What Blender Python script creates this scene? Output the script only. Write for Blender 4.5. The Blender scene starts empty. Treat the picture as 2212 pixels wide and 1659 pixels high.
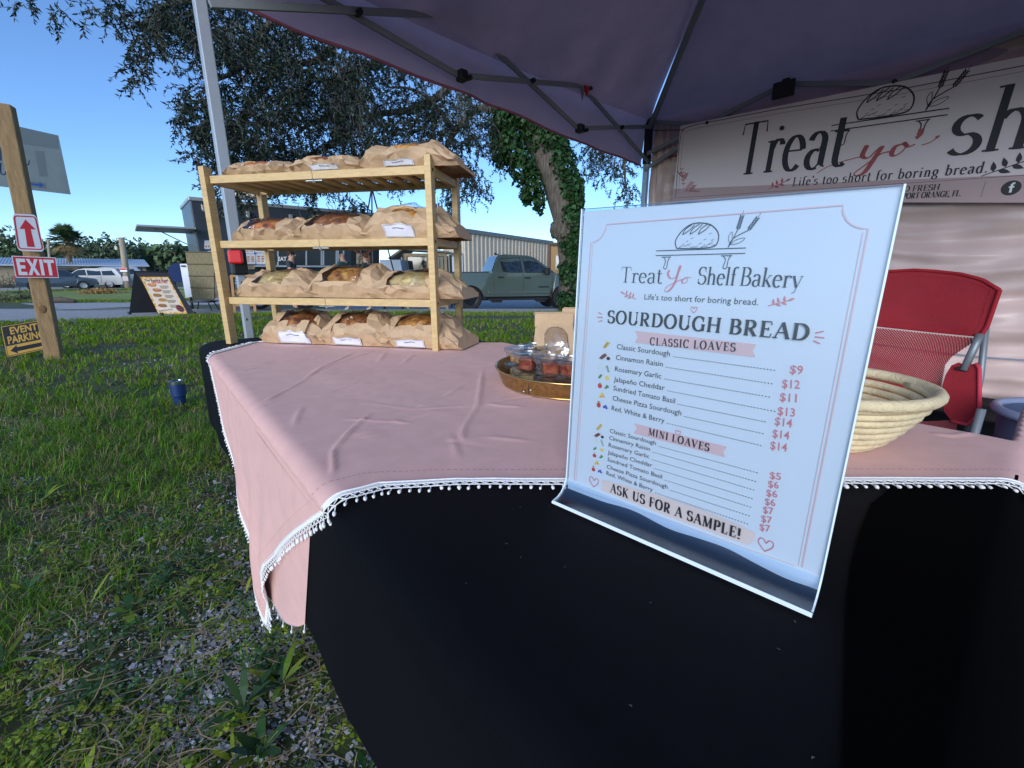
import bpy, bmesh, math, random
from mathutils import Vector, Matrix, noise
R = math.radians
sc = bpy.context.scene
COL = sc.collection
# ------------------------------------------------------------ camera, sky, sun, exposure
EYE = .9625; PW, PH, FP = 2212., 1659., 950.; TILT = R(14.35)
cam_d = bpy.data.cameras.new('camera'); cam = bpy.data.objects.new('camera', cam_d); COL.objects.link(cam)
cam.location = (0, 0, EYE); cam.rotation_euler = (R(90)-TILT, 0, 0)
cam_d.sensor_width = 36; cam_d.lens = FP/PW*36; cam_d.clip_start = .02; cam_d.clip_end = 2000
sc.camera = cam
SUN_EL, SUN_AZ = R(20), R(198)      # compass-like azimuth measured from +Y clockwise
w = bpy.data.worlds.new('World'); sc.world = w; w.use_nodes = True
nt = w.node_tree; nt.nodes.clear()
sky = nt.nodes.new('ShaderNodeTexSky'); sky.sky_type = 'NISHITA'; sky.sun_disc = False
sky.sun_elevation = SUN_EL; sky.sun_rotation = SUN_AZ; sky.air_density = .78; sky.dust_density = .1; sky.ozone_density = 5.5
bg = nt.nodes.new('ShaderNodeBackground'); bg.inputs[1].default_value = .085
wo = nt.nodes.new('ShaderNodeOutputWorld')
nt.links.new(sky.outputs[0], bg.inputs[0]); nt.links.new(bg.outputs[0], wo.inputs[0])
sun_d = bpy.data.lights.new('sun', 'SUN'); sun_d.energy = 1.1; sun_d.angle = R(40); sun_d.color = (1, .97, .93)
sun = bpy.data.objects.new('sun', sun_d); COL.objects.link(sun)
sd = Vector((math.sin(SUN_AZ)*math.cos(SUN_EL), math.cos(SUN_AZ)*math.cos(SUN_EL), math.sin(SUN_EL)))
sun.rotation_euler = (-sd).to_track_quat('-Z', 'Y').to_euler(); sun.location = (-20, -20, 30)
sc.view_settings.view_transform = 'Standard'; sc.view_settings.look = 'None'
sc.view_settings.exposure = 1.5; sc.view_settings.gamma = 1
# ------------------------------------------------------------ photo pixel -> place
FW = Vector((0, math.cos(TILT), -math.sin(TILT))); UP = Vector((0, math.sin(TILT), math.cos(TILT))); RT = Vector((1, 0, 0))
EYEV = Vector((0, 0, EYE))
def ray(x, y): return FW + RT*((x-PW/2)/FP) - UP*((y-PH/2)/FP)
def atz(x, y, z): r = ray(x, y); return EYEV + r*((z-EYE)/r.z)
def aty(x, y, Y): r = ray(x, y); return EYEV + r*(Y/r.y)
def onpl(x, y, P, n): r = ray(x, y); return EYEV + r*((P-EYEV).dot(n)/r.dot(n))
def atd(x, y, d): return EYEV + ray(x, y)*d
def ss(a, b, x):
    t = min(1, max(0, (x-a)/(b-a))); return t*t*(3-2*t)
def gz(x, y):
    return -.14*ss(7.5, 13, y) - .36*ss(13, 18, y)
def gp(px, py):                      # a pixel on the ground
    d = ray(px, py); t = .2              # first hit, marching outwards
    while t < 200:
        p = EYEV+d*t
        if p.z <= gz(p.x, p.y): break
        t += .004*t+.002
    p.z = gz(p.x, p.y); return p
def gy(px, Y):                       # ground point at depth Y under pixel column px (taken at the horizon)
    r = ray(px, 640); x = r.x/r.y*Y; return Vector((x, Y, gz(x, Y)))
def nz(p, s=1.0, o=0.0): return noise.noise(Vector((p[0]*s+o, p[1]*s+o*1.7, p[2]*s-o)))
# ------------------------------------------------------------ mesh builder
class MB:
    def __init__(s): s.v = []; s.f = []; s.m = []
    def add(s, vs, fs, m=0):
        b = len(s.v); s.v += [tuple(v) for v in vs]
        for f in fs: s.f.append(tuple(b+i for i in f)); s.m.append(m)
    def quad(s, a, b, c, d, m=0): s.add([a, b, c, d], [(0, 1, 2, 3)], m)
    def poly(s, pts, m=0): s.add(pts, [tuple(range(len(pts)))], m)
    def box(s, c, size, X=(1, 0, 0), Y=(0, 1, 0), Z=(0, 0, 1), bev=0, m=0):
        c = Vector(c); X = Vector(X); Y = Vector(Y); Z = Vector(Z); hx, hy, hz = [q/2 for q in size]
        if bev:
            bm = bmesh.new(); bmesh.ops.create_cube(bm, size=1)
            for v in bm.verts: v.co = Vector((v.co.x*2*hx, v.co.y*2*hy, v.co.z*2*hz))
            bmesh.ops.bevel(bm, geom=bm.edges[:], offset=bev, segments=2, profile=.5, affect='EDGES')
            bm.verts.index_update()
            s.add([c+X*v.co.x+Y*v.co.y+Z*v.co.z for v in bm.verts], [[v.index for v in f.verts] for f in bm.faces], m); bm.free(); return
        vs = [c+X*(hx*i)+Y*(hy*j)+Z*(hz*k) for i in (-1, 1) for j in (-1, 1) for k in (-1, 1)]
        s.add(vs, [(0, 1, 3, 2), (4, 6, 7, 5), (0, 4, 5, 1), (2, 3, 7, 6), (0, 2, 6, 4), (1, 5, 7, 3)], m)
    def beam(s, a, b, wd, hg, side=None, bev=0, m=0):
        a = Vector(a); b = Vector(b); Z = (b-a); L = Z.length; Z.normalize()
        X = Vector(side) if side is not None else Z.orthogonal(); X = (X - Z*X.dot(Z)).normalized(); Y = Z.cross(X)
        s.box((a+b)/2, (wd, hg, L), X, Y, Z, bev, m)
    def tube(s, pts, r, seg=10, cap=True, m=0):
        pts = [Vector(p) for p in pts]; n = len(pts); rs = r if isinstance(r, (list, tuple)) else [r]*n
        vs = []; prev = None
        for i, p in enumerate(pts):
            d = (pts[min(i+1, n-1)]-pts[max(i-1, 0)]).normalized()
            if prev is None: X = d.orthogonal().normalized()
            else:
                X = prev - d*prev.dot(d)
                X = X.normalized() if X.length > 1e-6 else d.orthogonal().normalized()
            prev = X; Yv = d.cross(X)
            vs += [p+(X*math.cos(a)+Yv*math.sin(a))*rs[i] for a in [2*math.pi*k/seg for k in range(seg)]]
        fs = [(i*seg+k, i*seg+(k+1) % seg, (i+1)*seg+(k+1) % seg, (i+1)*seg+k) for i in range(n-1) for k in range(seg)]
        if cap: fs += [tuple(range(seg))[::-1], tuple((n-1)*seg+k for k in range(seg))]
        s.add(vs, fs, m)
    def lathe(s, prof, seg=32, c=(0, 0, 0), X=(1, 0, 0), Y=(0, 1, 0), Z=(0, 0, 1), m=0, sx=1, sy=1):
        c = Vector(c); X = Vector(X); Y = Vector(Y); Z = Vector(Z); vs = []
        for r, z in prof: vs += [c+X*(r*sx*math.cos(a))+Y*(r*sy*math.sin(a))+Z*z for a in [2*math.pi*k/seg for k in range(seg)]]
        n = len(prof)
        s.add(vs, [(i*seg+k, i*seg+(k+1) % seg, (i+1)*seg+(k+1) % seg, (i+1)*seg+k) for i in range(n-1) for k in range(seg)], m)
    def grid(s, fn, nu, nv, m=0, skip=None):
        b = len(s.v)
        for j in range(nv+1):
            for i in range(nu+1): s.v.append(tuple(fn(i/nu, j/nv)))
        for j in range(nv):
            for i in range(nu):
                if skip and skip((i+.5)/nu, (j+.5)/nv): continue
                q = b+j*(nu+1)+i; s.f.append((q, q+1, q+nu+2, q+nu+1)); s.m.append(m)
    def prism(s, pts, off, m=0):         # closed outline pts extruded by vector off
        off = Vector(off); n = len(pts); a = [Vector(p) for p in pts]
        s.add(a+[p+off for p in a], [tuple(range(n))[::-1], tuple(range(n, 2*n))]+[(i, (i+1) % n, n+(i+1) % n, n+i) for i in range(n)], m)
    def ribbon(s, pts, wd, nrm, m=0):    # flat line of width wd (number or list) in the plane with normal nrm
        pts = [Vector(p) for p in pts]; n = len(pts); nrm = Vector(nrm)
        if n < 2: return
        ws = wd if isinstance(wd, (list, tuple)) else [wd]*n; vs = []
        for i, p in enumerate(pts):
            d = pts[min(i+1, n-1)]-pts[max(i-1, 0)]
            t = nrm.cross(d)
            t = t.normalized()*ws[i]/2 if t.length > 1e-12 else Vector((0, 0, 0)); vs += [p-t, p+t]
        s.add(vs, [(2*i, 2*i+2, 2*i+3, 2*i+1) for i in range(n-1)], m)
    def blob(s, c, r, sub=1, m=0, jit=0, X=(1, 0, 0), Y=(0, 1, 0), Z=(0, 0, 1), seed=0, js=3):
        bm = bmesh.new(); bmesh.ops.create_icosphere(bm, subdivisions=sub, radius=1); bm.verts.index_update(); c = Vector(c)
        X = Vector(X); Y = Vector(Y); Z = Vector(Z); vs = []
        for v in bm.verts:
            k = 1+jit*nz(v.co, js, seed+.37) if jit else 1; q = v.co*k; vs.append(c+X*q.x*r[0]+Y*q.y*r[1]+Z*q.z*r[2])
        s.add(vs, [[v.index for v in f.verts] for f in bm.faces], m); bm.free()
    def build(s, name, mats, parent=None, smooth=False, local=False):
        if not isinstance(mats, (list, tuple)): mats = [mats]
        off = Vector((0, 0, 0))
        if parent and not local:
            q = parent
            while q: off += q.location; q = q.parent
        me = bpy.data.meshes.new(name)
        vs = [(v[0]-off.x, v[1]-off.y, v[2]-off.z) for v in s.v] if off.length else s.v
        me.from_pydata(vs, [], s.f)
        for q in mats: me.materials.append(q)
        if len(mats) > 1: me.polygons.foreach_set('material_index', s.m)
        if smooth: me.polygons.foreach_set('use_smooth', [True]*len(me.polygons))
        me.update()
        o = bpy.data.objects.new(name, me); COL.objects.link(o)
        if parent: o.parent = parent
        return o
def smooth_by(o, deg=35):
    me = o.data; bm = bmesh.new(); bm.from_mesh(me)
    bmesh.ops.recalc_face_normals(bm, faces=bm.faces[:])
    for f in bm.faces: f.smooth = True
    for e in bm.edges:
        if len(e.link_faces) == 2 and e.calc_face_angle(0) > R(deg): e.smooth = False
    bm.to_mesh(me); bm.free(); return o
def tag(o, label, cat, group=None):
    o['label'] = label; o['category'] = cat
    if group: o['group'] = group
    return o
def thing(name, label, cat, loc=(0, 0, 0), group=None):
    o = bpy.data.objects.new(name, None); COL.objects.link(o); o.location = loc; o.empty_display_size = .1
    return tag(o, label, cat, group)
def struct(o): o['kind'] = 'structure'; return o
def stuff(o, label=None, cat=None):
    o['kind'] = 'stuff'
    if label: o['label'] = label; o['category'] = cat
    return o
def dup(root, loc=None, rotz=None, label=None):
    r = root.copy(); COL.objects.link(r)
    if loc is not None: r.location = loc
    if rotz is not None: r.rotation_euler = (0, 0, rotz)
    if label: r['label'] = label
    for ch in list(root.children):
        c = ch.copy(); COL.objects.link(c); c.parent = r
        for g in list(ch.children):
            d = g.copy(); COL.objects.link(d); d.parent = c
    return r
# ------------------------------------------------------------ materials
MATS = {}
def mat(name, col, rough=.6, metal=0., var=0., vs=8., bump=0., bs=80., spec=.5, sheen=0., island=0., coat=0., stretch=None, transl=0., detail=4):
    if name in MATS: return MATS[name]
    m = bpy.data.materials.new(name); m.use_nodes = True; t = m.node_tree; N = t.nodes; Lk = t.links.new
    b = N['Principled BSDF']; b.inputs['Roughness'].default_value = rough; b.inputs['Metallic'].default_value = metal
    b.inputs['Specular IOR Level'].default_value = spec; b.inputs['Base Color'].default_value = (*col, 1)
    if sheen: b.inputs['Sheen Weight'].default_value = sheen; b.inputs['Sheen Roughness'].default_value = .5
    if coat: b.inputs['Coat Weight'].default_value = coat; b.inputs['Coat Roughness'].default_value = .076
    tc = N.new('ShaderNodeTexCoord'); src = tc.outputs['Object']
    if stretch:
        mp = N.new('ShaderNodeMapping'); mp.inputs['Scale'].default_value = stretch; Lk(src, mp.inputs[0]); src = mp.outputs[0]
    out = None
    if var:
        n = N.new('ShaderNodeTexNoise'); n.inputs['Scale'].default_value = vs; n.inputs['Detail'].default_value = detail; n.inputs['Roughness'].default_value = .65; Lk(src, n.inputs['Vector'])
        r = N.new('ShaderNodeValToRGB'); r.color_ramp.elements[0].position = .28; r.color_ramp.elements[1].position = .72
        r.color_ramp.elements[0].color = (*[c*(1-var) for c in col], 1); r.color_ramp.elements[1].color = (*[min(1, c*(1+var)) for c in col], 1)
        Lk(n.outputs[0], r.inputs[0]); out = r.outputs[0]
    if island:
        g = N.new('ShaderNodeNewGeometry'); r2 = N.new('ShaderNodeMapRange'); r2.inputs[3].default_value = 1-island; r2.inputs[4].default_value = 1+island; Lk(g.outputs['Random Per Island'], r2.inputs[0])
        h = N.new('ShaderNodeHueSaturation'); Lk(r2.outputs[0], h.inputs['Value'])
        mr = N.new('ShaderNodeMapRange'); mr.inputs[3].default_value = .47; mr.inputs[4].default_value = .53
        w2 = N.new('ShaderNodeTexWhiteNoise'); w2.noise_dimensions = '1D'; Lk(g.outputs['Random Per Island'], w2.inputs['W']); Lk(w2.outputs[0], mr.inputs[0]); Lk(mr.outputs[0], h.inputs['Hue'])
        if out: Lk(out, h.inputs['Color'])
        else: h.inputs['Color'].default_value = (*col, 1)
        out = h.outputs[0]
    if out: Lk(out, b.inputs['Base Color'])
    if bump:
        n2 = N.new('ShaderNodeTexNoise'); n2.inputs['Scale'].default_value = bs; n2.inputs['Detail'].default_value = 4; Lk(src, n2.inputs['Vector'])
        bp = N.new('ShaderNodeBump'); bp.inputs['Strength'].default_value = bump; bp.inputs['Distance'].default_value = .01; Lk(n2.outputs[0], bp.inputs['Height']); Lk(bp.outputs[0], b.inputs['Normal'])
    if transl:
        tr = N.new('ShaderNodeBsdfTranslucent'); mx = N.new('ShaderNodeMixShader'); mx.inputs[0].default_value = transl
        if out: Lk(out, tr.inputs[0])
        else: tr.inputs[0].default_value = (*col, 1)
        Lk(b.outputs[0], mx.inputs[1]); Lk(tr.outputs[0], mx.inputs[2]); Lk(mx.outputs[0], N['Material Output'].inputs[0])
    MATS[name] = m; return m
def film(name, tint=(1, 1, 1), gloss=.12, rough=.06, edge=.6, bump=0, bs=30):
    if name in MATS: return MATS[name]
    m = bpy.data.materials.new(name); m.use_nodes = True; t = m.node_tree; N = t.nodes; Lk = t.links.new; N.remove(N['Principled BSDF'])
    tr = N.new('ShaderNodeBsdfTransparent'); tr.inputs[0].default_value = (*tint, 1)
    gl = N.new('ShaderNodeBsdfGlossy'); gl.inputs['Roughness'].default_value = rough
    lw = N.new('ShaderNodeLayerWeight'); lw.inputs[0].default_value = .25
    mr = N.new('ShaderNodeMapRange'); mr.inputs[3].default_value = gloss; mr.inputs[4].default_value = edge; Lk(lw.outputs['Facing'], mr.inputs[0])
    mx = N.new('ShaderNodeMixShader'); Lk(mr.outputs[0], mx.inputs[0]); Lk(tr.outputs[0], mx.inputs[1]); Lk(gl.outputs[0], mx.inputs[2]); Lk(mx.outputs[0], N['Material Output'].inputs[0])
    if bump:
        tc = N.new('ShaderNodeTexCoord'); n2 = N.new('ShaderNodeTexNoise'); n2.inputs['Scale'].default_value = bs; Lk(tc.outputs['Object'], n2.inputs[0])
        bp = N.new('ShaderNodeBump'); bp.inputs['Strength'].default_value = bump; bp.inputs['Distance'].default_value = .02; Lk(n2.outputs[0], bp.inputs['Height']); Lk(bp.outputs[0], gl.inputs['Normal']); Lk(bp.outputs[0], lw.inputs['Normal'])
    MATS[name] = m; return m
def ramp_mat(name, scale, stops, rough=.8, stretch=None, kind='noise', bump=.3, detail=6, metal=0, dist=.01, rgh=.6):
    if name in MATS: return MATS[name]
    m = bpy.data.materials.new(name); m.use_nodes = True; t = m.node_tree; N = t.nodes; Lk = t.links.new; b = N['Principled BSDF']
    b.inputs['Roughness'].default_value = rough; b.inputs['Metallic'].default_value = metal
    tc = N.new('ShaderNodeTexCoord'); src = tc.outputs['Object']
    if stretch:
        mp = N.new('ShaderNodeMapping'); mp.inputs['Scale'].default_value = stretch; Lk(src, mp.inputs[0]); src = mp.outputs[0]
    if kind == 'noise':
        n = N.new('ShaderNodeTexNoise'); n.inputs['Scale'].default_value = scale; n.inputs['Detail'].default_value = detail; n.inputs['Roughness'].default_value = rgh
    else:
        n = N.new('ShaderNodeTexVoronoi'); n.inputs['Scale'].default_value = scale
    Lk(src, n.inputs['Vector']); r = N.new('ShaderNodeValToRGB'); e = r.color_ramp.elements
    e[0].position, e[0].color = stops[0][0], (*stops[0][1], 1); e[1].position, e[1].color = stops[-1][0], (*stops[-1][1], 1)
    for p, c in stops[1:-1]: q = e.new(p); q.color = (*c, 1)
    Lk(n.outputs[0], r.inputs[0]); Lk(r.outputs[0], b.inputs['Base Color'])
    if bump:
        bp = N.new('ShaderNodeBump'); bp.inputs['Strength'].default_value = bump; bp.inputs['Distance'].default_value = dist; Lk(n.outputs[0], bp.inputs['Height']); Lk(bp.outputs[0], b.inputs['Normal'])
    MATS[name] = m; return m
BLACKINK = mat('black ink', (.015, .015, .02), .5); PINKINK = mat('pink ink', (.62, .2, .22), .5); PALEPINK = mat('pale pink print', (.72, .47, .46), .6)
REDINK = mat('red ink', (.55, .05, .06), .5); WHITEP = mat('white print', (.8, .8, .8), .5)
# ------------------------------------------------------------ lettering
def arc(cx, cy, rx, ry, a0, a1, n=12): return [(cx+rx*math.cos(R(a0+(a1-a0)*i/n)), cy+ry*math.sin(R(a0+(a1-a0)*i/n))) for i in range(n+1)]
def stem(x, y0=0, y1=1, s0=1, s1=1):
    r = [([(x, y0), (x, y1)], 'k')]
    if s0: r.append(([(x-.13, y0+.02), (x+.13, y0+.02)], 's'))
    if s1: r.append(([(x-.13, y1-.02), (x+.13, y1-.02)], 's'))
    return r
def sf(x, y, h=.12): return ([(x-h, y), (x+h, y)], 's')
O_ = lambda cx, cy, rx, ry: (arc(cx, cy, rx, ry, 90, 450, 24), 'd')
S_ = lambda w, h: (arc(w*.5, h*.74, w*.36, h*.24, 35, 180, 8)+arc(w*.5, h*.74, w*.36, h*.24, 180, 262, 5)[1:]+arc(w*.5, h*.26, w*.4, h*.26, 82, -30, 8)+arc(w*.5, h*.26, w*.4, h*.26, -30, -150, 8)[1:], 'd')
GL = {
 'A': (.84, [([(.1, 0), (.42, 1)], 't'), ([(.42, 1), (.74, 0)], 'k'), ([(.21, .36), (.62, .36)], 't'), sf(.1, .02), sf(.74, .02)]),
 'B': (.76, stem(.19)+[([(.19, .98), (.38, .98)]+arc(.38, .75, .21, .23, 90, -90)+[(.19, .52)], 'd'), ([(.19, .52), (.4, .52)]+arc(.4, .27, .26, .25, 90, -90)+[(.19, .02)], 'd')]),
 'C': (.8, [(arc(.45, .5, .35, .5, 42, 318, 20), 'd'), ([(.71, .64), (.71, .98)], 't')]),
 'D': (.86, stem(.19)+[([(.19, .98), (.38, .98)]+arc(.38, .5, .38, .48, 90, -90)+[(.19, .02)], 'd')]),
 'E': (.7, stem(.19)+[([(.19, .98), (.6, .98), (.62, .78)], 't'), ([(.19, .52), (.48, .52)], 't'), ([(.48, .42), (.48, .62)], 't'), ([(.19, .02), (.62, .02), (.65, .24)], 't')]),
 'F': (.66, stem(.19)+[([(.19, .98), (.6, .98), (.62, .78)], 't'), ([(.19, .52), (.48, .52)], 't'), ([(.48, .42), (.48, .62)], 't')]),
 'G': (.86, [(arc(.45, .5, .35, .5, 42, 320, 20), 'd'), ([(.71, .64), (.71, .98)], 't'), ([(.72, .02), (.72, .44)], 'k'), sf(.72, .45)]),
 'H': (.92, stem(.19)+stem(.73)+[([(.19, .5), (.73, .5)], 't')]),
 'I': (.38, stem(.19)),
 'K': (.84, stem(.19)+[([(.19, .42), (.66, .98)], 't'), ([(.34, .58), (.7, .0)], 'k'), sf(.66, .98, .1), sf(.72, .02, .1)]),
 'L': (.68, stem(.19)+[([(.19, .02), (.6, .02), (.63, .26)], 't')]),
 'M': (1.02, [([(.14, 0), (.18, 1)], 't'), ([(.18, 1), (.5, .04)], 'k'), ([(.5, .04), (.82, 1)], 't'), ([(.84, 1), (.86, 0)], 'k'), sf(.14, .02), sf(.86, .02), sf(.12, .98, .08), sf(.9, .98, .08)]),
 'N': (.88, [([(.18, 0), (.18, 1)], 't'), ([(.18, 1), (.72, 0)], 'k'), ([(.72, 0), (.72, 1)], 't'), sf(.18, .02), sf(.72, .98), sf(.13, .98, .08)]),
 'O': (.9, [O_(.45, .5, .36, .51)]),
 'P': (.7, stem(.19)+[([(.19, .98), (.38, .98)]+arc(.38, .71, .24, .27, 90, -90)+[(.19, .44)], 'd')]),
 'R': (.82, stem(.19)+[([(.19, .98), (.38, .98)]+arc(.38, .73, .23, .25, 90, -90)+[(.19, .48)], 'd'), ([(.38, .48), (.66, 0)], 'k'), sf(.7, .02, .08)]),
 'S': (.64, [S_(.64, 1), ([(.53, .7), (.53, .98)], 't'), ([(.09, .02), (.09, .32)], 't')]),
 'T': (.78, stem(.39, 0, 1, 1, 0)+[([(.06, .78), (.08, .98), (.7, .98), (.72, .78)], 't')]),
 'U': (.88, [([(.19, 1), (.19, .32)]+arc(.45, .32, .26, .32, 180, 360)[1:], 'd'), ([(.71, .3), (.71, 1)], 't'), ([(.19, 1), (.19, .34)], 'k'), sf(.19, .98), sf(.71, .98, .1)]),
 'V': (.82, [([(.1, 1), (.42, 0)], 'k'), ([(.42, 0), (.74, 1)], 't'), sf(.1, .98), sf(.74, .98, .1)]),
 'Y': (.8, [([(.1, 1), (.4, .5)], 'k'), ([(.4, .5), (.7, 1)], 't'), ([(.4, 0), (.4, .5)], 'k'), sf(.4, .02), sf(.1, .98), sf(.7, .98, .1)]),
 '!': (.34, [([(.17, 1), (.17, .3)], 'k'), ([(.17, .0), (.17, .12)], 'k')]),
 ',': (.26, [([(.13, .1), (.13, .02), (.06, -.14)], 'd')]), '.': (.26, [([(.13, 0), (.13, .11)], 'k')]), "'": (.2, [([(.12, 1), (.08, .78)], 'd')]),
 'a': (.56, [([(.1, .5)]+arc(.26, .48, .16, .15, 160, 0, 8)+[(.42, .05)], 'd'), (arc(.25, .16, .17, .17, 60, 300, 12), 'd'), ([(.33, .36), (.42, .37)], 't'), ([(.32, .02), (.42, .14)], 't'), ([(.42, .05), (.52, .02)], 't')]),
 'b': (.64, [([(.16, 0), (.16, 1)], 'k'), sf(.1, .98, .07), (arc(.34, .31, .22, .31, 130, -130, 14), 'd')]),
 'd': (.64, [([(.48, 0), (.48, 1)], 'k'), sf(.42, .98, .07), sf(.55, .02, .06), (arc(.3, .31, .22, .31, 50, 310, 14), 'd')]),
 'e': (.56, [([(.08, .36), (.47, .36)], 't'), (arc(.28, .31, .21, .31, 10, 315, 18), 'd')]),
 'f': (.4, [([(.18, 0), (.18, .8)]+arc(.34, .8, .16, .2, 180, 50, 6)[1:], 'd'), ([(.05, .6), (.33, .6)], 't'), sf(.18, .02, .11)]),
 'g': (.6, [(arc(.27, .38, .19, .23, 90, 450, 18), 'd'), ([(.4, .55), (.54, .6)], 't'), ([(.16, .2), (.12, .1), (.3, .06)], 't'), (arc(.28, -.1, .22, .16, 80, 440, 16), 'd')]),
 'h': (.68, [([(.16, 0), (.16, 1)], 'k'), sf(.1, .98, .07), sf(.16, .02, .11), (arc(.34, .4, .17, .21, 150, 0, 8)+[(.51, 0)], 'd'), sf(.51, .02, .11)]),
 'i': (.34, [([(.17, 0), (.17, .6)], 'k'), sf(.17, .02, .11), sf(.12, .58, .06), ([(.17, .8), (.17, .9)], 'k')]),
 'k': (.64, [([(.16, 0), (.16, 1)], 'k'), sf(.1, .98, .07), sf(.16, .02, .1), ([(.16, .24), (.48, .6)], 't'), ([(.27, .36), (.54, 0)], 'k'), sf(.48, .59, .09), sf(.56, .02, .07)]),
 'l': (.32, [([(.16, 0), (.16, 1)], 'k'), sf(.1, .98, .07), sf(.16, .02, .11)]),
 'n': (.68, [([(.16, 0), (.16, .6)], 'k'), sf(.1, .58, .07), sf(.16, .02, .11), (arc(.34, .4, .17, .21, 150, 0, 8)+[(.51, 0)], 'd'), sf(.51, .02, .11)]),
 'o': (.62, [O_(.31, .31, .24, .32)]),
 'r': (.48, [([(.16, 0), (.16, .6)], 'k'), sf(.1, .58, .07), sf(.16, .02, .12), (arc(.32, .42, .15, .18, 170, 45, 6), 'd'), ([(.42, .5), (.42, .56)], 'k')]),
 's': (.48, [S_(.48, .62)]),
 't': (.4, [([(.18, .82), (.18, .14)]+arc(.3, .14, .12, .14, 180, 320, 6)[1:], 'd'), ([(.05, .6), (.36, .6)], 't')]),
 'y': (.6, [([(.1, .6), (.32, .02)], 'k'), ([(.54, .6), (.26, -.2), (.12, -.28)], 't'), sf(.1, .59, .09), sf(.52, .59, .08)]),
 ' ': (.32, []),
}
def serif(mb, txt, place, length, height, thick=.15, thin=.045, track=0., m=0, nrm=None):
    """place(x, y) -> point in the plane; the text fills 'length' metres, capitals 'height' metres"""
    adv = [GL[c][0]+track for c in txt]; k = length/(sum(adv)-track); x0 = 0; q = 0
    for c, a in zip(txt, adv):
        for pts, md in GL[c][1]:
            n = len(pts); ws = []
            for i in range(n):
                dx = (pts[min(i+1, n-1)][0]-pts[max(i-1, 0)][0])*k; dy = (pts[min(i+1, n-1)][1]-pts[max(i-1, 0)][1])*height
                l = math.hypot(dx, dy) or 1
                ws.append(height*(thick if md == 'k' else thin if md in 'ts' else thin+(thick*1.05-thin)*abs(dy)/l))
            q += 1
            P = [place((x0+p[0])*k, p[1]*height, q) for p in pts]
            mb.ribbon(P, ws, nrm, m)
        x0 += a
def sans(mb, txt, place, length=None, height=.01, bold=0., m=0, shear=0.):
    cu = bpy.data.curves.new('t', 'FONT'); cu.body = txt; cu.size = 1; cu.resolution_u = 2; cu.offset = bold; cu.shear = shear
    o = bpy.data.objects.new('t', cu); COL.objects.link(o)
    dg = bpy.context.evaluated_depsgraph_get(); me = bpy.data.meshes.new_from_object(o.evaluated_get(dg))
    xs = [v.co.x for v in me.vertices] or [0, 1]; x0, x1 = min(xs), max(xs); kx = length/(x1-x0) if length else height/.69; ky = height/.69
    mb.add([place((v.co.x-x0)*kx, v.co.y*ky, 1) for v in me.vertices], [tuple(p.vertices) for p in me.polygons], m)
    bpy.data.objects.remove(o); bpy.data.curves.remove(cu); bpy.data.meshes.remove(me)
    return length or (x1-x0)*kx
class Plane:                            # a flat sheet in space: origin O, unit axes U (right) V (up), normal N towards the viewer
    def __init__(s, O, U, V, lift=.0006):
        s.O = Vector(O); s.U = Vector(U).normalized(); s.V = Vector(V).normalized(); s.N = s.U.cross(s.V).normalized(); s.lift = lift
    def uv(s, px, py): p = onpl(px, py, s.O, s.N)-s.O; return (p.dot(s.U), p.dot(s.V))
    def p(s, u, v, q=0): return s.O+s.U*u+s.V*v+s.N*(s.lift+q*.00002)
    def pt(s, px, py, q=0): return s.p(*s.uv(px, py), q)
    def line(s, a, b):                  # placing function along the baseline a -> b (uv), and its length
        du, dv = b[0]-a[0], b[1]-a[1]; L = math.hypot(du, dv); c, sn = du/L, dv/L
        return (lambda x, y, q=0: s.p(a[0]+x*c-y*sn, a[1]+x*sn+y*c, q)), L
def crom(pts, n=6):
    out = []
    for i in range(len(pts)-1):
        p0, p1, p2, p3 = pts[max(i-1, 0)], pts[i], pts[i+1], pts[min(i+2, len(pts)-1)]
        for k in range(n):
            t = k/n; out.append(tuple(.5*((2*p1[j])+(-p0[j]+p2[j])*t+(2*p0[j]-5*p1[j]+4*p2[j]-p3[j])*t*t+(-p0[j]+3*p1[j]-3*p2[j]+p3[j])*t**3) for j in range(len(p1))))
    out.append(tuple(pts[-1])); return out
def script_stroke(mb, P, pts, w0, nrm, m=0):     # brush-like line, thicker on down strokes
    c = crom(pts, 6); n = len(c); ws = []
    for i in range(n):
        dx = c[min(i+1, n-1)][0]-c[max(i-1, 0)][0]; dy = c[min(i+1, n-1)][1]-c[max(i-1, 0)][1]; l = math.hypot(dx, dy) or 1
        ws.append(w0*(.35+.9*max(0, -dy/l)))
    mb.ribbon([P(*q) for q in c], ws, nrm, m)
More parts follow.
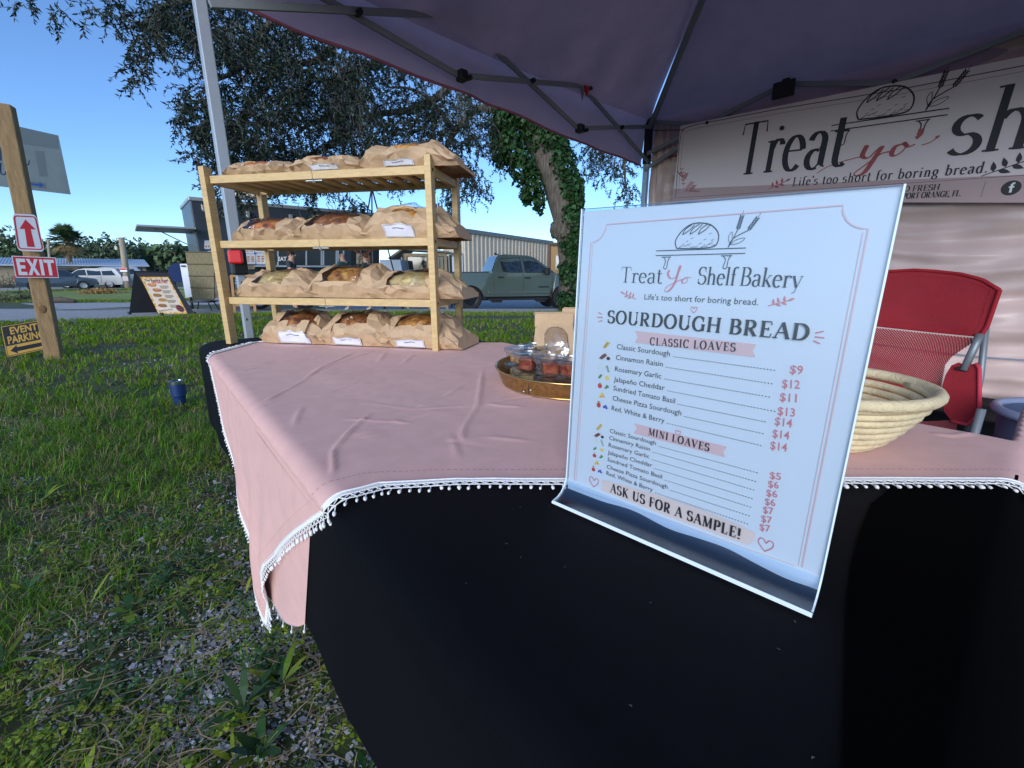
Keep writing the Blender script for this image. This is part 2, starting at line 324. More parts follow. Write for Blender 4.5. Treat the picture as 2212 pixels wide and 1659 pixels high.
def logo(mb, P, nrm, lw):               # bread on a shelf with wheat; P(x, y): shelf runs 0..1
    def ln(pts, w=lw): mb.ribbon([P(*q) for q in pts], w, nrm)
    def cl(pts, w=lw): ln(list(pts)+[pts[0], pts[1]], w)
    cl([(0, 0), (1, 0), (1, -.055), (0, -.055)])
    loaf = crom([(.25, .02), (.225, .1), (.28, .2), (.38, .275), (.5, .285), (.62, .25), (.7, .16), (.7, .06), (.64, .02), (.45, .012), (.25, .02)], 5); ln(loaf, lw*1.3)
    for a in ((.3, .17), (.385, .17), (.48, .165)):
        ln(crom([a, (a[0]+.03, a[1]+.06), (a[0]+.1, a[1]+.105)], 4), lw); ln(crom([a, (a[0]+.07, a[1]+.04), (a[0]+.13, a[1]+.1)], 4), lw)
    for i in range(16):
        t = i/15; x = .27+.4*t; y = .025+.02*math.sin(t*9); ln([(x, y), (x+.035, y+.02+.02*math.sin(i*2.1))], lw*.5)
    for x, y in ((.4, .12), (.55, .1), (.6, .16), (.35, .09), (.63, .09), (.5, .06)): ln([(x, y), (x+.03, y+.012)], lw*.5)
    for x in (.08, .76):
        cl([(x, -.055), (x+.11, -.055), (x+.11, -.075), (x, -.075)], lw)
        ln(crom([(x+.02, -.075), (x+.05, -.12), (x+.035, -.2), (x+.07, -.205), (x+.08, -.12), (x+.1, -.075)], 4))
    for hx, hy, a in ((.905, .25, 80), (1.03, .23, 58)):
        ln(crom([(.82, .01), (.86, .1), (hx-.05*math.cos(R(a)), hy-.05)], 5))
        d = (math.cos(R(a)), math.sin(R(a)))
        for k in range(7):
            c = (hx+d[0]*.02*(k-3), hy+d[1]*.02*(k-3))
            for sg in (1, -1):
                e = (math.cos(R(a+sg*38)), math.sin(R(a+sg*38)))
                mb.ribbon([P(*c), P(c[0]+e[0]*.018, c[1]+e[1]*.018), P(c[0]+e[0]*.036, c[1]+e[1]*.036)], [lw*.4, lw*1.5, lw*.4], nrm)
        ln([(hx+d[0]*.08, hy+d[1]*.08), (hx+d[0]*.13, hy+d[1]*.13)], lw*.5)
    ln(crom([(.83, .04), (.9, .09), (.98, .1), (.92, .05), (.83, .04)], 4), lw*.6); ln(crom([(.83, .05), (.81, .12), (.84, .17), (.85, .1)], 4), lw*.6)
def sprig(mb, P, nrm, s, lw, flip=1):   # little leafy twig round the origin
    mb.ribbon([P(*q) for q in crom([(-s*flip, -.4*s), (0, -.05*s), (s*flip, .3*s)], 4)], lw, nrm)
    for x, y, a in ((-.5, -.2, 100), (0, 0, 110), (.5, .15, 95), (-.3, -.15, -20), (.25, .05, -25), (.9, .28, 25)):
        dx, dy = math.cos(R(a))*flip, math.sin(R(a)); c = (x*s*flip, y*s)
        mb.ribbon([P(c[0]+dx*s*.6*t, c[1]+dy*s*.6*t) for t in (0, .3, .6, 1)], [lw*.5, s*.26, s*.22, lw*.3], nrm)
def heart(mb, P, nrm, s, lw):
    mb.ribbon([P(*q) for q in crom([(0, -.55*s), (-.5*s, .0), (-.45*s, .4*s), (-.18*s, .42*s), (0, .15*s), (.2*s, .45*s), (.48*s, .35*s), (.45*s, -.05*s), (0, -.55*s)], 4)], lw, nrm)
# ------------------------------------------------------------ table, black cover, pink cloth
HT = .74
TE = Vector((.02034, .15306, HT)); TU = Vector((-.63569, .77194, 0)); TN = Vector((.77194, .63569, 0)); ZV = Vector((0, 0, 1))
def tp(s, n, z=0): return TE+TU*s+TN*n+ZV*z
def sn(p): d = Vector(p)-TE; return d.dot(TU), d.dot(TN)
S0, S1, NW = -.121, 1.68, .765
M_BLACK = mat('black stretch fabric', (.0010, .0013, .0028), .74, var=.3, vs=60, bump=.12, bs=1600, spec=.10, sheen=.012)
M_CLOTH = mat('pink cotton', (.69, .42, .375), .9, var=.05, vs=26, bump=.10, bs=1100, spec=.15, sheen=.1, stretch=(1, 1, 1), detail=2)
M_LACE = mat('white lace', (.8, .8, .78), .85, bump=.2, bs=500)
table = thing('folding_table', 'long folding table under the black stretch cover, its dark legs in the grass', 'table', tp((S0+S1)/2, NW/2, -HT))
b = MB(); b.box(tp((S0+S1)/2, NW/2, -.03), (S1-S0-.03, NW-.03, .045), TU, TN, ZV, .006); b.build('tabletop', mat('grey plastic', (.3, .3, .32), .5), table)
for s in (S0+.12, S1-.28):
    for n_ in (.055, NW-.06):
        b = MB(); b.tube([tp(s, n_, -.06), tp(s, n_+.0, -.738)], .016, 10); b.build('leg', mat('black steel', (.012, .012, .014), .45), table, True)
cover = MB()
def rr(s, n_, drop, out):                # rounded rim of the table: point at the border, pushed out
    return None
border = []
rad = .07
def bpt(t):                               # border runs round the table top, counter-clockwise, rounded corners
    return t
cor = [(S0, 0), (S1, 0), (S1, NW), (S0, NW)]
loop = []
for i, (s, n_) in enumerate(cor):
    a0 = [180, 270, 0, 90][i]
    cs = s+(rad if i in (0, 3) else -rad); cn = n_+(rad if i in (0, 1) else -rad)
    for k in range(5):
        a = R(a0+90*k/4); loop.append((cs+rad*math.cos(a), cn+rad*math.sin(a), math.cos(a), math.sin(a)))
dense = []
for i in range(len(loop)):
    A_, B_ = loop[i], loop[(i+1) % len(loop)]
    d = math.hypot(B_[0]-A_[0], B_[1]-A_[1]); m_ = max(1, int(d/.04))
    for k in range(m_):
        t = k/m_; dense.append(tuple(A_[j]+(B_[j]-A_[j])*t for j in range(4)))
rows = [(-.05, 0.), (-.036, -.0008), (-.022, -.0035), (-.010, -.0085), (-.001, -.015), (.003, -.0205), (.003, -.0215), (.0015, -.0235), (.003, -.026), (.004, -.06)]
def hem(s, n_, cs, cn):
    d = -.27
    if cs < -.5: d = -.738                     # near end falls to the ground
    return d
nL = len(dense); rings = []
for o, z in rows: rings.append([tp(s+cs*o, n_+cn*o, z) for s, n_, cs, cn in dense])
for k in range(1, 13):
    t = k/12; ring = []
    for s, n_, cs, cn in dense:
        near = ss(S0+.02, S0-.001, s)*(1 if cs < -.1 else ss(S0+.03, S0, s))
        full = .27*(1-near)+.736*near
        if n_ < .05: full = max(full, .24+.03*ss(.2, .9, s)+.03*math.sin(s*3))
        z = -.06-(full-.06)*t
        o = .004+.006*t*nz((s*2.5, n_*2.5, 1.3), 1)+(.13*t if near > .5 else 0)*near+.0025*t*math.sin(s*24+n_*24)
        ring.append(tp(s+cs*o-(0 if near < .01 else 0), n_+cn*o, z))
    rings.append(ring)
vs = [p for r in rings for p in r]; c0 = len(vs)
fs = [(i*nL+k, i*nL+(k+1) % nL, (i+1)*nL+(k+1) % nL, (i+1)*nL+k) for i in range(len(rings)-1) for k in range(nL)]
cover.add(vs, fs); cover.add([tp(s-cs*.05, n_-cn*.05, 0) for s, n_, cs, cn in dense], [tuple(range(nL))])
co = cover.build('table_cover', M_BLACK, None, True)
tag(co, 'black stretch fabric cover pulled over the long folding table', 'table cover')
nb_ = MB(); BE = [sn(atz(*q, HT)) for q in ((2010, 985), (1945, 1035), (1905, 1072), (1880, 1092), (1858, 1150), (1840, 1215), (1829, 1300), (1825, 1400), (1823, 1530), (1822, 1659), (1821, 1800))]
def nbf(a, v):
    k = a*(len(BE)-1); i = min(int(k), len(BE)-2); s0 = BE[i][0]+(BE[i+1][0]-BE[i][0])*(k-i); n0 = BE[i][1]+(BE[i+1][1]-BE[i][1])*(k-i)
    s1 = s0+(S0+.004-s0)*min(1, v*2); z = .0014 if v <= .5 else .0014-(v-.5)*1.4
    if v > .5: s1 = S0-.012-.25*(v-.5)
    return tp(s1, n0, z)
nb_.grid(nbf, 40, 20); ovr = nb_.build('black_overlay', mat('matt black felt', (.0008, .0008, .0009), .95, spec=.03), None, True); tag(ovr, 'deeper black felt cloth lying over the near right end of the table', 'cloth')
# lint on the black top
lint = MB(); random.seed(5)
for i in range(70):
    s, n_ = random.uniform(S0+.03, .5), random.uniform(.02, .5); a = random.uniform(0, 6.28); l = random.uniform(.0004, .0012)
    p = tp(s, n_, .0008); lint.ribbon([p, p+Vector((math.cos(a), math.sin(a), .3))*l, p+Vector((math.cos(a+.6), math.sin(a+.6), 0))*l*1.8], .00035, ZV)
lo = lint.build('lint', mat('lint', (.2, .19, .18), .9)); stuff(lo, 'pale specks of lint scattered on the black table cover', 'lint')
# pink cloth: unfolded rectangle in the table plane, bent over the table edges
X0, X1, Y0, Y1 = -.812, .86, .437, 1.395
CREASE = []
def crease(pxs, hgt, wd):
    CREASE.append(([Vector((*atz(x, y, HT).xy, 0)) for x, y in pxs], hgt*.5, wd*.62))
def z7(x, y): return ((750+x/1.3827)*.553, (1300+y/1.3827)*.553)
for pts, h_, w_ in (([(385, 385), (560, 290), (700, 195), (880, 110)], .0045, .007), ([(400, 365), (620, 250), (830, 160)], -.003, .006), ([(715, 730), (740, 640), (830, 560), (980, 430)], .0045, .005),
    ([(690, 735), (715, 640), (800, 560)], -.002, .006), ([(540, 520), (600, 400)], .003, .005), ([(1450, 600), (1470, 520), (1545, 400), (1570, 200)], .0045, .006), ([(1400, 560), (1445, 700)], .003, .005),
    ([(1475, 700), (1440, 560)], -.002, .005), ([(230, 225), (400, 180), (560, 150)], .003, .006), ([(300, 195), (480, 150)], .0025, .006), ([(1050, 110), (1000, 170)], .003, .01), ([(1200, 120), (1130, 180)], .003, .01),
    ([(700, 200), (900, 130), (1000, 100)], .003, .008), ([(1550, 400), (1200, 420), (900, 380)], .0018, .004), ([(1560, 570), (1900, 600)], .002, .008), ([(870, 570), (1100, 490), (1350, 420)], .002, .012)):
    crease([z7(*q) for q in pts], h_, w_)
rc = random.Random(31)
for _ in range(46):
    x, y, a, L = rc.uniform(-.8, .6), rc.uniform(.45, 1.3), rc.gauss(.5, .5), rc.uniform(.05, .22); mx, my = rc.gauss(0, .012), rc.gauss(0, .012)
    CREASE.append(([Vector((x, y, 0)), Vector((x+math.cos(a)*L*.5+mx, y+math.sin(a)*L*.5+my, 0)), Vector((x+math.cos(a)*L, y+math.sin(a)*L, 0))], rc.choice((-1, 1, 1))*rc.uniform(.0005, .0016), rc.uniform(.0025, .005)))
def wrinkle(x, y):
    h_ = .0016*(nz((x*5, y*7, .3))+.6*nz((x*13, y*9, 2.3)))+.0034+.0012*(abs(nz((x*9+y*7, y*3-x*2, 4.3)))-.5)+.0007*(abs(nz((x*24, y*24, 8.3)))-.5)
    p = Vector((x, y, 0))
    for pts, hh, wd in CREASE:
        for i in range(len(pts)-1):
            a, b2 = pts[i], pts[i+1]; ab = b2-a; t = (p-a).dot(ab)/ab.length_squared
            if -.05 < t < 1.05:
                d = (p-a-ab*t).length
                if d < wd*3:
                    fade = 1
                    if i == 0: fade = min(fade, ss(-.05, .3, t))
                    if i == len(pts)-2: fade = min(fade, ss(1.05, .6, t))
                    h_ += 1.5*hh*math.exp(-(d/wd)**2)*fade; break
    return max(.0026, h_)
ER = .016
PULL = [(-.12, 0), (-.05, -.012), (-.02, -.034), (0, -.045), (.03, -.024), (.086, .012), (.154, .05), (.25, .09), (.33, .09), (.42, .06), (.47, .03), (.7, 0)]
def pull(t):
    for (a, u), (b2, v) in zip(PULL, PULL[1:]):
        if a <= t <= b2: return u+(v-u)*(t-a)/(b2-a)
    return 0
def drape(x, y, lift=0., ER=.016):
    d = Vector((x, y, HT))-TE; s, n_ = d.dot(TU), d.dot(TN); z = 0; out = 0
    q = -n_
    wz = wrinkle(x, y)
    w_ = 1-ss(0, .26, y-Y0)                       # the border is gathered where the hanging corner pulls on it
    if q <= -ER and q > -.12 and s > 0: s += pull(q)*w_
    if q > -ER:                                  # over the front long edge
        q2 = q+ER; a = min(q2/ER, 1.57)
        if a < 1.57: s += pull(min(q, 0))*w_; n2 = ER-ER*math.sin(a)*1.0; z = -ER*(1-math.cos(a)); n_ = n2-(.004+wz)*math.sin(a); wz *= math.cos(a)
        else:
            dr = q2-ER*1.57; z = -ER-dr; n_ = -.004-wz*1.5
            t_ = min(1, dr/.46)
            n_ = -.004-.045*dr-.006*math.sin(s*34)*ss(.05, .3, dr)-.008*math.sin(t_*3.14)*w_
            wz = 0
            s += pull(dr)*w_
    elif s < S0+ER:                              # over the near short end
        q2 = S0+ER-s; a = min(q2/ER, 1.57)
        if a < 1.57: s = S0+ER-ER*math.sin(a)-.006*math.sin(a); z = -ER*(1-math.cos(a))
        else:
            dr = q2-ER*1.57; s = S0-.006-.2*dr-.03*ss(0, .1, dr); z = -ER-dr*.96
    elif n_ > NW-ER:
        q2 = n_-NW+ER; a = min(q2/ER, 1.57)
        if a < 1.57: n_ = NW-ER+ER*math.sin(a)+.005*math.sin(a); z = -ER*(1-math.cos(a))
        else: dr = q2-ER*1.57; n_ = NW+.006+.06*dr; z = -ER-dr
    return tp(s, n_, z+wz+lift)
cl = MB(); NX, NY = 400, 230
cl.grid(lambda a, b2: drape(X0+(X1-X0)*a, Y0+(Y1-Y0)*b2), NX, NY)
cloth = thing('tablecloth', 'pale pink cotton cloth with white pompom trim draped over the black table', 'tablecloth', tp(.6, .3, .002))
cb = cl.build('cloth', M_CLOTH, cloth, True)
# folded tail of the cloth hanging behind the corner
tl = MB()
def tailp(a, v):                                   # inner fold seen under the gathered front border
    w_ = math.sin(a*math.pi); s_r, s_l = .375+.13*v,   .68+.30*v; d_r, d_l = .03+.25*v, .03+.42*v
    s = s_r+(s_l-s_r)*a; dr = d_r+(d_l-d_r)*a**.8+.02*w_*v
    return tp(s, -.0055-.010*w_*v-.004*math.sin(a*9)*v, -dr)
tl.grid(tailp, 24, 26); tl.build('cloth_fold', M_CLOTH, cloth, True)
# lace trim along the edges
tr = MB(); st = MB()
def edge_path():
    pts = []
    N1 = 460
    for i in range(N1+1): pts.append((X1+(X0-X1)*i/N1, Y0, 0, -1))
    for i in range(1, 330): pts.append((X0, Y0+(Y1-Y0)*i/330, -1, 0))
    for i in range(120): pts.append((X0+.33*i/120, Y1, 0, 1))
    return pts
EP = edge_path()
def tri(p, o, l=.0): return drape(p[0]+p[2]*o, p[1]+p[3]*o, .0012+l)
L0 = [tri(p, -.001) for p in EP]; L1 = [tri(p, .005) for p in EP]; L2 = [tri(p, .0125) for p in EP]
for A_, B_ in ((L0, L1),):
    n_ = len(A_); tr.add(A_+B_, [(i, i+1, n_+i+1, n_+i) for i in range(n_-1)])
for off, r_ in ((-.001, .0008), (.0052, .0008), (.0125, .0006)):
    tr.tube([tri(p, off, .0006) for p in EP], r_, 5)
acc = 0; prev = L0[0]; k = 0; step = .0078; last = 0
for i in range(1, len(EP)):
    acc += math.hypot(EP[i][0]-EP[i-1][0], EP[i][1]-EP[i-1][1])
    if acc >= step:
        acc = 0; p = EP[i]; p0 = EP[last]; last = i
        tr.tube([tri(p0, .005, .0004), tri(p, .0125, .0004)], .0007, 4, False); tr.tube([tri(p, .005, .0004), tri(p0, .0125, .0004)], .0007, 4, False)
        jx = random.uniform(-.0008, .0008)
        q0 = tri(p, .0125); q1 = tri((p[0]+jx*abs(p[3]), p[1]+jx*abs(p[2]), p[2], p[3]), .0185); q2 = tri((p[0]+jx*2*abs(p[3]), p[1]+jx*2*abs(p[2]), p[2], p[3]), .0215)
        d = (q2-q0).normalized(); xv = d.orthogonal().normalized()
        tr.tube([q0, q1], .0007, 4, False); kb = random.uniform(.72, 1.12); tr.blob(q1+d*.0012+ZV*.0006+xv*random.gauss(0, .0007), (.0019*kb, .0019*kb, .0033*kb*random.uniform(.85, 1.2)), 2, jit=.35, X=xv, Y=d.cross(xv), Z=d, seed=i, js=2.5)
for a in range(9):                                # pompoms under the folded tail
    q = tailp(a/8, 1.0); q3 = q-ZV*.012-TN*.002; tr.tube([q, q3], .0008, 4, False); tr.blob(q3, (.0022, .0022, .0036), 1)
tr.ribbon([tailp(a/24, 1.0) for a in range(25)], .004, ZV)
tr.build('lace_trim', M_LACE, cloth, True)
# stitched hem line
for i in range(0, len(EP)-2, 2):
    p, p2 = EP[i], EP[i+1]; st.ribbon([tri(p, -.026, -.0006), tri(p2, -.026, -.0006)], .0009, ZV)
st.build('hem_stitching', mat('rose thread', (.38, .17, .17), .9), cloth)
# ------------------------------------------------------------ wooden shelf rack
RO = Vector((-.88618, 1.38179, HT+.002)); RX = Vector((.9806, -.1951, 0)).normalized(); RY = Vector((.1951, .9806, 0)).normalized(); RL, RD, RH = .684, .216, .512
def rp(x, y, z): return RO+RX*x+RY*y+ZV*z
M_WOOD = mat('bamboo', (.56, .39, .17), .5, var=.16, vs=14, bump=.08, bs=60, stretch=(1, 1, 9))
M_WOODX = mat('bamboo lengthwise', (.57, .40, .18), .5, var=.16, vs=14, bump=.08, bs=60, stretch=(1.5, 9, 9))
rack = thing('shelf_rack', 'light wooden folding shelf rack of four tiers standing on the table', 'shelf', rp(RL/2, RD/2, 0))
for x in (0, RL):
    for y in (0, RD):
        b = MB(); lx, ly = .018, .029
        b.box(rp(x, y, RH/2), (lx, ly, RH), RX, RY, ZV, .0015); lg = b.build('leg', M_WOOD, rack)
        if x > 0:
            for z in (.478, .299, .134):
                sc_ = MB(); sc_.lathe([(0, .0005), (.004, .0005), (.004, -.001)], 10, rp(x+lx/2, y, z), RY, ZV, RX); sc_.build('screw', mat('dark screw', (.02, .02, .02), .4, 1), lg)
TIER = (.478, .299, .1335)
for z in TIER:
    for y in (0, RD):
        for i in (0, 1):
            b = MB(); x0, x1 = (RL*.5*i+(.011 if i == 0 else .0006), RL*.5*(i+1)-(.011 if i else .0006))
            b.box(rp((x0+x1)/2, y+(.008 if y == 0 else -.008), z), (x1-x0, .015, .0205), RX, RY, ZV, .001); b.build('rail', M_WOODX, rack)
    for x in (0, RL):
        b = MB(); b.box(rp(x, RD/2, z), (.014, RD-.04, .02), RX, RY, ZV, .001); b.build('side_rail', M_WOOD, rack)
    for i in range(13):
        x = .02+(RL-.04)*(i+.5)/13
        b = MB(); b.box(rp(x, RD/2, z-.002), (.026, RD-.018, .007), RX, RY, ZV); b.build('slat', M_WOOD, rack)
    b = MB(); b.box(rp(RL/2, .012, z-.013), (.05, .012, .0025), RX, RY, ZV); b.blob(rp(RL/2, .006, z-.016), (.005, .004, .004), 1); b.build('hinge', mat('steel', (.5, .5, .48), .3, 1), rack)
# ------------------------------------------------------------ bread bags
M_KRAFT = mat('kraft paper', (.54, .375, .225), .72, var=.1, vs=9, bump=.35, bs=40, spec=.25)
M_KRAFTIN = mat('kraft paper', (.5, .33, .2), .75)
M_FILM = film('clear film', gloss=.08, rough=.06, edge=.6, bump=.5, bs=60)
M_LABEL = mat('label paper', (.74, .75, .82), .6)
CR = {'brown': [(.36, (.05, .015, .007)), (.5, (.24, .08, .02)), (.66, (.46, .20, .06))], 'gold': [(.36, (.13, .04, .01)), (.5, (.46, .20, .045)), (.66, (.66, .42, .13))],
      'red': [(.36, (.10, .015, .01)), (.5, (.40, .075, .03)), (.68, (.56, .22, .08))], 'pale': [(.36, (.30, .17, .05)), (.48, (.58, .44, .18)), (.66, (.70, .60, .32))], 'orange': [(.36, (.09, .02, .015)), (.48, (.46, .13, .025)), (.68, (.62, .31, .09))]}
def crust(k): return ramp_mat('crust '+k, 42, CR[k], .6, bump=.9, dist=.008, detail=8, rgh=.72)
def bag_sec(h, d):    # cross-section (y, z), front towards -y
    return [(-.40*d, 0), (-.5*d, .40*h), (-.34*d, .70*h), (-.10*d, .95*h), (.12*d, 1.0*h), (.32*d, .90*h), (.46*d, .64*h), (.5*d, .32*h), (.40*d, 0)]
def bread_bag(fx, ln, h, d, z, seed, win, kind, label, llabel, yaw=0., sticker=None, yo=0., neck=1, tilt=0.):
    rnd = random.Random(seed); o = rp(fx, RD*.5+yo-.012, z+.001)
    ca, sa = math.cos(yaw), math.sin(yaw); BX = RX*ca+RY*sa; BY = RY*ca-RX*sa
    root = thing('bread_bag', label, 'paper bag', o, 'kraft bread bags on the rack')
    sec0 = bag_sec(1, 1); nE = len(sec0)-1
    js = sorted({round(k/(nE*2), 4) for k in range(nE*2+1)} | {win[2], win[3]}); js = [j for j in js if j in (win[2], win[3], 0, 1) or min(abs(j-win[2]), abs(j-win[3])) > .022]
    us = sorted({round(k/15, 4) for k in range(16)} | {win[0], win[1]}); us = [q for q in us if q in (win[0], win[1], 0, 1) or min(abs(q-win[0]), abs(q-win[1])) > .022]
    def section(j):
        t = j*nE; i = min(int(t), nE-1); return (sec0[i][0]+(sec0[i+1][0]-sec0[i][0])*(t-i), sec0[i][1]+(sec0[i+1][1]-sec0[i][1])*(t-i))
    rows_ = []; nS = len(js); wob = rnd.uniform(0, 6)
    for u_ in us:
        x = (u_-.5)*ln; e = ss(0, .12, u_); e2 = ss(1, .70 if neck else .84, u_)
        hh = h*(.50+.50*e)*(.40+.60*e2 if neck else .55+.45*e2)*(1+.04*math.sin(u_*9+wob)); dd = d*(.88+.12*e)*(.92+.08*e2); row = []
        for j in js:
            y, zz = section(j); p = Vector((x+.014*(zz-.4)*(1 if u_ < .06 else -1.6 if u_ > .95 else 0), y*dd, zz*hh))
            f = min(1, zz*2.5); jt = .0055 if 0 < u_ < 1 else .003
            p += Vector((rnd.uniform(-1, 1)*jt*1.3, rnd.uniform(-1, 1)*jt, rnd.uniform(-1, 1)*jt))*f; p.z = max(0, p.z)
            row.append(o+BX*p.x+BY*p.y+ZV*p.z)
        rows_.append(row)
    body = MB(); wn = MB(); vs = [q for r in rows_ for q in r]; fb = []; fw = []
    for i in range(len(us)-1):
        for j in range(nS-1):
            um, jm = (us[i]+us[i+1])/2, (js[j]+js[j+1])/2; f = (i*nS+j, (i+1)*nS+j, (i+1)*nS+j+1, i*nS+j+1)
            if win[0] < um < win[1] and win[2] < jm < win[3]: fw.append(f)
            elif rnd.random() < .5: fb += [(f[0], f[1], f[2]), (f[0], f[2], f[3])]
            else: fb += [(f[0], f[1], f[3]), (f[1], f[2], f[3])]
    L_ = len(us)-1; fb += [tuple(range(nS))[::-1], tuple(L_*nS+j for j in range(nS))]
    body.add(vs, fb); bo = body.build('bag', M_KRAFT, root, False)
    me_ = bo.data; bmx = bmesh.new(); bmx.from_mesh(me_); bmesh.ops.subdivide_edges(bmx, edges=bmx.edges[:], cuts=1); 
    for v in bmx.verts: v.co += v.normal*(.0016*nz(v.co+o, 70)+.0012*nz(v.co+o, 33))
    bmx.to_mesh(me_); bmx.free(); smooth_by(bo, 7)
    # clear film, sagging and a little crumpled, with a pale torn edge of paper
    c_ = [vs[k] for k in (us.index(win[0])*nS+js.index(win[2]), us.index(win[1])*nS+js.index(win[2]), us.index(win[1])*nS+js.index(win[3]), us.index(win[0])*nS+js.index(win[3]))]
    def surf(u_, jm):
        i = max(k for k in range(len(us)-1) if us[k] <= u_+1e-9); j = max(k for k in range(nS-1) if js[k] <= jm+1e-9); fu = (u_-us[i])/(us[i+1]-us[i]); fj = (jm-js[j])/(js[j+1]-js[j])
        return rows_[i][j].lerp(rows_[i+1][j], fu).lerp(rows_[i][j+1].lerp(rows_[i+1][j+1], fu), fj)
    def wf_(a, v):
        q = surf(win[0]+(win[1]-win[0])*a*.999, win[2]+(win[3]-win[2])*v*.999); bl_ = min(a, 1-a, v, 1-v)*4
        return q+(ZV-BY*.6)*(.0008+min(1, bl_)*(.004+.004*nz(q, 40)+.003*abs(nz(q, 90))))
    wn.grid(wf_, 14, 10); wn.build('window', M_FILM, root, True)
    if sticker:
        a, b2, v0, v1 = sticker; st_ = MB(); ink = MB()
        def sp(u_, v):                      # along the lower front face
            return surf(a+(b2-a)*u_, (v0+(v1-v0)*v)/nE)-BY*.004-ZV*.0006
        st_.grid(sp, 12, 4); so = st_.build('sticker', M_LABEL, root, True)
        def sp2(u_, v): return sp(u_, v)-BY*.0006
        fr = [(.03, .06), (.97, .06), (.97, .94), (.03, .94), (.03, .06)]
        pts = []
        for k in range(4):
            for t in range(6): q = t/6; pts.append(sp2(fr[k][0]+(fr[k+1][0]-fr[k][0])*q, fr[k][1]+(fr[k+1][1]-fr[k][1])*q))
        ink.ribbon(pts+[pts[0]], .0006, BY)
        for k in range(22): ink.ribbon([sp2(.3+.018*k, .66), sp2(.3+.018*k+.011, .66)], .0016+.0008*(k % 3), BY)
        ink.build('printing', BLACKINK, so)
    wu = (win[0]+win[1])/2-.5
    lf = MB(); c = o+BX*(wu*ln*.8)+ZV*(h*.49+.001)
    lf.blob(c, (max(.065, ln*.33), d*.40, h*.45), 3, jit=.14, X=BX, Y=BY, Z=ZV, seed=seed, js=2.2)
    lo_ = lf.build('bread_loaf', crust(kind), None, True); tag(lo_, llabel, 'bread', 'loaves inside the bread bags')
    return root
FRW = (.10, .82)
T1, T2, T3 = TIER[0]+.0105, TIER[1]+.0105, TIER[2]+.0105
bread_bag(.155, .225, .047, .19, T1, 1, (.2, .6, .36, .56), 'orange', 'flat kraft bag at the left end of the top shelf, no label', 'seeded dark-spotted loaf in the left bag of the top shelf', .03)
bread_bag(.375, .225, .053, .19, T1, 2, (.18, .46, .36, .54), 'brown', 'kraft bag with a white label in the middle of the top shelf', 'brown loaf barely showing in the middle bag of the top shelf', -.05, (.34, .72, .15, .7))
bread_bag(.615, .27, .076, .21, T1, 3, (.25, .68, .3, .52), 'gold', 'tall kraft bag hanging over the right end of the top shelf', 'golden loaf in the right bag of the top shelf', .0, (.28, .6, .1, .55))
bread_bag(.16, .24, 0.068, .185, T2, 4, (.16, .62, .17, .46), 'orange', 'kraft bag with wide open window at the left of the second shelf', 'orange cheesy loaf in the left bag of the second shelf', .02)
bread_bag(.375, .25, 0.078, .19, T2, 5, (.16, .72, .17, .48), 'brown', 'kraft bag with large window in the middle of the second shelf', 'dark brown seeded loaf in the middle bag of the second shelf', -.03)
bread_bag(.605, .27, 0.094, .20, T2, 6, (.26, .6, .36, .54), 'gold', 'kraft bag with curled white label at the right of the second shelf', 'golden brown loaf in the right bag of the second shelf', .04, (.26, .58, .06, .9))
bread_bag(.165, .27, 0.080, .19, T3, 7, (.25, .58, .17, .46), 'pale', 'bulging kraft bag at the left of the third shelf, narrow window', 'pale cut loaf in the left bag of the third shelf', .05)
bread_bag(.405, .26, 0.094, .19, T3, 8, (.18, .66, .16, .5), 'gold', 'kraft bag with big golden window in the middle of the third shelf', 'large golden crusty loaf in the middle bag of the third shelf', -.04)
bread_bag(.615, .28, 0.078, .20, T3, 9, (.2, .62, .17, .47), 'pale', 'kraft bag filling the right end of the third shelf', 'pale yellow loaf in the right bag of the third shelf', .02)
bread_bag(.205, .215, 0.094, .18, .003, 10, (.24, .76, .27, .52), 'brown', 'squat kraft bag at the left of the rack bottom, upright white label', 'very dark loaf in the left bag under the rack', .02, (.34, .80, .1, 1.1), -.01)
bread_bag(.415, .24, 0.094, .18, .003, 11, (.24, .66, .24, .5), 'brown', 'kraft bag in the middle of the rack bottom, curved white label', 'red-brown loaf in the middle bag under the rack', -.05, (.26, .64, .08, .7), -.01)
bread_bag(.62, .27, 0.092, .185, .003, 12, (.24, .68, .25, .52), 'gold', 'long kraft bag at the right of the rack bottom, label near the leg', 'golden loaf under shiny film in the right bag under the rack', -.08, (.28, .62, .08, .7), -.01)
# ------------------------------------------------------------ tray with sample cups and a kraft bag
TC_ = Vector((.128, .88, HT+.004))
M_BRONZE = ramp_mat('hammered bronze', 140, [(.2, (.30, .17, .055)), (.8, (.42, .25, .09))], .42, kind='voronoi', bump=.3, metal=.75, dist=.002)
tray = thing('metal_tray', 'round hammered bronze tray with a shiny rim beside the menu sign', 'tray', TC_)
b = MB(); b.lathe([(0, .001), (.145, .001), (.149, .004), (.158, .028), (.1605, .033), (.1595, .034), (.156, .028), (.146, .0035), (0, .003)], 72, TC_); smooth_by(b.build('tray_body', M_BRONZE, tray), 40)
b = MB(); b.tube([TC_+Vector((.1615*math.cos(a), .1615*math.sin(a), .033)) for a in [i*math.pi/40 for i in range(81)]], .0018, 8, False)
b.tube([TC_+Vector((.1475*math.cos(a), .1475*math.sin(a), .002)) for a in [i*math.pi/40 for i in range(81)]], .0016, 8, False); b.build('rim', mat('polished brass', (.62, .42, .17), .2, 1), tray, True)
b = MB()
for a, z in ((R(232), .013), (R(225), .024), (R(226), .008)):
    b.blob(TC_+Vector((.1535*math.cos(a), .1535*math.sin(a), z)), (.003, .003, .0025), 1)
b.build('rivet', mat('steel', (.5, .5, .48), .3, 1), tray, True)
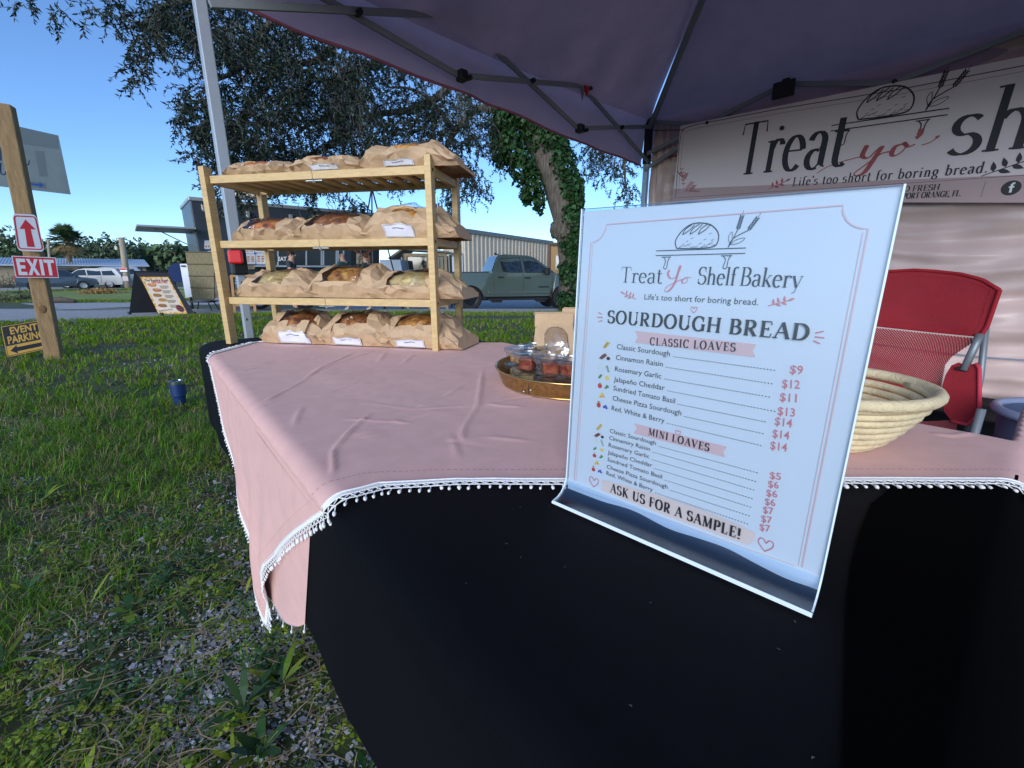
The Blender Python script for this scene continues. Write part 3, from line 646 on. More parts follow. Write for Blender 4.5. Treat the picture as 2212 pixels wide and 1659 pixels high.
b = MB(); b.ribbon([TC_+Vector(((.1495+z*.33)*math.cos(R(229+z*90)), (.1495+z*.33)*math.sin(R(229+z*90)), .003+z)) for z in (0, .008, .016, .024)], .0012, (-.65, -.75, .3)); b.build('seam', BLACKINK, tray)
M_CUP = film('clear plastic cup', (.96, .97, .98), .08, .12, .6)
M_LID = film('clear plastic lid', (.93, .95, .97), .16, .2, .7)
def cup_proto():
    root = thing('sample_cup', '', 'plastic cup', (0, 0, 0), 'sample cups on the tray')
    b = MB(); b.lathe([(0, .0005), (.022, .0005), (.0235, .002), (.0285, .026), (.0295, .0275)], 36); b.build('cup', M_CUP, root, True)
    b = MB(); b.lathe([(.0312, .0235), (.0314, .0275), (.0312, .0315), (.0285, .0322), (.0275, .0295), (.0255, .0292), (.024, .0298), (0, .0298)], 40)
    for k in range(40):
        a = k*math.pi/20; b.box((.0314*math.cos(a), .0314*math.sin(a), .0262), (.0009, .0009, .004))
    smooth_by(b.build('lid', M_LID, root), 50); return root
proto = cup_proto(); first = [True]
def spot(px, py, z):
    p = atz(px, py, HT+z); d = Vector((p.x-TC_.x, p.y-TC_.y, 0)); d = d*min(1, .113/d.length)
    return Vector((TC_.x+d.x, TC_.y+d.y, HT+.008))
def cup(p, lvl, lab, bread=None, blab=''):
    loc = (p.x, p.y, HT+.008+lvl*.033)
    if first[0]: proto.location = loc; proto['label'] = lab; first[0] = False
    else: dup(proto, loc, random.uniform(0, 6), lab)
    if bread:
        m_ = MB(); rnd = random.Random(px_seed[0]); px_seed[0] += 1
        a = rnd.uniform(0, 3); Xv = Vector((math.cos(a), math.sin(a), 0)); Yv = Vector((-math.sin(a), math.cos(a), 0))
        bm = bmesh.new(); bmesh.ops.create_cube(bm, size=1); bmesh.ops.subdivide_edges(bm, edges=bm.edges[:], cuts=5, use_grid_fill=True); bm.verts.index_update()
        vs = [Vector(loc)+Vector((0, 0, .0125))+(Xv*v.co.x*.029+Yv*v.co.y*.026+ZV*v.co.z*.021)*(1+.12*nz(v.co, 3, px_seed[0])) for v in bm.verts]
        m_.add(vs, [[v.index for v in f.verts] for f in bm.faces]); bm.free()
        tag(m_.build('bread_piece', crust(bread), None, True), blab, 'bread', 'bread samples in the cups')
px_seed = [40]
sA = spot(1111, 814, .03); sB = spot(1171, 829, .03); sC = spot(1232, 824, .03); sD = spot(1114, 795, .03); sE = spot(1150, 787, .03); sF = spot(1092, 800, .022)
cup(sA, 0, 'lower cup of the left stack, sunk behind the tray rim', 'pale', 'seeded bread piece in the lower cup of the left stack')
cup(sA, 1, 'upper cup of the left stack holding a red-brown bread cube', 'red', 'red-brown bread cube in the upper cup of the left stack')
cup(sB, 0, 'lower cup of the front middle stack near the tray rim', 'brown', 'dark bread piece in the lower cup of the front stack')
cup(sB, 1, 'upper cup of the front middle stack with dark red bread', 'red', 'dark red crusty cube in the upper cup of the front stack')
cup(sC, 0, 'lower cup of the stack half hidden by the menu sign', 'brown', 'bread piece in the lower cup beside the menu sign')
cup(sC, 1, 'upper cup of the stack half hidden by the menu sign', 'red', 'bread piece in the upper cup beside the menu sign')
cup(sD, 0, 'lower cup of the stack behind the left stack', 'pale', 'bread piece in the lower cup behind the left stack')
cup(sD, 1, 'upper cup of the stack behind the left stack, price on lid', 'gold', 'golden bread piece in the upper cup behind the left stack')
cup(sE, 0, 'lower cup of the stack beside the standing kraft bag', 'pale', 'bread piece in the lower cup beside the kraft bag')
cup(sE, 1, 'rearmost upper cup beside the standing kraft bag', 'gold', 'bread piece in the rearmost upper cup')
# standing kraft bag with folded top, and a second one behind it
def stand_bag(c, wdt, dep, hgt, yaw, label, win=True):
    root = thing('paper_bag', label, 'paper bag', c, 'standing kraft bags'); X = Vector((math.cos(yaw), math.sin(yaw), 0)); Y = Vector((-math.sin(yaw), math.cos(yaw), 0))
    body = MB(); film_ = MB(); NU, NV = 120, 70; rows_ = []
    for j in range(NV+1):
        v = j/NV; z = hgt*v; row = []
        k = 1-.5*ss(.5, 1, v); wob = .008*math.sin(v*7+1)
        for i in range(NU):
            a = i/NU*4; sd_ = int(a); t = a-sd_; hw, hd = wdt/2*(1-.05*math.sin(v*8+.5)), dep/2*(1-.93*ss(.3, .97, v))
            if sd_ == 0: p = (-hw+2*hw*t, -hd)
            elif sd_ == 1: p = (hw-.012*math.sin(t*3.14)*ss(.2, .8, v), -hd+2*hd*t)
            elif sd_ == 2: p = (hw-2*hw*t, hd)
            else: p = (-hw+.012*math.sin(t*3.14)*ss(.2, .8, v), hd-2*hd*t)
            q = Vector(c)+X*(p[0])+Y*(p[1]+wob*v+.02*ss(.4, 1, v))+ZV*z
            q += (X*p[0]+Y*p[1]).normalized()*.004*nz(q, 22)
            row.append(q)
        rows_.append(row)
    vs = [q for r in rows_ for q in r]; fb, fw = [], []
    for j in range(NV):
        for i in range(NU):
            f = (j*NU+i, j*NU+(i+1) % NU, (j+1)*NU+(i+1) % NU, (j+1)*NU+i)
            u_ = (i+.5)/NU*4; v = (j+.5)/NV
            inw = win and u_ < 1 and ((abs(u_-.5) < .31 and .06 < v < .6) or ((u_-.5)**2/.095+(v-.6)**2/.03 < 1 and v >= .6))
            (fw if inw else fb).append(f)
    body.add(vs, fb); smooth_by(body.build('bag', M_KRAFT, root), 40)
    if fw:
        used = sorted({i for f in fw for i in f}); mp = {i: k for k, i in enumerate(used)}
        ins = MB(); ins.add([vs[i]+Y*.007 for i in used], [tuple(mp[i] for i in f) for f in fw]); ins.build('bag_inside', M_KRAFT, root)
        film_.add([vs[i]-Y*(.002+.007*abs(nz(vs[i], 26))+.004*nz(vs[i], 60)) for i in used], [tuple(mp[i] for i in f) for f in fw]); smooth_by(film_.build('window', film('crinkled film', gloss=.24, rough=.16, edge=.7, bump=.4, bs=40), root, False), 20)
    fo = MB(); top = Vector(c)+ZV*(hgt-.006)+Y*(.016+.009)
    fo.box(top-ZV*.010-Y*.007, (wdt*1.02, .010, .030), X, Y, ZV, .002); fo.build('folded_top', M_KRAFT, root)
    return root
bp_ = atz(1198, 806, HT+.008)
stand_bag((bp_.x, bp_.y+.012, HT+.008),   .083, .06, .128, .06, 'upright kraft bag with arched clear window and folded top in the tray')
stand_bag((bp_.x+.058, bp_.y+.06, HT+.008), .08, .055, .134, -.25, 'second upright kraft bag tucked behind the windowed one', False)
# ------------------------------------------------------------ menu sign
MA = atz(1195, 1083, HT+.0035); MBp = atz(1742, 1322, HT+.0035); MX = (MBp-MA).normalized(); MBK = Vector((-MX.y, MX.x, 0)); LEAN = R(3)
MV = MBK*math.sin(LEAN)+ZV*math.cos(LEAN); MNRM = MX.cross(MV).normalized(); MW, MH = .2157, .279
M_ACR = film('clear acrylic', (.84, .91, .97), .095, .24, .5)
M_ACRE = mat('acrylic edge', (.75, .85, .9), .1, spec=.8)
holder = thing('sign_holder', 'clear acrylic slanted sign holder standing at the table corner', 'sign holder', MA+MX*MW/2)
BR_ = .022; ANG = math.pi/2-LEAN; LQ = BR_*ANG
def hp(u, a, d=0.):                      # a runs up the profile: curved lip, then the panel; d = offset towards the viewer
    if a < LQ:
        g = a/BR_; return MA+MX*u+MBK*(BR_*math.sin(g)-d*math.sin(g))+ZV*(BR_*(1-math.cos(g))+d*math.cos(g))
    return MA+MX*u+MBK*(BR_*math.sin(ANG))+ZV*(BR_*(1-math.cos(ANG)))+MV*(a-LQ)+MNRM*d
MPL = Plane(MA+MBK*(BR_*math.sin(ANG))+ZV*(BR_*(1-math.cos(ANG))), MX, MV, 0)
TLu, TRu = MPL.uv(1258, 452), MPL.uv(1958, 398)
def hq(a, v, d=0.):                      # panel point: a across, v from the lip edge to the top
    T_ = LQ+TLu[1]+(TRu[1]-TLu[1])*a; aa = T_*v; t = max(0, aa-LQ)/(T_-LQ); u0, u1 = TLu[0]*t, MW+(TRu[0]-MW)*t
    return hp(u0+(u1-u0)*a, aa, d)
print('panel', TLu, TRu)
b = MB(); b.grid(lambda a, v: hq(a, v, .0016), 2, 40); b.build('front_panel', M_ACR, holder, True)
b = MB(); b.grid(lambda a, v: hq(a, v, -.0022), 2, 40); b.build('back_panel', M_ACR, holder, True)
b = MB()
for u_ in (0, 1): b.ribbon([hq(u_, k/40, -.0003) for k in range(41)], .0036, MX); 
for u_ in (.002, .998): b.ribbon([hq(u_, k/40, .0018) for k in range(41)], .0011, MNRM)
b.tube([hp(MW*k/10, -.001, 0) for k in range(11)], .0017, 6); b.ribbon([hq(k/10, 1, 0) for k in range(11)], .0036, MV); b.build('polished_edge', M_ACRE, holder)
# printed sheet inside the holder
MP = Plane(MA+MBK*(BR_*math.sin(ANG)), MX, MV, .0004); MP.N = MX.cross(MV).normalized()
m1 = lambda x, y: ((2250+x/1.7015)*.553, (750+y/1.7015)*.553)
m2 = lambda x, y: ((2150+x/1.7467)*.553, (1500+y/1.7467)*.553)
sheet = thing('menu_sheet', 'white printed bakery price list standing inside the acrylic sign holder', 'menu', MA+MX*MW/2+MBK*BR_)
wav = [MP.uv(*m2(*q)) for q in ((128, 715), (350, 800), (560, 862), (800, 985), (1000, 1050), (1200, 1120), (1400, 1225), (1600, 1325), (1772, 1385))]
wl = crom(wav, 6)
def bot(u_):
    for a, c in zip(wl, wl[1:]):
        if a[0] <= u_ <= c[0]: return a[1]+(c[1]-a[1])*(u_-a[0])/(c[0]-a[0])
    return wl[0][1] if u_ < wl[0][0] else wl[-1][1]
PT = MP.uv(1262, 457); PTR = MP.uv(1953, 402)
b = MB(); b.grid(lambda a, v: MP.p((.0012+(MW-.0024)*a)*(1-v)+(PT[0]+(PTR[0]-PT[0])*a)*v, bot(.0012+(MW-.0024)*a)*(1-v)+(PT[1]+(PTR[1]-PT[1])*a)*v)-MP.N*.0006, 40, 12); b.build('paper', mat('white paper', (.66, .69, .73), .7), sheet, True)
ink, pink, pale, peach = MB(), MB(), MB(), MB(); nrm = MP.N
P2 = lambda u_, v, q=0: MP.p(u_, v, q)
def txt(kind, s_, a, b_, hgt, mb, conv, **kw):
    A_, B_ = MP.uv(*conv(*a)), MP.uv(*conv(*b_)); pl, L = MP.line(A_, B_)
    if kind == 'serif': serif(mb, s_, pl, L, hgt, nrm=nrm, **kw)
    else: sans(mb, s_, pl, L, hgt, **kw)
def mm(conv, *pts): return [MP.uv(*conv(*q)) for q in pts]
def poly(mb, conv, pts, q=0): mb.poly([P2(*c, q) for c in mm(conv, *pts)])
def line(mb, conv, pts, wd, q=2): mb.ribbon([P2(*c, q) for c in mm(conv, *pts)], wd, nrm)
# frame with notched corners
fl, frr = MP.uv(*m1(105, 265))[0], MP.uv(*m1(1960, 165))[0]; ft = MP.uv(*m1(1870, 80))[1]; nb = .0145
fbm = MP.uv(*m2(1665, 1230))[1]
line_ = lambda pts, wd: pale.ribbon([P2(*q, 1) for q in pts], wd, nrm)
cr = lambda cx, cy, a0, a1: arc(cx, cy, nb, nb, a0, a1, 8)
fbb = max(fbm, bot(.02)+.004)
line_([(fl, fbb)]+cr(fl, ft, 270, 360)+cr(frr, ft, 180, 270)+[(frr, fbm)], .0009)
line_([(fl+.0022, fbb)]+[(fl+.0022, ft-nb-.002)], .0004); line_([(frr-.0022, fbm), (frr-.0022, ft-nb-.002)], .0004)
line_([(fl, bot(fl)+.004), (frr-.004, fbm-.001)], .0005)
# logo
o_, e_ = MP.uv(*m1(535, 388)), MP.uv(*m1(1130, 375)); k_ = e_[0]-o_[0]
logo(ink, lambda x, y: P2(o_[0]+k_*x, (o_[1]+e_[1])/2+k_*y, 3), nrm, .00055)
txt('serif', 'Treat', (292, 600), (572, 608), .0128, ink, m1, thick=.10, thin=.03)
txt('serif', 'Shelf', (803, 612), (1062, 622), .0128, ink, m1, thick=.10, thin=.03)
txt('serif', 'Bakery', (1082, 622), (1500, 640), .0128, ink, m1, thick=.10, thin=.03)
script_stroke(pink, lambda a, c: P2(a, c, 4), mm(m1, (622, 520), (612, 545), (632, 575), (668, 560), (700, 500), (690, 500), (660, 600), (620, 655), (592, 660), (605, 630), (660, 600), (705, 580)), .0013, nrm)
script_stroke(pink, lambda a, c: P2(a, c, 5), mm(m1, (735, 568), (708, 585), (712, 606), (738, 598), (742, 572), (735, 568), (770, 568)), .0011, nrm)
txt('sans', "Life's too short for boring bread.", (455, 714), (1210, 752), .0045, ink, m1)
for c, f in (((357, 690), -1), ((1350, 735), 1)):
    q = MP.uv(*m1(*c)); sprig(pink, lambda a, d: P2(q[0]+a, q[1]+d, 2), nrm, .0062, .0006, f)
q = MP.uv(*m1(785, 782)); heart(pink, lambda a, d: P2(q[0]+a, q[1]+d, 2), nrm, .0045, .0005)
txt('serif', 'SOURDOUGH BREAD', (207, 868), (1548, 988), .0108, ink, m1, thick=.2, thin=.075, track=.06)
for pts in ([(148, 800), (172, 812)], [(142, 832), (178, 833)], [(152, 862), (176, 853)], [(1590, 938), (1648, 925)], [(1588, 962), (1652, 970)], [(1578, 988), (1622, 1008)]): line(pink, m1, pts, .0009)
poly(pale, m1, [(393, 922), (1200, 1012), (1175, 1055), (1195, 1098), (393, 1000), (413, 962)])
txt('serif', 'CLASSIC LOAVES', (490, 1016), (1062, 1060), .0062, ink, m1, thick=.19, thin=.07, track=.16)
ROWS = [(m1, 'Classic Sourdough', (272, 1042), (624, 1092), (650, 1095), (1337, 1188), '$9', (1420, 1205), (1507, 1213)),
 (m1, 'Cinnamon Raisin', (265, 1114), (577, 1160), (600, 1165), (1320, 1278), '$12', (1370, 1300), (1488, 1308)),
 (m1, 'Rosemary Garlic', (260, 1190), (567, 1240), (590, 1243), (1303, 1366), '$11', (1355, 1388), (1467, 1398)),
 (m1, 'Jalape\u00f1o Cheddar', (252, 1258), (590, 1318), (610, 1322), (1340, 1462), '$13', (1340, 1480), (1455, 1494)),
 (m2, 'Sundried Tomato Basil', (430, 42), (850, 133), (870, 138), (1483, 262), '$14', (1530, 278), (1648, 297)),
 (m2, 'Cheese Pizza Sourdough', (425, 110), (893, 215), (915, 222), (1470, 343), '$14', (1515, 362), (1630, 380)),
 (m2, 'Red, White & Berry', (418, 178), (778, 266), (797, 268), (1453, 424), '$14', (1500, 442), (1615, 462)),
 (m2, 'Classic Sourdough', (405, 330), (720, 417), (740, 425), (1428, 610), '$5', (1498, 643), (1575, 655)),
 (m2, 'Cinnamiry Raisin', (402, 378), (680, 457), (700, 465), (1417, 670), '$6', (1487, 703), (1560, 714)),
 (m2, 'Rosemary Garlic', (398, 427), (675, 508), (695, 516), (1405, 728), '$6', (1475, 763), (1550, 775)),
 (m2, 'Jalape\u00f1o Cheddar', (392, 477), (695, 568), (712, 576), (1393, 787), '$6', (1465, 822), (1537, 834)),
 (m2, 'Sundried Tomato Basil', (390, 525), (762, 646), (780, 655), (1383, 845), '$7', (1452, 878), (1525, 891)),
 (m2, 'Cheese Pizza Sourdough', (385, 574), (800, 716), (820, 725), (1373, 905), '$7', (1440, 938), (1515, 952)),
 (m2, 'Red, White & Berry', (383, 618), (698, 735), (717, 742), (1362, 960), '$7', (1430, 996), (1503, 1010))]
for k, (cv, s_, a, b_, d0, d1, pr, p0, p1) in enumerate(ROWS):
    txt('sans', s_, a, b_, .0044 if k < 7 else .0038, ink, cv)
    A_, B_ = MP.uv(*cv(*d0)), MP.uv(*cv(*d1)); nd = int((B_[0]-A_[0])/.0021)
    for i in range(nd):
        t = i/nd; c = (A_[0]+(B_[0]-A_[0])*t, A_[1]+(B_[1]-A_[1])*t); ink.ribbon([P2(c[0], c[1]+.0001, 1), P2(c[0]+.0008, c[1]+.0001, 1)], .0007, nrm)
    txt('sans', pr, p0, p1, .0058 if k < 7 else .005, pink, cv, bold=.012)
poly(pale, m2, [(573, 268), (1208, 428), (1180, 462), (1195, 500), (568, 335), (592, 300)])
txt('serif', 'MINI LOAVES', (668, 346), (1085, 458), .0062, ink, m2, thick=.2, thin=.075, track=.14)
q3 = MP.uv(*m2(872, 332)); heart(pink, lambda a, d: P2(q3[0]+a, q3[1]+d, 4), nrm, .0042, .0005)
poly(peach, m2, [(350, 655), (430, 672), (700, 745), (1000, 845), (1300, 965), (1400, 1020), (1395, 1065), (1345, 1098), (1100, 1010), (800, 905), (500, 785), (345, 725), (358, 690)])
txt('serif', 'ASK US FOR A SAMPLE!', (408, 735), (1300, 1056), .0088, ink, m2, thick=.2, thin=.075, track=.1)
for c in ((298, 668), (1470, 1098)):
    q4 = MP.uv(*m2(*c)); heart(pink, lambda a, d: P2(q4[0]+a, q4[1]+d, 2), nrm, .0095, .0008)
# little pictures before each line
IC = {'wheat': (.72, .5, .12), 'brown': (.18, .05, .03), 'dark': (.05, .03, .03), 'white': (.7, .68, .62), 'green': (.07, .25, .05), 'yellow': (.85, .6, .1), 'red': (.6, .05, .03), 'crust': (.7, .4, .08), 'blue': (.05, .08, .4)}
icm = {k: MB() for k in IC}
def el(kd, cv, c, rx, ry, a=0, q=3):
    u0 = MP.uv(*cv(*c)); icm[kd].poly([P2(u0[0]+rx*math.cos(t)*math.cos(R(a))-ry*math.sin(t)*math.sin(R(a)), u0[1]+rx*math.cos(t)*math.sin(R(a))+ry*math.sin(t)*math.cos(R(a)), q) for t in [k*math.pi/7 for k in range(14)]])
def icons(cv, cs, s):
    (a, b_, c, d, e, f, g) = cs
    for k in range(5): el('wheat', cv, (a[0]-12+6*k, a[1]+14-7*k), .0016*s, .0007*s, 100); el('wheat', cv, (a[0]-6+6*k, a[1]+16-7*k), .0016*s, .0007*s, 10)
    el('brown', cv, b_, .0042*s, .0010*s, 40); el('brown', cv, (b_[0]+8, b_[1]+6), .0040*s, .0009*s, 40, 4); el('dark', cv, (b_[0]+38, b_[1]+16), .0019*s, .0016*s)
    el('white', cv, c, .0021*s, .0022*s); el('white', cv, (c[0], c[1]-16), .0006*s, .0022*s, 0, 4)
    for k in range(5): el('green', cv, (c[0]+38+3*k, c[1]-8+9*k), .0013*s, .0004*s, 30)
    el('green', cv, d, .0027*s, .0011*s, 50); el('yellow', cv, (d[0]+46, d[1]+10), .0023*s, .0018*s, 10)
    el('red', cv, e, .0023*s, .0021*s); el('green', cv, (e[0], e[1]-18), .0012*s, .0004*s, 0, 4); el('green', cv, (e[0]+42, e[1]+12), .0018*s, .0010*s, 30); el('green', cv, (e[0]+50, e[1]+4), .0018*s, .0010*s, -30, 4)
    u0 = MP.uv(*cv(*f)); icm['yellow'].poly([P2(u0[0]-.0034*s, u0[1]-.0022*s, 3), P2(u0[0]+.0034*s, u0[1]-.0006*s, 3), P2(u0[0]+.0002*s, u0[1]+.0030*s, 3)])
    el('red', cv, (f[0]-4, f[1]+4), .0006*s, .0006*s, 0, 5); el('red', cv, (f[0]+8, f[1]+2), .0005*s, .0005*s, 0, 5); u1 = (u0[0]+.0018*s, u0[1]+.0013*s); icm['crust'].ribbon([P2(u0[0]+.0034*s, u0[1]-.0006*s, 6), P2(*u1, 6), P2(u0[0]+.0002*s, u0[1]+.003*s, 6)], .0009*s, nrm)
    el('red', cv, g, .0022*s, .0024*s); el('green', cv, (g[0], g[1]-22), .0015*s, .0005*s, 0, 4)
    for k, (dx, dy) in enumerate(((32, 14), (48, 20), (42, 8))): el('blue', cv, (g[0]+dx+4, g[1]+dy), .0012*s, .0012*s, 0, 3+k)
icons(m1, [(200, 1015), (178, 1090), (168, 1165), (162, 1225), (160, 1288), (170, 1355), (152, 1415)], 1.)
icons(m2, [(332, 292), (318, 345), (310, 390), (305, 440), (302, 488), (315, 540), (295, 582)], .85)
for nm, mb_, mt in (('lettering', ink, BLACKINK), ('pink_lettering', pink, PINKINK), ('ribbon_print', pale, PALEPINK), ('brush_stroke', peach, mat('peach print', (.78, .60, .53), .6))): mb_.build(nm, mt, sheet)
for k, v in icm.items():
    if v.v: v.build('food_pictures', mat('print '+k, IC[k], .6), sheet)
# ------------------------------------------------------------ proofing basket
BC = Vector((.418, .575, HT+.004))
M_CANE = mat('pale cane', (.68, .56, .34), .6, var=.16, vs=60, bump=.3, bs=260)
bk = thing('proofing_basket', 'pale coiled cane proofing basket on the pink cloth behind the sign', 'basket', BC)
b = MB(); pts = []; NT = 11
for i in range(NT*48+1):
    t = i/(NT*48); a = i/48*2*math.pi; k = t*NT
    if k < 4: r_ = .014*k+.012; z = .0045
    else: g = (k-4)/(NT-4); r_ = .066+.044*g**.8; z = .0045+.066*g
    pts.append(BC+Vector((r_*math.cos(a)*1.05, r_*math.sin(a), z)))
pts = [p+Vector((nz(p, 30), nz(p, 30, 4), nz(p, 24, 8)))*.0009 for p in pts]; b.tube(pts, [.0054*(1+.10*nz(p, 45)) for p in pts], 8); b.build('coil', M_CANE, bk, True)
b = MB(); b.tube([BC+Vector((.1135*math.cos(a)*1.05, .1135*math.sin(a), .0745)) for a in [k*math.pi/32 for k in range(65)]], .0072, 10, False); b.build('rim', M_CANE, bk, True)
# ------------------------------------------------------------ canopy tent
TA = Vector((-1.05, 1.75, 0)); TD_ = Vector((.72849, .68505, 0)); TI = Vector((.68505, -.72849, 0)); TL = 2.87; TW = 3.0
TB = TA+TD_*TL; TCc = TB+TI*TW; TDd = TA+TI*TW; PEAK = (TA+TCc)/2+ZV*3.0
def ab(t, z, i=0.): return TA+TD_*t+TI*i+ZV*z
M_CAN = mat('mauve canopy fabric', (.50, .37, .49), .75, var=.08, vs=6, bump=.25, bs=260, spec=.3, transl=.12)
M_VAL = mat('mauve valance fabric', (.50, .33, .40), .75, var=.06, vs=6, bump=.15, bs=260, spec=.3, transl=.42)
M_PINKT = mat('dusty rose edging', (.33, .10, .14), .8)
M_STEEL = mat('grey painted steel', (.40, .44, .48), .42, metal=.25, var=.05, vs=20)
M_TRUSS = mat('grey truss steel', (.25, .28, .29), .5, metal=.2)
M_BLK = mat('black plastic', (.012, .012, .014), .4)
M_REDP = mat('red plastic', (.62, .015, .02), .35)
M_SATIN = mat('pink satin', (.66, .50, .46), .36, var=.04, vs=5, bump=.0, spec=.6, sheen=.2)
tent = thing('canopy_tent', 'mauve pop-up canopy tent with grey scissor frame and pink satin back wall', 'tent', (TA+TCc)/2)
ZE = 2.07                                   # eave, top of the valance
cors = [TA, TB, TCc, TDd]
def vbot(k, t): # bottom of the valance
    if k == 0: return 1.90-.135*t
    if k == 3: return 1.99
    return 1.80
for k in range(4):
    a, c = cors[k], cors[(k+1) % 4]; b = MB(); inn = (PEAK-(a+c)/2); inn.z = 0; inn.normalize()
    def pf(u_, v, a=a, c=c, inn=inn):
        e = a.lerp(c, u_)+ZV*(ZE-.03*math.sin(u_*math.pi)); p = e.lerp(PEAK, v)
        sag = .09*math.sin(math.pi*min(1, v*1.1))*math.sin(math.pi*u_)*(1-v)
        cr = .045*math.sin((u_*34+v*9)+3*nz(p, 1.3))*(1-ss(0, .3, v))*(.4+abs(nz(p, 2)))+.014*nz((p.x*3, p.y*3, p.z*8))*(1-v)
        d = abs(u_-.5)*2; hip = -.02*(d**8)
        return p-ZV*(sag+cr*.8*ss(0, .05, v))
    b.grid(pf, 60, 30); b.build('roof_panel', M_CAN, tent, True)
    out = -inn; b = MB()
    def vf(u_, v, a=a, c=c, out=out, k=k):
        top = ZE-.03*math.sin(u_*math.pi); p = a.lerp(c, u_); z = top+(vbot(k, u_)-top)*v
        wv = (.014*math.sin(u_*9+1)*v+.012*math.sin(u_*37+v*3+2*nz(p, 2))*(.3+.7*v)*(.5+abs(nz(p, 3))))
        return p+out*((.03+wv+.02*v)*min(1, v*6))+ZV*z
    b.grid(vf, 110, 10); b.build('valance', M_VAL if k in (0, 3) else M_CAN, tent, True)
    b = MB(); b.tube([vf(i/60, 1.0) for i in range(61)], .007, 5); b.build('valance_binding', M_PINKT, tent, True)
    # hip rafter
    b = MB(); h0 = a+ZV*(ZE-.08)+(PEAK-a).normalized()*.03; h1 = a.lerp(PEAK, .5)+ZV*(ZE*.5-.02-.0); mid = a.lerp(PEAK-ZV*.06, .52)+ZV*(ZE*.48-.05)
    b.beam(h0, mid, .024, .034, bev=.003); b.beam(mid, PEAK-ZV*.10, .024, .034, bev=.003); b.build('hip_rafter', M_TRUSS, tent)
    b = MB(); b.box(mid, (.045, .045, .05), bev=.006); b.build('rafter_joint', M_BLK, tent)
def pole(P, lockface):
    o = MB(); o.box(P+ZV*1.535, (.037, .037, 1.09), TD_, TI, ZV, .003); po = o.build('pole', M_STEEL, tent)
    o = MB(); o.box(P+ZV*.51, (.029, .029, .98), TD_, TI, ZV, .003); o.box(P+ZV*.006, (.11, .11, .008), TD_, TI, ZV, .002); lg = o.build('inner_leg', M_STEEL, po)
    o = MB()
    for z in (.92, .78, .52, .36, .2): o.lathe([(0, .0004), (.006, .0004), (.006, -.001)], 12, P+ZV*z-TI*0+lockface*.0147, lockface.orthogonal().normalized(), lockface.cross(lockface.orthogonal().normalized()), lockface)
    o.build('adjustment_hole', mat('hole', (.004, .004, .004), .9), lg)
    o = MB(); o.box(P+ZV*1.0, (.052, .052, .10), TD_, TI, ZV, .006); lk = o.build('leg_lock', M_BLK, po)
    o = MB(); o.box(P+ZV*1.015+lockface*.034, (.05, .05, .016), lockface.cross(ZV), ZV, lockface, .008); o.build('lock_button', M_REDP, lk)
    o = MB(); o.box(P+ZV*2.06, (.055, .055, .10), TD_, TI, ZV, .006)
    if P is not TA: o.box(P+ZV*1.80, (.05, .05, .07), TD_, TI, ZV, .006); o.box(P+ZV*1.93, (.045, .045, .2), TD_, TI, ZV); o.build('corner_bracket', M_BLK, po)
for P in cors: pole(P, (Vector((.35, -.94, 0)) if P is TA else TI))
def truss(O, D, I, J):
    def q(t, z, o_=.0): return O+D*t+I*(.02+o_)+ZV*z
    bars = [((.02, 2.05), J[0][1]), ((.02, 1.83), J[0][0])]
    for k in range(2): bars += [(J[k][0], J[k+1][1]), (J[k][1], J[k+1][0])] if k < len(J)-1 else []
    bars += [(J[-1][0], (TL-.02, 1.78)), (J[-1][1], (TL-.02, 2.015))]
    for i, (a, c) in enumerate(bars):
        o = MB(); s_ = .016 if i % 2 else 0
        o.beam(q(*a, s_), q(*c, s_), .013, .026, side=I, bev=.002); o.build('truss_bar', M_TRUSS, tent)
    for tp_, bt in J:
        for c, up in ((tp_, 1), (bt, 0)):
            o = MB(); o.box(q(c[0], c[1], .01), (.045, .05, .05), D, I, ZV, .008); o.lathe([(0, .02), (.012, .02), (.012, 0)], 10, q(c[0]+.02, c[1]-.012, .035), D, ZV, I); jo = o.build('truss_joint', M_BLK, tent)
            if up:
                o = MB(); o.prism([q(c[0]-.03, c[1]-.012, .03), q(c[0]+.005, c[1]-.01, .04), q(c[0]-.008, c[1]-.06, .035)], I*.012); o.build('red_tab', M_REDP, jo)
                o = MB(); o.prism([q(c[0]-.05, c[1]-.01, .02), q(c[0]-.02, c[1]-.02, .03), q(c[0]-.03, c[1]-.085, .02)], I*.006); o.build('strap', mat('webbing', (.28, .25, .22), .9), jo)
    for i in range(len(J)+1):
        a = (J[i-1] if i else ((.02, 2.05), (.02, 1.83))); c = (J[i] if i < len(J) else ((TL-.02, 2.015), (TL-.02, 1.78)))
        t = (a[0][0]+c[0][0])/2; z = (a[0][1]+a[1][1]+c[0][1]+c[1][1])/4
        o = MB(); o.lathe([(0, .012), (.011, .012), (.013, 0), (.013, -.03)], 10, q(t, z, .03), D, ZV, I); o.build('pivot_bolt', M_BLK, tent)
truss(TA, TD_, TI, [((1.08, 2.14), (1.076, 1.892)), ((2.03, 2.08), (2.005, 1.84))])
truss(TB, TI, -TD_, [((.93, 2.06), (.93, 1.82)), ((1.98, 2.03), (1.98, 1.79))])
for t in (.93, 1.98):
    o = MB(); o.box(TB+TI*t-TD_*.07+ZV*(2.02 if t < 1 else 1.97), (.12, .02, .09), TI, TD_, ZV, .006); o.build('wall_clip', M_BLK, tent)
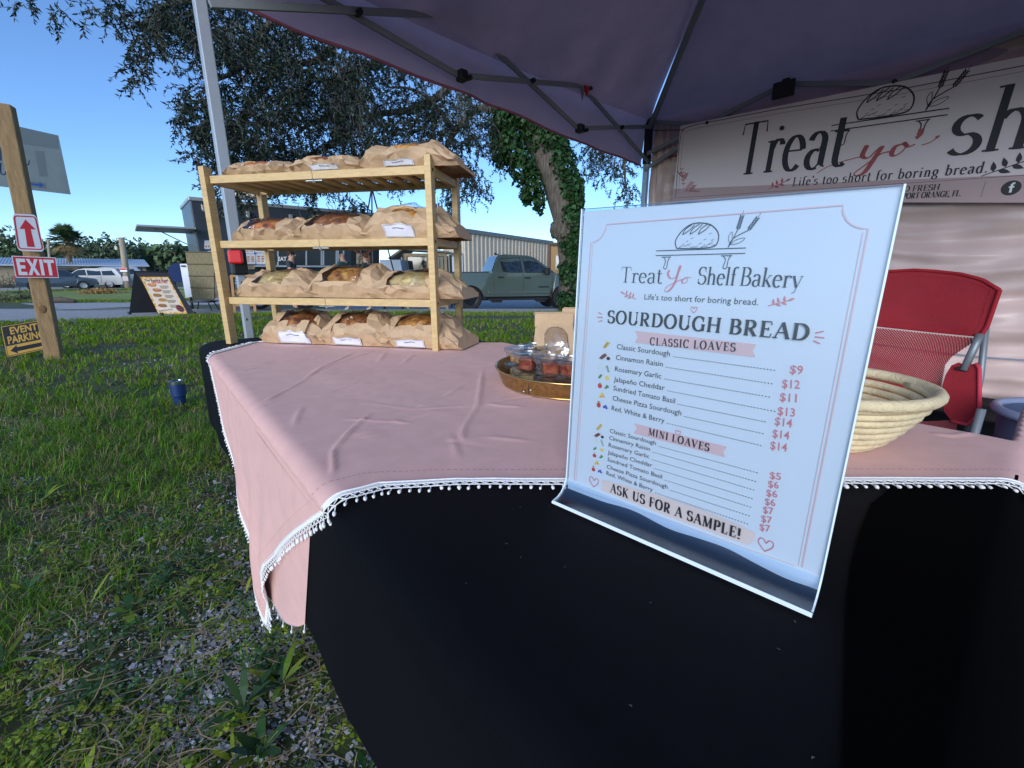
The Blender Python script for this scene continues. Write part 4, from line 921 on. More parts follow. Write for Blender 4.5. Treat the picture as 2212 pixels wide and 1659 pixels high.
# satin back wall, hanging in wide horizontal pleats
b = MB()
def wf(u_, v):
    p = TB+TI*(.04+u_*(TW-.06)); z = 2.06+(.12-2.06)*v
    g = ss(.09, .0, u_)
    w_ = .022*math.sin(z*21+2.4*nz((p.x*1.5, p.y*1.5, z*.9))+u_*3)*(1-g)*ss(2.0, 1.7, z)+.010*math.sin(z*55+5*nz((p.x*2, p.y*2, z*2)))*(1-g)+.012*abs(nz((u_*9, z*26, .5)))*(1-g)
    w_ += g*.05*math.sin(u_*360+z*3)+.012*nz((u_*22, z*6, 1))+.03*math.sin(u_*6)
    z -= .02*math.sin(u_*12)*v
    return p+TD_*(.045+w_)+ZV*z
b.grid(wf, 150, 170); b.build('back_wall', M_SATIN, tent, True)
o = MB(); o.tube([wf(i/30, .78)-TD_*.02 for i in range(31)], .004, 5); o.build('wall_cord', mat('blue cord', (.25, .3, .42), .6), tent, True)
# crossing brace by the corner post
o = MB(); o.beam(TB+ZV*1.72+TI*.0-TD_*.03, TB+TI*.62-TD_*.02+ZV*1.98, .013, .024, side=TD_, bev=.002); o.build('truss_bar', M_TRUSS, tent)
# ------------------------------------------------------------ banner
BW0 = TB-TD_*.06
BP = Plane(BW0, TI, ZV, .0012)
if BP.N.dot(EYEV-BW0) < 0: BP.N = -BP.N
B3 = lambda x, y: BP.uv((2600+x/1.58)*.553, (y/1.58)*.553)
banner = thing('banner', 'wide pale pink bakery banner with black serif lettering hung on the tent wall', 'banner', BW0+ZV*1.3)
TLc, BLc = BP.uv(1470, 272), BP.uv(1452, 436)
TRc, BRc = (2.72, 1.872), (2.72, 1.20)
def bq(a, v):
    t = (TLc[0]+(TRc[0]-TLc[0])*a, TLc[1]+(TRc[1]-TLc[1])*a); l = (BLc[0]+(BRc[0]-BLc[0])*a, BLc[1]+(BRc[1]-BLc[1])*a)
    return (t[0]+(l[0]-t[0])*v, t[1]+(l[1]-t[1])*v)
def bwave(u_, z): return .006*math.sin(u_*7+z*4)*.5
b = MB(); b.grid(lambda a, v: BP.p(*bq(a, v))-BP.N*.0016, 30, 8); b.build('sheet', mat('pink vinyl', (.78, .68, .68), .55, spec=.4), banner, True)
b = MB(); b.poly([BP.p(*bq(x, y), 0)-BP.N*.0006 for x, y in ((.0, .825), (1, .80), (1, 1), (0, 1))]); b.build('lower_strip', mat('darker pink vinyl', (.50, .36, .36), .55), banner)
bi, br_, bp2 = MB(), MB(), MB(); nB = BP.N
PB = lambda u_, v, q=0: BP.p(u_, v, q+2)
def bl(mb, pts, wd, q=3): mb.ribbon([PB(*B3(*c), q) for c in pts], wd, nB)
def bserif(s_, a, c, hgt, mb, **kw):
    pl, L = BP.line(B3(*a), B3(*c)); serif(mb, s_, pl, L, hgt, nrm=nB, **kw)
# frame line with rounded corner
bl(bi, [(62, 1215), (85, 900)]+[tuple(q) for q in crom([(90, 870), (110, 800), (185, 770)], 5)]+[(700, 672), (1400, 560), (2212, 405), (2900, 280)], .004)
bl(bp2, [(80, 1200), (102, 900)]+[tuple(q) for q in crom([(105, 880), (125, 815), (200, 790)], 5)]+[(700, 700), (1400, 590), (2212, 440), (2900, 312)], .002)
bl(bp2, [(50, 1222), (1200, 1150), (2212, 1082), (2900, 1035)], .003)
o_, e_ = B3(1025, 775), B3(1750, 668); k_ = e_[0]-o_[0]; sl = (e_[1]-o_[1])/k_
logo(bi, lambda x, y: PB(o_[0]+k_*x, o_[1]+k_*(sl*x+y*1.06), 4), nB, .0055)
bserif('Treat', (425, 1085), (1095, 1022), .305, bi, thick=.10, thin=.03)
bserif('shelf', (1715, 962), (2990, 845), .28, bi, thick=.11, thin=.03)
def bs(pts, wd): script_stroke(br_, lambda a, c: PB(a, c, 5), [B3(*q) for q in pts], wd, nB)
bs([(935, 1070), (1000, 1030), (1100, 995), (1190, 970)], .014); bs([(1195, 975), (1245, 895), (1215, 960), (1250, 975), (1300, 930), (1335, 905), (1300, 960), (1230, 1060), (1180, 1085), (1165, 1070), (1230, 1020), (1330, 950), (1400, 935)], .019)
bs([(1480, 885), (1420, 905), (1395, 950), (1420, 960), (1465, 930), (1490, 890), (1470, 880), (1500, 905), (1540, 890)], .018); bs([(1575, 795), (1570, 830), (1545, 855)], .016); bs([(1580, 895), (1630, 880), (1690, 840), (1665, 850)], .014)
bserif("Life's too short for boring bread.", (780, 1150), (1985, 1065), .05, bi, thick=.13, thin=.05, track=.12)
bserif('BAKED FRESH', (1335, 1192), (1690, 1172), .028, bi, thick=.18, thin=.07)
bserif('PORT ORANGE, FL.', (1460, 1228), (1822, 1210), .028, bi, thick=.18, thin=.07)
for k in range(12): bl(bi, [(1975-k*2.6, 1122+k*8), (1974-k*2.6, 1126+k*8)], .003)
c_ = B3(2132, 1160); rr_ = abs(B3(2195, 1160)[0]-c_[0])
bi.poly([PB(c_[0]+rr_*math.cos(t), c_[1]+rr_*math.sin(t), 6) for t in [k*math.pi/16 for k in range(32)]])
fw_ = MB(); fw_.ribbon([PB(c_[0]+x*rr_, c_[1]+y*rr_, 12) for x, y in ((.3, .58), (.12, .6), (.02, .45), (.02, -.62))], rr_*.26, nB); fw_.ribbon([PB(c_[0]+x*rr_, c_[1]+y*rr_, 13) for x, y in ((-.25, .12), (.3, .12))], rr_*.2, nB)
for c, s_ in (((690, 1140), .05), ((2100, 1030), .075)):
    q5 = B3(*c); sprig(bi if s_ > .06 else br_, lambda a, d: PB(q5[0]+a, q5[1]+d, 3), nB, s_, .004)
for (x0, y0), (x1, y1) in (((115, 1180), (100, 1045)), ((115, 1180), (205, 1185)), ((110, 1120), (130, 1075)), ((120, 1180), (165, 1130)), ((105, 1100), (85, 1070)), ((150, 1182), (180, 1150))):
    bl(br_, [(x0, y0), (x1, y1)], .002)
    for k in range(5):
        t = .3+.17*k; x, y = x0+(x1-x0)*t, y0+(y1-y0)*t; bl(br_, [(x, y), (x+8, y-7), (x+14, y-8)], [.001, .007, .001]); bl(br_, [(x, y), (x-7, y-8), (x-12, y-10)], [.001, .007, .001])
bi.build('lettering', BLACKINK, banner); br_.build('red_lettering', mat('brick red print', (.42, .09, .10), .55), banner); bp2.build('line_print', mat('grey rose print', (.25, .14, .15), .6), banner); fw_.build('round_emblem', WHITEP, banner)
o = MB(); o.tube([TB+ZV*1.995-TD_*.03, BP.p(TLc[0]+.02, TLc[1]-.03)], .003, 5); o.build('tie_cord', M_BLK, banner)
o = MB(); o.lathe([(.006, .001), (.012, .001), (.012, -.001)], 14, BP.p(TLc[0]+.025, TLc[1]-.03)+BP.N*.001, TI, ZV, BP.N); o.build('grommet', mat('steel', (.5, .5, .48), .3, 1), banner)
# ------------------------------------------------------------ red folding chair
CF = Vector((-.70, -.714, 0)).normalized(); CX_ = Vector((.714, -.70, 0)).normalized()
CP0 = atd(2156, 632, 1.42); CPL = Plane(CP0, CX_, (ZV-CF*.18).normalized(), 0.)
if CPL.N.dot(EYEV-CP0) < 0: CPL.N = -CPL.N
M_REDF = mat('red canvas', (.26, .003, .012), .75, var=.12, vs=12, bump=.3, bs=400, sheen=.15)
chair = thing('camp_chair', 'red folding camp chair with mesh back and cup holder behind the table', 'chair', (CP0.x-.2, CP0.y+.05, 0))
def cz(x, y): return CPL.uv((3250+x/1.508)*.553, (950+y/1.508)*.553)
def bow(u_, v): return -CPL.N*(.03*math.sin(math.pi*(u_+.52)/.52)**1)*0+CPL.N*(.05*(((u_+.26)/.26)**2-1))
top = [cz(*q) for q in ((320, 166), (480, 158), (620, 168), (750, 186), (880, 225), (978, 290))]
ux = top[-1][0]; cx0 = ux-.27
left_top = [(2*cx0-u_, v) for u_, v in reversed(top) if 2*cx0-u_ < top[0][0]-.02]
ctop = left_top+top
def tv(u_):
    for a, c in zip(ctop, ctop[1:]):
        if a[0] <= u_ <= c[0]: return a[1]+(c[1]-a[1])*(u_-a[0])/(c[0]-a[0])
    return ctop[-1][1]
mv = cz(560, 505)[1]; bv = cz(600, 860)[1]
def side(v):                                       # right border of the back as a function of height
    vs_ = [cz(*q) for q in ((640, 860), (668, 715), (705, 670), (860, 565), (905, 500), (978, 290))]
    for a, c in zip(vs_, vs_[1:]):
        if a[1] <= v <= c[1]: return a[0]+(c[0]-a[0])*(v-a[1])/(c[1]-a[1])
    return vs_[0][0] if v < vs_[0][1] else vs_[-1][0]
def cpt(u_, v, lift=0.): return CPL.O+CPL.U*u_+CPL.V*v+CPL.N*(.05*(((u_-cx0)/.27)**2)+lift+.004*nz((u_*14, v*14, .2)))
b = MB()
def upf(a, t):
    wv = .27; u_ = cx0-wv+2*wv*a; v0 = mv-.03*(a-.5); v1 = tv(max(ctop[0][0], min(ctop[-1][0], u_))); v = v0+(v1-v0)*t; uu = cx0+(side(v)-cx0)*(2*a-1); return cpt(uu, v)
b.grid(upf, 40, 14); b.build('backrest', M_REDF, chair, True)
b = MB(); b.tube([upf(i/40, 1.0) for i in range(41)], .006, 6); b.tube([upf(i/40, 0.0) for i in range(41)], .004, 6)
for s_ in (0, 1): b.tube([upf(s_, i/14) for i in range(15)], .007, 6)
b.build('piping', mat('dark red piping', (.30, .004, .012), .8), chair, True)
b = MB()
for t in (.06, .10, .9): b.ribbon([upf(.03+.94*i/40, t)+CPL.N*.0015 for i in range(41)], .0016, CPL.N)
for a_ in (.035, .965): b.ribbon([upf(a_, .05+.9*i/14)+CPL.N*.0015 for i in range(15)], .0016, CPL.N)
b.build('seam_stitching', mat('dark red piping', (.30, .004, .012), .8), chair)
b = MB(); nu_, nv_ = 40, 16                          # open mesh of thin threads
def mf(a, t):
    v = bv+(mv-.004-bv)*t-.03*(a-.5)*t; return cpt(cx0+(side(v)-cx0)*(2*a-1), v, -.001)
for i in range(-nv_*2, nu_*2, 1):
    l1 = [mf((i+k)/nu_/1.6, k/nv_/1.6) for k in range(int(nv_*1.6)+1) if 0 <= (i+k)/nu_/1.6 <= 1]
    l2 = [mf((i-k+nv_*1.6)/nu_/1.6, k/nv_/1.6) for k in range(int(nv_*1.6)+1) if 0 <= (i-k+nv_*1.6)/nu_/1.6 <= 1]
    for l in (l1, l2):
        if len(l) > 1: b.ribbon(l, .0030, CPL.N)
b.build('mesh_panel', M_REDF, chair)
b = MB(); b.grid(lambda a, t: cpt(cx0+(side(bv)-cx0)*(2*a-1), bv-.07*t, .01*t), 20, 3); b.build('lower_back', M_REDF, chair, True)
seatz = .44; sc0 = CPL.O+CPL.U*cx0; sc0 = Vector((sc0.x, sc0.y, 0))+CF*.12
b = MB(); b.grid(lambda a, t: sc0+CX_*((a-.5)*.50)+CF*(t*.42)+ZV*(seatz+.05*(2*a-1)**2-.03*math.sin(t*3.1)), 14, 12); b.build('seat', M_REDF, chair, True)
M_TUBE = mat('silver tube', (.22, .25, .27), .45, .4)
for s_ in (-1, 1):
    b = MB(); t_ = cpt(cx0+s_*.25, tv(cx0+s_*.24)-.03, -.02); fx_ = sc0+CX_*(s_*.30)-CF*.10; b.tube([t_, Vector((t_.x, t_.y, .62))+CX_*(s_*.03)+CF*.03, sc0+CX_*(s_*.28)+CF*.10+ZV*.02], .009, 8); b.build('frame_tube', M_TUBE, chair, True)
    b = MB(); b.tube([sc0+CX_*(s_*.27)+CF*.40+ZV*.62, sc0+CX_*(s_*.27)+CF*.40+ZV*.01], .009, 8); b.tube([sc0+CX_*(s_*.27)+CF*.40+ZV*.03, sc0+CX_*(-s_*.27)+CF*(.40)+ZV*.40], .008, 8); b.tube([sc0+CX_*(s_*.27)-CF*.05+ZV*.02, sc0+CX_*(s_*.27)+CF*.40+ZV*.42], .008, 8); b.build('leg', M_TUBE, chair, True)
# armrest with cup holder pocket (right), plain armrest (left)
arm = [cz(*q) for q in ((700, 722), (740, 706), (790, 722), (835, 712), (858, 742), (856, 960), (830, 1020), (790, 1058), (700, 1040), (660, 990), (640, 870), (665, 780))]
b = MB(); b.prism([cpt(*q, .03) for q in arm], -CPL.N*.02); b.build('cup_holder', M_REDF, chair)
c_ = cz(778, 745); b = MB(); b.lathe([(0, .001), (.022, .001), (.024, 0)], 18, cpt(*c_, .032), CPL.U, CPL.V, CPL.N, sy=.35); b.build('cup_hole', mat('hole', (.004, .004, .004), .9), chair)
b = MB(); p0, p1 = cz(768, 752), cz(840, 600); b.tube([cpt(*p0, .028), cpt(*p1, .012), cpt(*cz(862, 545), .004)], .011, 10); b.build('back_post', M_TUBE, chair, True)
b = MB(); b.tube([cpt(*cz(*q), .032) for q in ((835, 712), (858, 742), (856, 960), (830, 1020), (790, 1058), (700, 1040))], .006, 6); b.build('arm_piping', mat('bright red piping', (.55, .04, .07), .8), chair, True)
b = MB(); b.grid(lambda a, t: sc0-CX_*(.27+.06*(a-.5))+CF*(-.05+.46*t)+ZV*(.62-.02*math.sin(t*3.1)), 3, 10); b.build('armrest', M_REDF, chair, True)
# ------------------------------------------------------------ storage bin, draped crate and added shade sheet behind the table
bc = atd(2330, 960, 1.15); bc = Vector((bc.x, bc.y, 0))
binr = thing('storage_bin', 'grey blue plastic bin with pale rounded rim at the right edge', 'bin', bc)
b = MB(); hz = atd(2200, 885, 1.15).z
b.lathe([(0, 0), (.115, 0), (.12, .01), (.155, hz-.03), (.158, hz-.028), (.15, hz-.02), (.118, .012), (0, .012)], 32, bc); smooth_by(b.build('bin_body', mat('slate plastic', (.06, .085, .15), .4, spec=.5), binr), 40)
b = MB(); b.tube([bc+Vector((.162*math.cos(a), .162*math.sin(a), hz-.018)) for a in [k*math.pi/24 for k in range(49)]], .012, 8, False); b.build('rim', mat('pale plastic', (.22, .26, .38), .35), binr, True)
dk = thing('draped_crate', 'low stack under a black cloth between the red chair and the back wall', 'crate', TB+TI*2.2-TD_*.35)
b = MB(); o = TB+TI*1.85-TD_*.5
def df(a, t):
    h_ = .38*(1-ss(.72, 1., max(abs(a-.5), abs(t-.5))*2))+.02*nz((a*5, t*5, .1)); return o+TI*((a-.5)*1.9)+TD_*((t-.5)*.75)+ZV*max(.012, h_)
b.grid(df, 40, 26); b.build('black_cloth', M_BLACK, dk, True)
b = MB(); b.box(o+ZV*.18, (1.1, .42, .33), TI, TD_, ZV, .01); b.build('crate', mat('grey plastic', (.3, .3, .32), .5), dk)
mt_ = MB(); mt_.grid(lambda a, t: TE*0+tp(-.10-1.1*a, -.2+2.3*t, -HT+.012+.008*nz((a*6, t*9, .7))), 20, 30); mo = mt_.build('floor_shade_sheet', M_BLACK, None, True)  # added black sheet stands in for deep shade on the tent floor
tag(mo, 'added black sheet standing in for the deep shade on the tent floor', 'shade sheet')
# ------------------------------------------------------------ sign post and its signs
Z2 = lambda x, y: (x*.25, 414.75+y*.25)
Z1 = lambda x, y: (x/2.212*.553, y/2.212*.553)
M_POST = mat('weathered pine', (.27, .17, .075), .8, var=.3, vs=9, bump=.35, bs=25, stretch=(5, 5, .7))
pb = gp(119, 775); ptop = aty(8, 226, pb.y)
post = thing('sign_post', 'leaning square timber post carrying the red arrow and exit signs', 'post', pb)
b = MB(); d = (ptop-pb); dn_ = d.normalized(); X = Vector((.86, .51, 0)); X = (X-dn_*X.dot(dn_)).normalized(); Y = dn_.cross(X); b.box((pb+ptop)/2-dn_*.1, (.135, .135, d.length+.2), X, Y, dn_, .01); b.build('timber', M_POST, post)
b = MB(); b.blob(pb.lerp(ptop, .22)-Y*.066, (.035, .008, .05), 2, X=X, Y=Y, Z=dn_); b.build('knot', mat('dark knot', (.16, .08, .03), .8, var=.3, vs=60), post, True)
def quadplace(pl, tl, tr_, br_, bl_, conv, W_=1., H_=1., q=0):      # printing area given by its four photo corners
    c = [pl.uv(*conv(*p)) for p in (tl, tr_, br_, bl_)]
    def place(x, y, k=0):
        u_, v = x/W_, 1-y/H_; t = [c[0][j]+(c[1][j]-c[0][j])*u_ for j in (0, 1)]; l = [c[3][j]+(c[2][j]-c[3][j])*u_ for j in (0, 1)]
        return pl.p(t[0]+(l[0]-t[0])*v, t[1]+(l[1]-t[1])*v, q+k)
    return place
def sign(name, label, cat, pl, conv, corners, th, mats, rad=0., group=None):
    root = thing(name, label, cat, pl.pt(*conv(*corners[3])), group)
    P = quadplace(pl, *corners, conv); pts = []
    if rad:
        for cx, cy, a in ((1-rad, 1-rad, 0), (rad, 1-rad, 90), (rad, rad, 180), (1-rad, rad, 270)):
            pts += [(cx+rad*math.cos(R(a+t)), cy+rad*math.sin(R(a+t))) for t in (0, 30, 60, 90)]
    else: pts = [(0, 0), (1, 0), (1, 1), (0, 1)]
    b = MB(); b.prism([P(*q)-pl.N*.0008 for q in pts], -pl.N*th); b.build('plate', mats, root); return root, P
def face_plane(P, nrm, lift=.001): nrm = Vector(nrm).normalized(); U = ZV.cross(nrm).normalized(); return Plane(P, U, nrm.cross(U), lift)
vw = (EYEV-pb); vw.z = 0; vw.normalize()
fp = face_plane(pb+vw*.075+ZV*1.2+(ptop-pb)*.0, (vw+Vector((.10, -.1, 0))), .0012)
lean = (ptop-pb)/(ptop-pb).length
M_WPL = mat('white sign plate', (.62, .64, .67), .45, var=.04, vs=5); M_RPL = mat('red sign plate', (.50, .018, .03), .45)
fpA = face_plane(pb+lean*1.75+vw*.10, vw, .0012); fpB = face_plane(pb+lean*1.3+vw*.10, vw, .0012)
r_, P = sign('arrow_sign', 'white sign with red border and upward red arrow above the exit sign', 'sign', fpA, Z2, ((105, 186), (312, 196), (388, 516), (152, 508)), .004, M_WPL, .14)
b = MB(); oc = []; ic = []
for cx, cy, a in ((.84, .86, 0), (.16, .86, 90), (.16, .14, 180), (.84, .14, 270)):
    oc += [(cx+.1*math.cos(R(a+t)), cy+.08*math.sin(R(a+t))) for t in (0, 30, 60, 90)]
b.ribbon([P(*q, 2) for q in oc+[oc[0], oc[1]]], .012, fpA.N); b.build('border', M_RPL, r_)
b = MB(); b.poly([P(*q, 4) for q in ((.5, .86), (.84, .6), (.64, .6), (.66, .12), (.38, .12), (.40, .6), (.2, .6))]); b.build('arrow', M_RPL, r_)
r_, P = sign('exit_sign', 'red exit sign with white capitals on the timber post', 'sign', fpB, Z2, ((98, 550), (480, 566), (510, 742), (136, 740)), .004, M_WPL)
b = MB(); b.poly([P(*q, 1) for q in ((.02, .035), (.98, .035), (.98, .965), (.02, .965))]); b.build('red_field', M_RPL, r_)
b = MB()
for ch, x0, x1 in (('E', .08, .28), ('X', .3, .57), ('I', .6, .675), ('T', .70, .94)):
    pl_ = lambda x, y, k=0, x0=x0, x1=x1: P(x0+(x1-x0)*x, .12+.76*y, 4)
    S = {'E': [[(0, 0), (.36, 0), (.36, 1), (0, 1)], [(.36, 0), (1, 0), (1, .2), (.36, .2)], [(.36, .4), (.9, .4), (.9, .6), (.36, .6)], [(.36, .8), (1, .8), (1, 1), (.36, 1)]],
         'X': [[(0, 0), (.3, 0), (.5, .34), (.7, 0), (1, 0), (.66, .5), (1, 1), (.7, 1), (.5, .66), (.3, 1), (0, 1), (.34, .5)]], 'I': [[(0, 0), (1, 0), (1, 1), (0, 1)]],
         'T': [[(.34, 0), (.66, 0), (.66, .8), (.34, .8)], [(0, .8), (1, .8), (1, 1), (0, 1)]]}[ch]
    for pp in S:
        if ch == 'X': b.add([pl_(*q) for q in pp], [(0, 1, 2, 11), (2, 3, 4, 5), (5, 6, 7, 8), (8, 9, 10, 11), (2, 5, 8, 11)])
        else: b.poly([pl_(*q) for q in pp])
b.build('lettering', M_WPL, r_)
# event parking sign behind the post foot
eb = gp(40, 800); ev = face_plane(pb-vw*.30+ZV*.3, vw+Vector((.0, .0, .12)), .0012)
M_YEL = mat('amber print', (.62, .36, .07), .55, var=.1, vs=10)
r_, P = sign('event_parking_sign', 'black and amber event parking sign leaning behind the timber post', 'sign', ev, Z2, ((0, 1160), (420, 1092), (470, 1345), (58, 1437)), .012, mat('black sign board', (.02, .022, .022), .5, var=.2, vs=12))
b = MB(); b.ribbon([P(*q, 1) for q in ((.02, .03), (.98, .03), (.98, .97), (.02, .97), (.02, .03), (.05, .03))], .008, ev.N)
b.add([P(*q, 2) for q in ((.04, .06), (.96, .06), (.96, .36), (.04, .36))], [(0, 1, 2, 3)])
sans(b, 'EVENT', lambda x, y, k=0: P(.17+.56*x, .70+.21*y, 3), 1, 1., bold=.03); sans(b, 'PARKING', lambda x, y, k=0: P(.09+.75*x, .42+.22*y, 3), 1, 1., bold=.03); b.build('lettering', M_YEL, r_)
b = MB(); b.poly([P(*q, 6) for q in ((.10, .2), (.24, .34), (.24, .27), (.94, .27), (.94, .14), (.24, .14), (.24, .07))]); b.build('arrow', BLACKINK, r_)
b = MB()
for x in (.2, .8): p = P(x, .0)-ev.N*.02; b.tube([p+ZV*.1, Vector((p.x, p.y, -.05))], .004, 6)
b.build('stake', mat('wire', (.1, .1, .1), .5, .8), r_)
# pale direction board on the far side of the post
wp = face_plane(pb-vw*.35+ZV*2.1, vw, .0012)
r_, P = sign('direction_board', 'large pale board with a blue arrow, its middle hidden by the timber post', 'sign', wp, Z1, ((-430, 960), (505, 1170), (612, 1680), (-430, 1560)), .012, mat('pale sign board', (.20, .25, .255), .5, var=.1, vs=3))
b = MB(); Pz = lambda x, y, k=2: wp.pt(*Z1(x, y), k)
serif(b, 'L', lambda x, y, k=0: Pz(150+110*x, 1425-150*y, 3), 1., 1., thick=.012, thin=.01, nrm=wp.N); serif(b, 'S', lambda x, y, k=0: Pz(170+72*x, 1525-100*y, 3), 1., 1., thick=.012, thin=.006, nrm=wp.N)
serif(b, 'RI', lambda x, y, k=0: Pz(-70+90*x, 1385-110*y, 3), 1., 1., thick=.012, thin=.008, nrm=wp.N); serif(b, 'TU', lambda x, y, k=0: Pz(-90+160*x, 1510-100*y, 3), 1., 1., thick=.012, thin=.008, nrm=wp.N)
b.build('lettering', mat('navy print', (.02, .04, .09), .5), r_)
b = MB(); b.poly([Pz(*q) for q in ((240, 1562), (395, 1580), (402, 1632), (250, 1610))]); b.poly([Pz(*q) for q in ((300, 1300), (380, 1308), (412, 1525), (345, 1525))]); b.poly([Pz(*q) for q in ((140, 1090), (495, 1172), (508, 1290), (160, 1240))]); b.build('grey_patches', mat('grey patch', (.14, .18, .19), .5), r_)
b = MB(); b.poly([Pz(*q, 5) for q in ((242, 1578), (340, 1592), (340, 1576), (385, 1602), (342, 1620), (342, 1608), (246, 1594))]); b.build('arrow', mat('blue print', (.02, .08, .35), .5), r_)
# ------------------------------------------------------------ insulated tumbler in the grass
tb_ = gp(392, 880); tum = thing('tumbler', 'navy blue insulated steel tumbler standing in the grass', 'tumbler', tb_)
b = MB(); b.lathe([(0, 0), (.034, 0), (.036, .004), (.038, .075), (.040, .082), (.046, .088), (.0485, .155), (.0485, .176)], 36, tb_); smooth_by(b.build('body', mat('navy powder coat', (.012, .035, .13), .38, spec=.5), tum), 40)
b = MB(); b.lathe([(.0485, .176), (.0488, .196), (.046, .197), (.045, .188), (0, .188)], 36, tb_); smooth_by(b.build('steel_rim', mat('brushed steel', (.62, .62, .60), .22, 1), tum), 40)
b = MB(); b.lathe([(.045, .1885), (.044, .197), (.040, .198), (.038, .192), (0, .192)], 36, tb_); smooth_by(b.build('lid', film('smoky lid', (.5, .52, .55), .2, .1, .6), tum), 40)
# ------------------------------------------------------------ sandwich board with food poster
gY = lambda px, Y: Vector((ray(px, 640).x/ray(px, 640).y*Y, Y, gz(ray(px, 640).x/ray(px, 640).y*Y, Y)))
F1, F2, B1_, B2_ = gY(342, 10.8), gY(413, 11.1), gY(272, 11.3), gY(337, 11.6)
T1 = aty(290, 585, (F1.y+B1_.y)/2); T2 = T1+(F2-F1)*.985
afr = thing('sandwich_board', 'black folding sandwich board with a parchment food poster by the gravel road', 'sign', (F1+F2+B1_+B2_)/4)
M_ABLK = mat('black board plastic', (.012, .013, .015), .45)
def slab(a, b_, c, d, th, name, m_, par):
    nn = (b_-a).cross(d-a).normalized()*th; q = MB(); q.prism([a, b_, c, d], nn); return q.build(name, m_, par)
nF = (F2-F1).cross(T1-F1-ZV*.06).normalized()
slab(F1+ZV*.06, F2+ZV*.06, T2, T1, -.035, 'front_panel', M_ABLK, afr); slab(B1_+ZV*.06, B2_+ZV*.06, T2, T1, .03, 'rear_panel', M_ABLK, afr)
for p in (F1, F2, B1_, B2_):
    q = MB(); q.box(p+ZV*.04, (.05, .07, .09), bev=.006); q.build('foot', M_ABLK, afr)
q = MB()
for t in (.3, .72): q.tube([T1.lerp(T2, t-.08), T1.lerp(T2, t-.07)+ZV*.07, T1.lerp(T2, t+.07)+ZV*.07, T1.lerp(T2, t+.08)], .014, 6)
q.build('handle', M_ABLK, afr)
q = MB(); uF = (F2-F1).normalized(); vF = nF.cross(uF).normalized()
if vF.z < 0: vF = -vF
ap = Plane(F1+ZV*.06, uF, vF, .006)
if ap.N.dot(EYEV-F1) < 0: ap.N = -ap.N
P = quadplace(ap, (1213, 735), (1455, 735), (1622, 1052), (1370, 1052), Z2)
q.grid(lambda a, t: P(a, t), 14, 20); q.build('poster', mat('parchment print', (.66, .55, .42), .5, var=.06, vs=3), afr)
q = MB(); rnd = random.Random(3)
for i in range(150):
    t = rnd.random(); sd_ = rnd.choice('lrtb'); o1 = rnd.uniform(0, .055); c = {'l': (o1, t), 'r': (1-o1, t), 't': (t, 1-o1*.7), 'b': (t, o1*.7)}[sd_]
    q.poly([P(min(1, max(0, c[0]+.035*math.cos(k)*rnd.uniform(.5, 1.2))), min(1, max(0, c[1]+.03*math.sin(k)*rnd.uniform(.5, 1.2))), 10+i) for k in range(6)])
q.build('burnt_edge', mat('amber burn', (.72, .36, .03), .5, island=.35), afr)
q = MB(); sans(q, 'The Rustick Road', lambda x, y, k=0: P(.08+.84*x, .88+.06*y, 180), 1, 1., bold=.02); 
for j in range(5):
    for l in range(3): q.add([P(.52+.05*j*0+a, .745-.13*j-.03*l+c, 180) for a, c in ((0, 0), (.30-.07*(l == 2), 0), (.30-.07*(l == 2), .013), (0, .013))], [(0, 1, 2, 3)])
q.lathe([(0, 0)], 3); sans(q, 'Smokin Good Food', lambda x, y, k=0: P(.05+.5*x, .05+.045*y+.05*x, 180), 1, 1.)
q.build('lettering', BLACKINK, afr)
q = MB(); sans(q, 'SPECIALTIES', lambda x, y, k=0: P(.3+.55*x, .825+.055*y, 190), 1, 1., bold=.03); q.build('red_lettering', REDINK, afr)
q = MB()
for j, (x, y) in enumerate(((.27, .78), (.35, .64), (.27, .5), (.37, .37), (.28, .22))):
    q.add([P(x+.15*math.cos(t)*(1+.1*math.sin(3*t+j)), y+.055*math.sin(t)*(1+.15*math.cos(2*t)), 185+j) for t in [k*math.pi/8 for k in range(16)]], [tuple(range(16))])
    q.add([P(x+.02+.1*math.cos(t), y+.015+.022*math.sin(t), 195+j) for t in [k*math.pi/8 for k in range(16)]], [tuple(range(16))])
q.build('food_pictures', mat('food print', (.42, .19, .06), .5, island=.5), afr)
q = MB(); q.add([P(.83+.14*math.cos(t), .14+.1*math.sin(t), 200) for t in [k*math.pi/12 for k in range(24)]], [tuple(range(24))]); q.build('round_logo', BLACKINK, afr)
q = MB(); q.ribbon([P(.83+.12*math.cos(t), .14+.086*math.sin(t), 206) for t in [k*math.pi/12 for k in range(26)]], .012, ap.N); sans(q, 'Rustick', lambda x, y, k=0: P(.75+.16*x, .15+.03*y, 206), 1, 1.); sans(q, 'Road', lambda x, y, k=0: P(.77+.12*x, .10+.03*y, 206), 1, 1.); q.build('logo_print', mat('logo red', (.5, .08, .05), .5), afr)
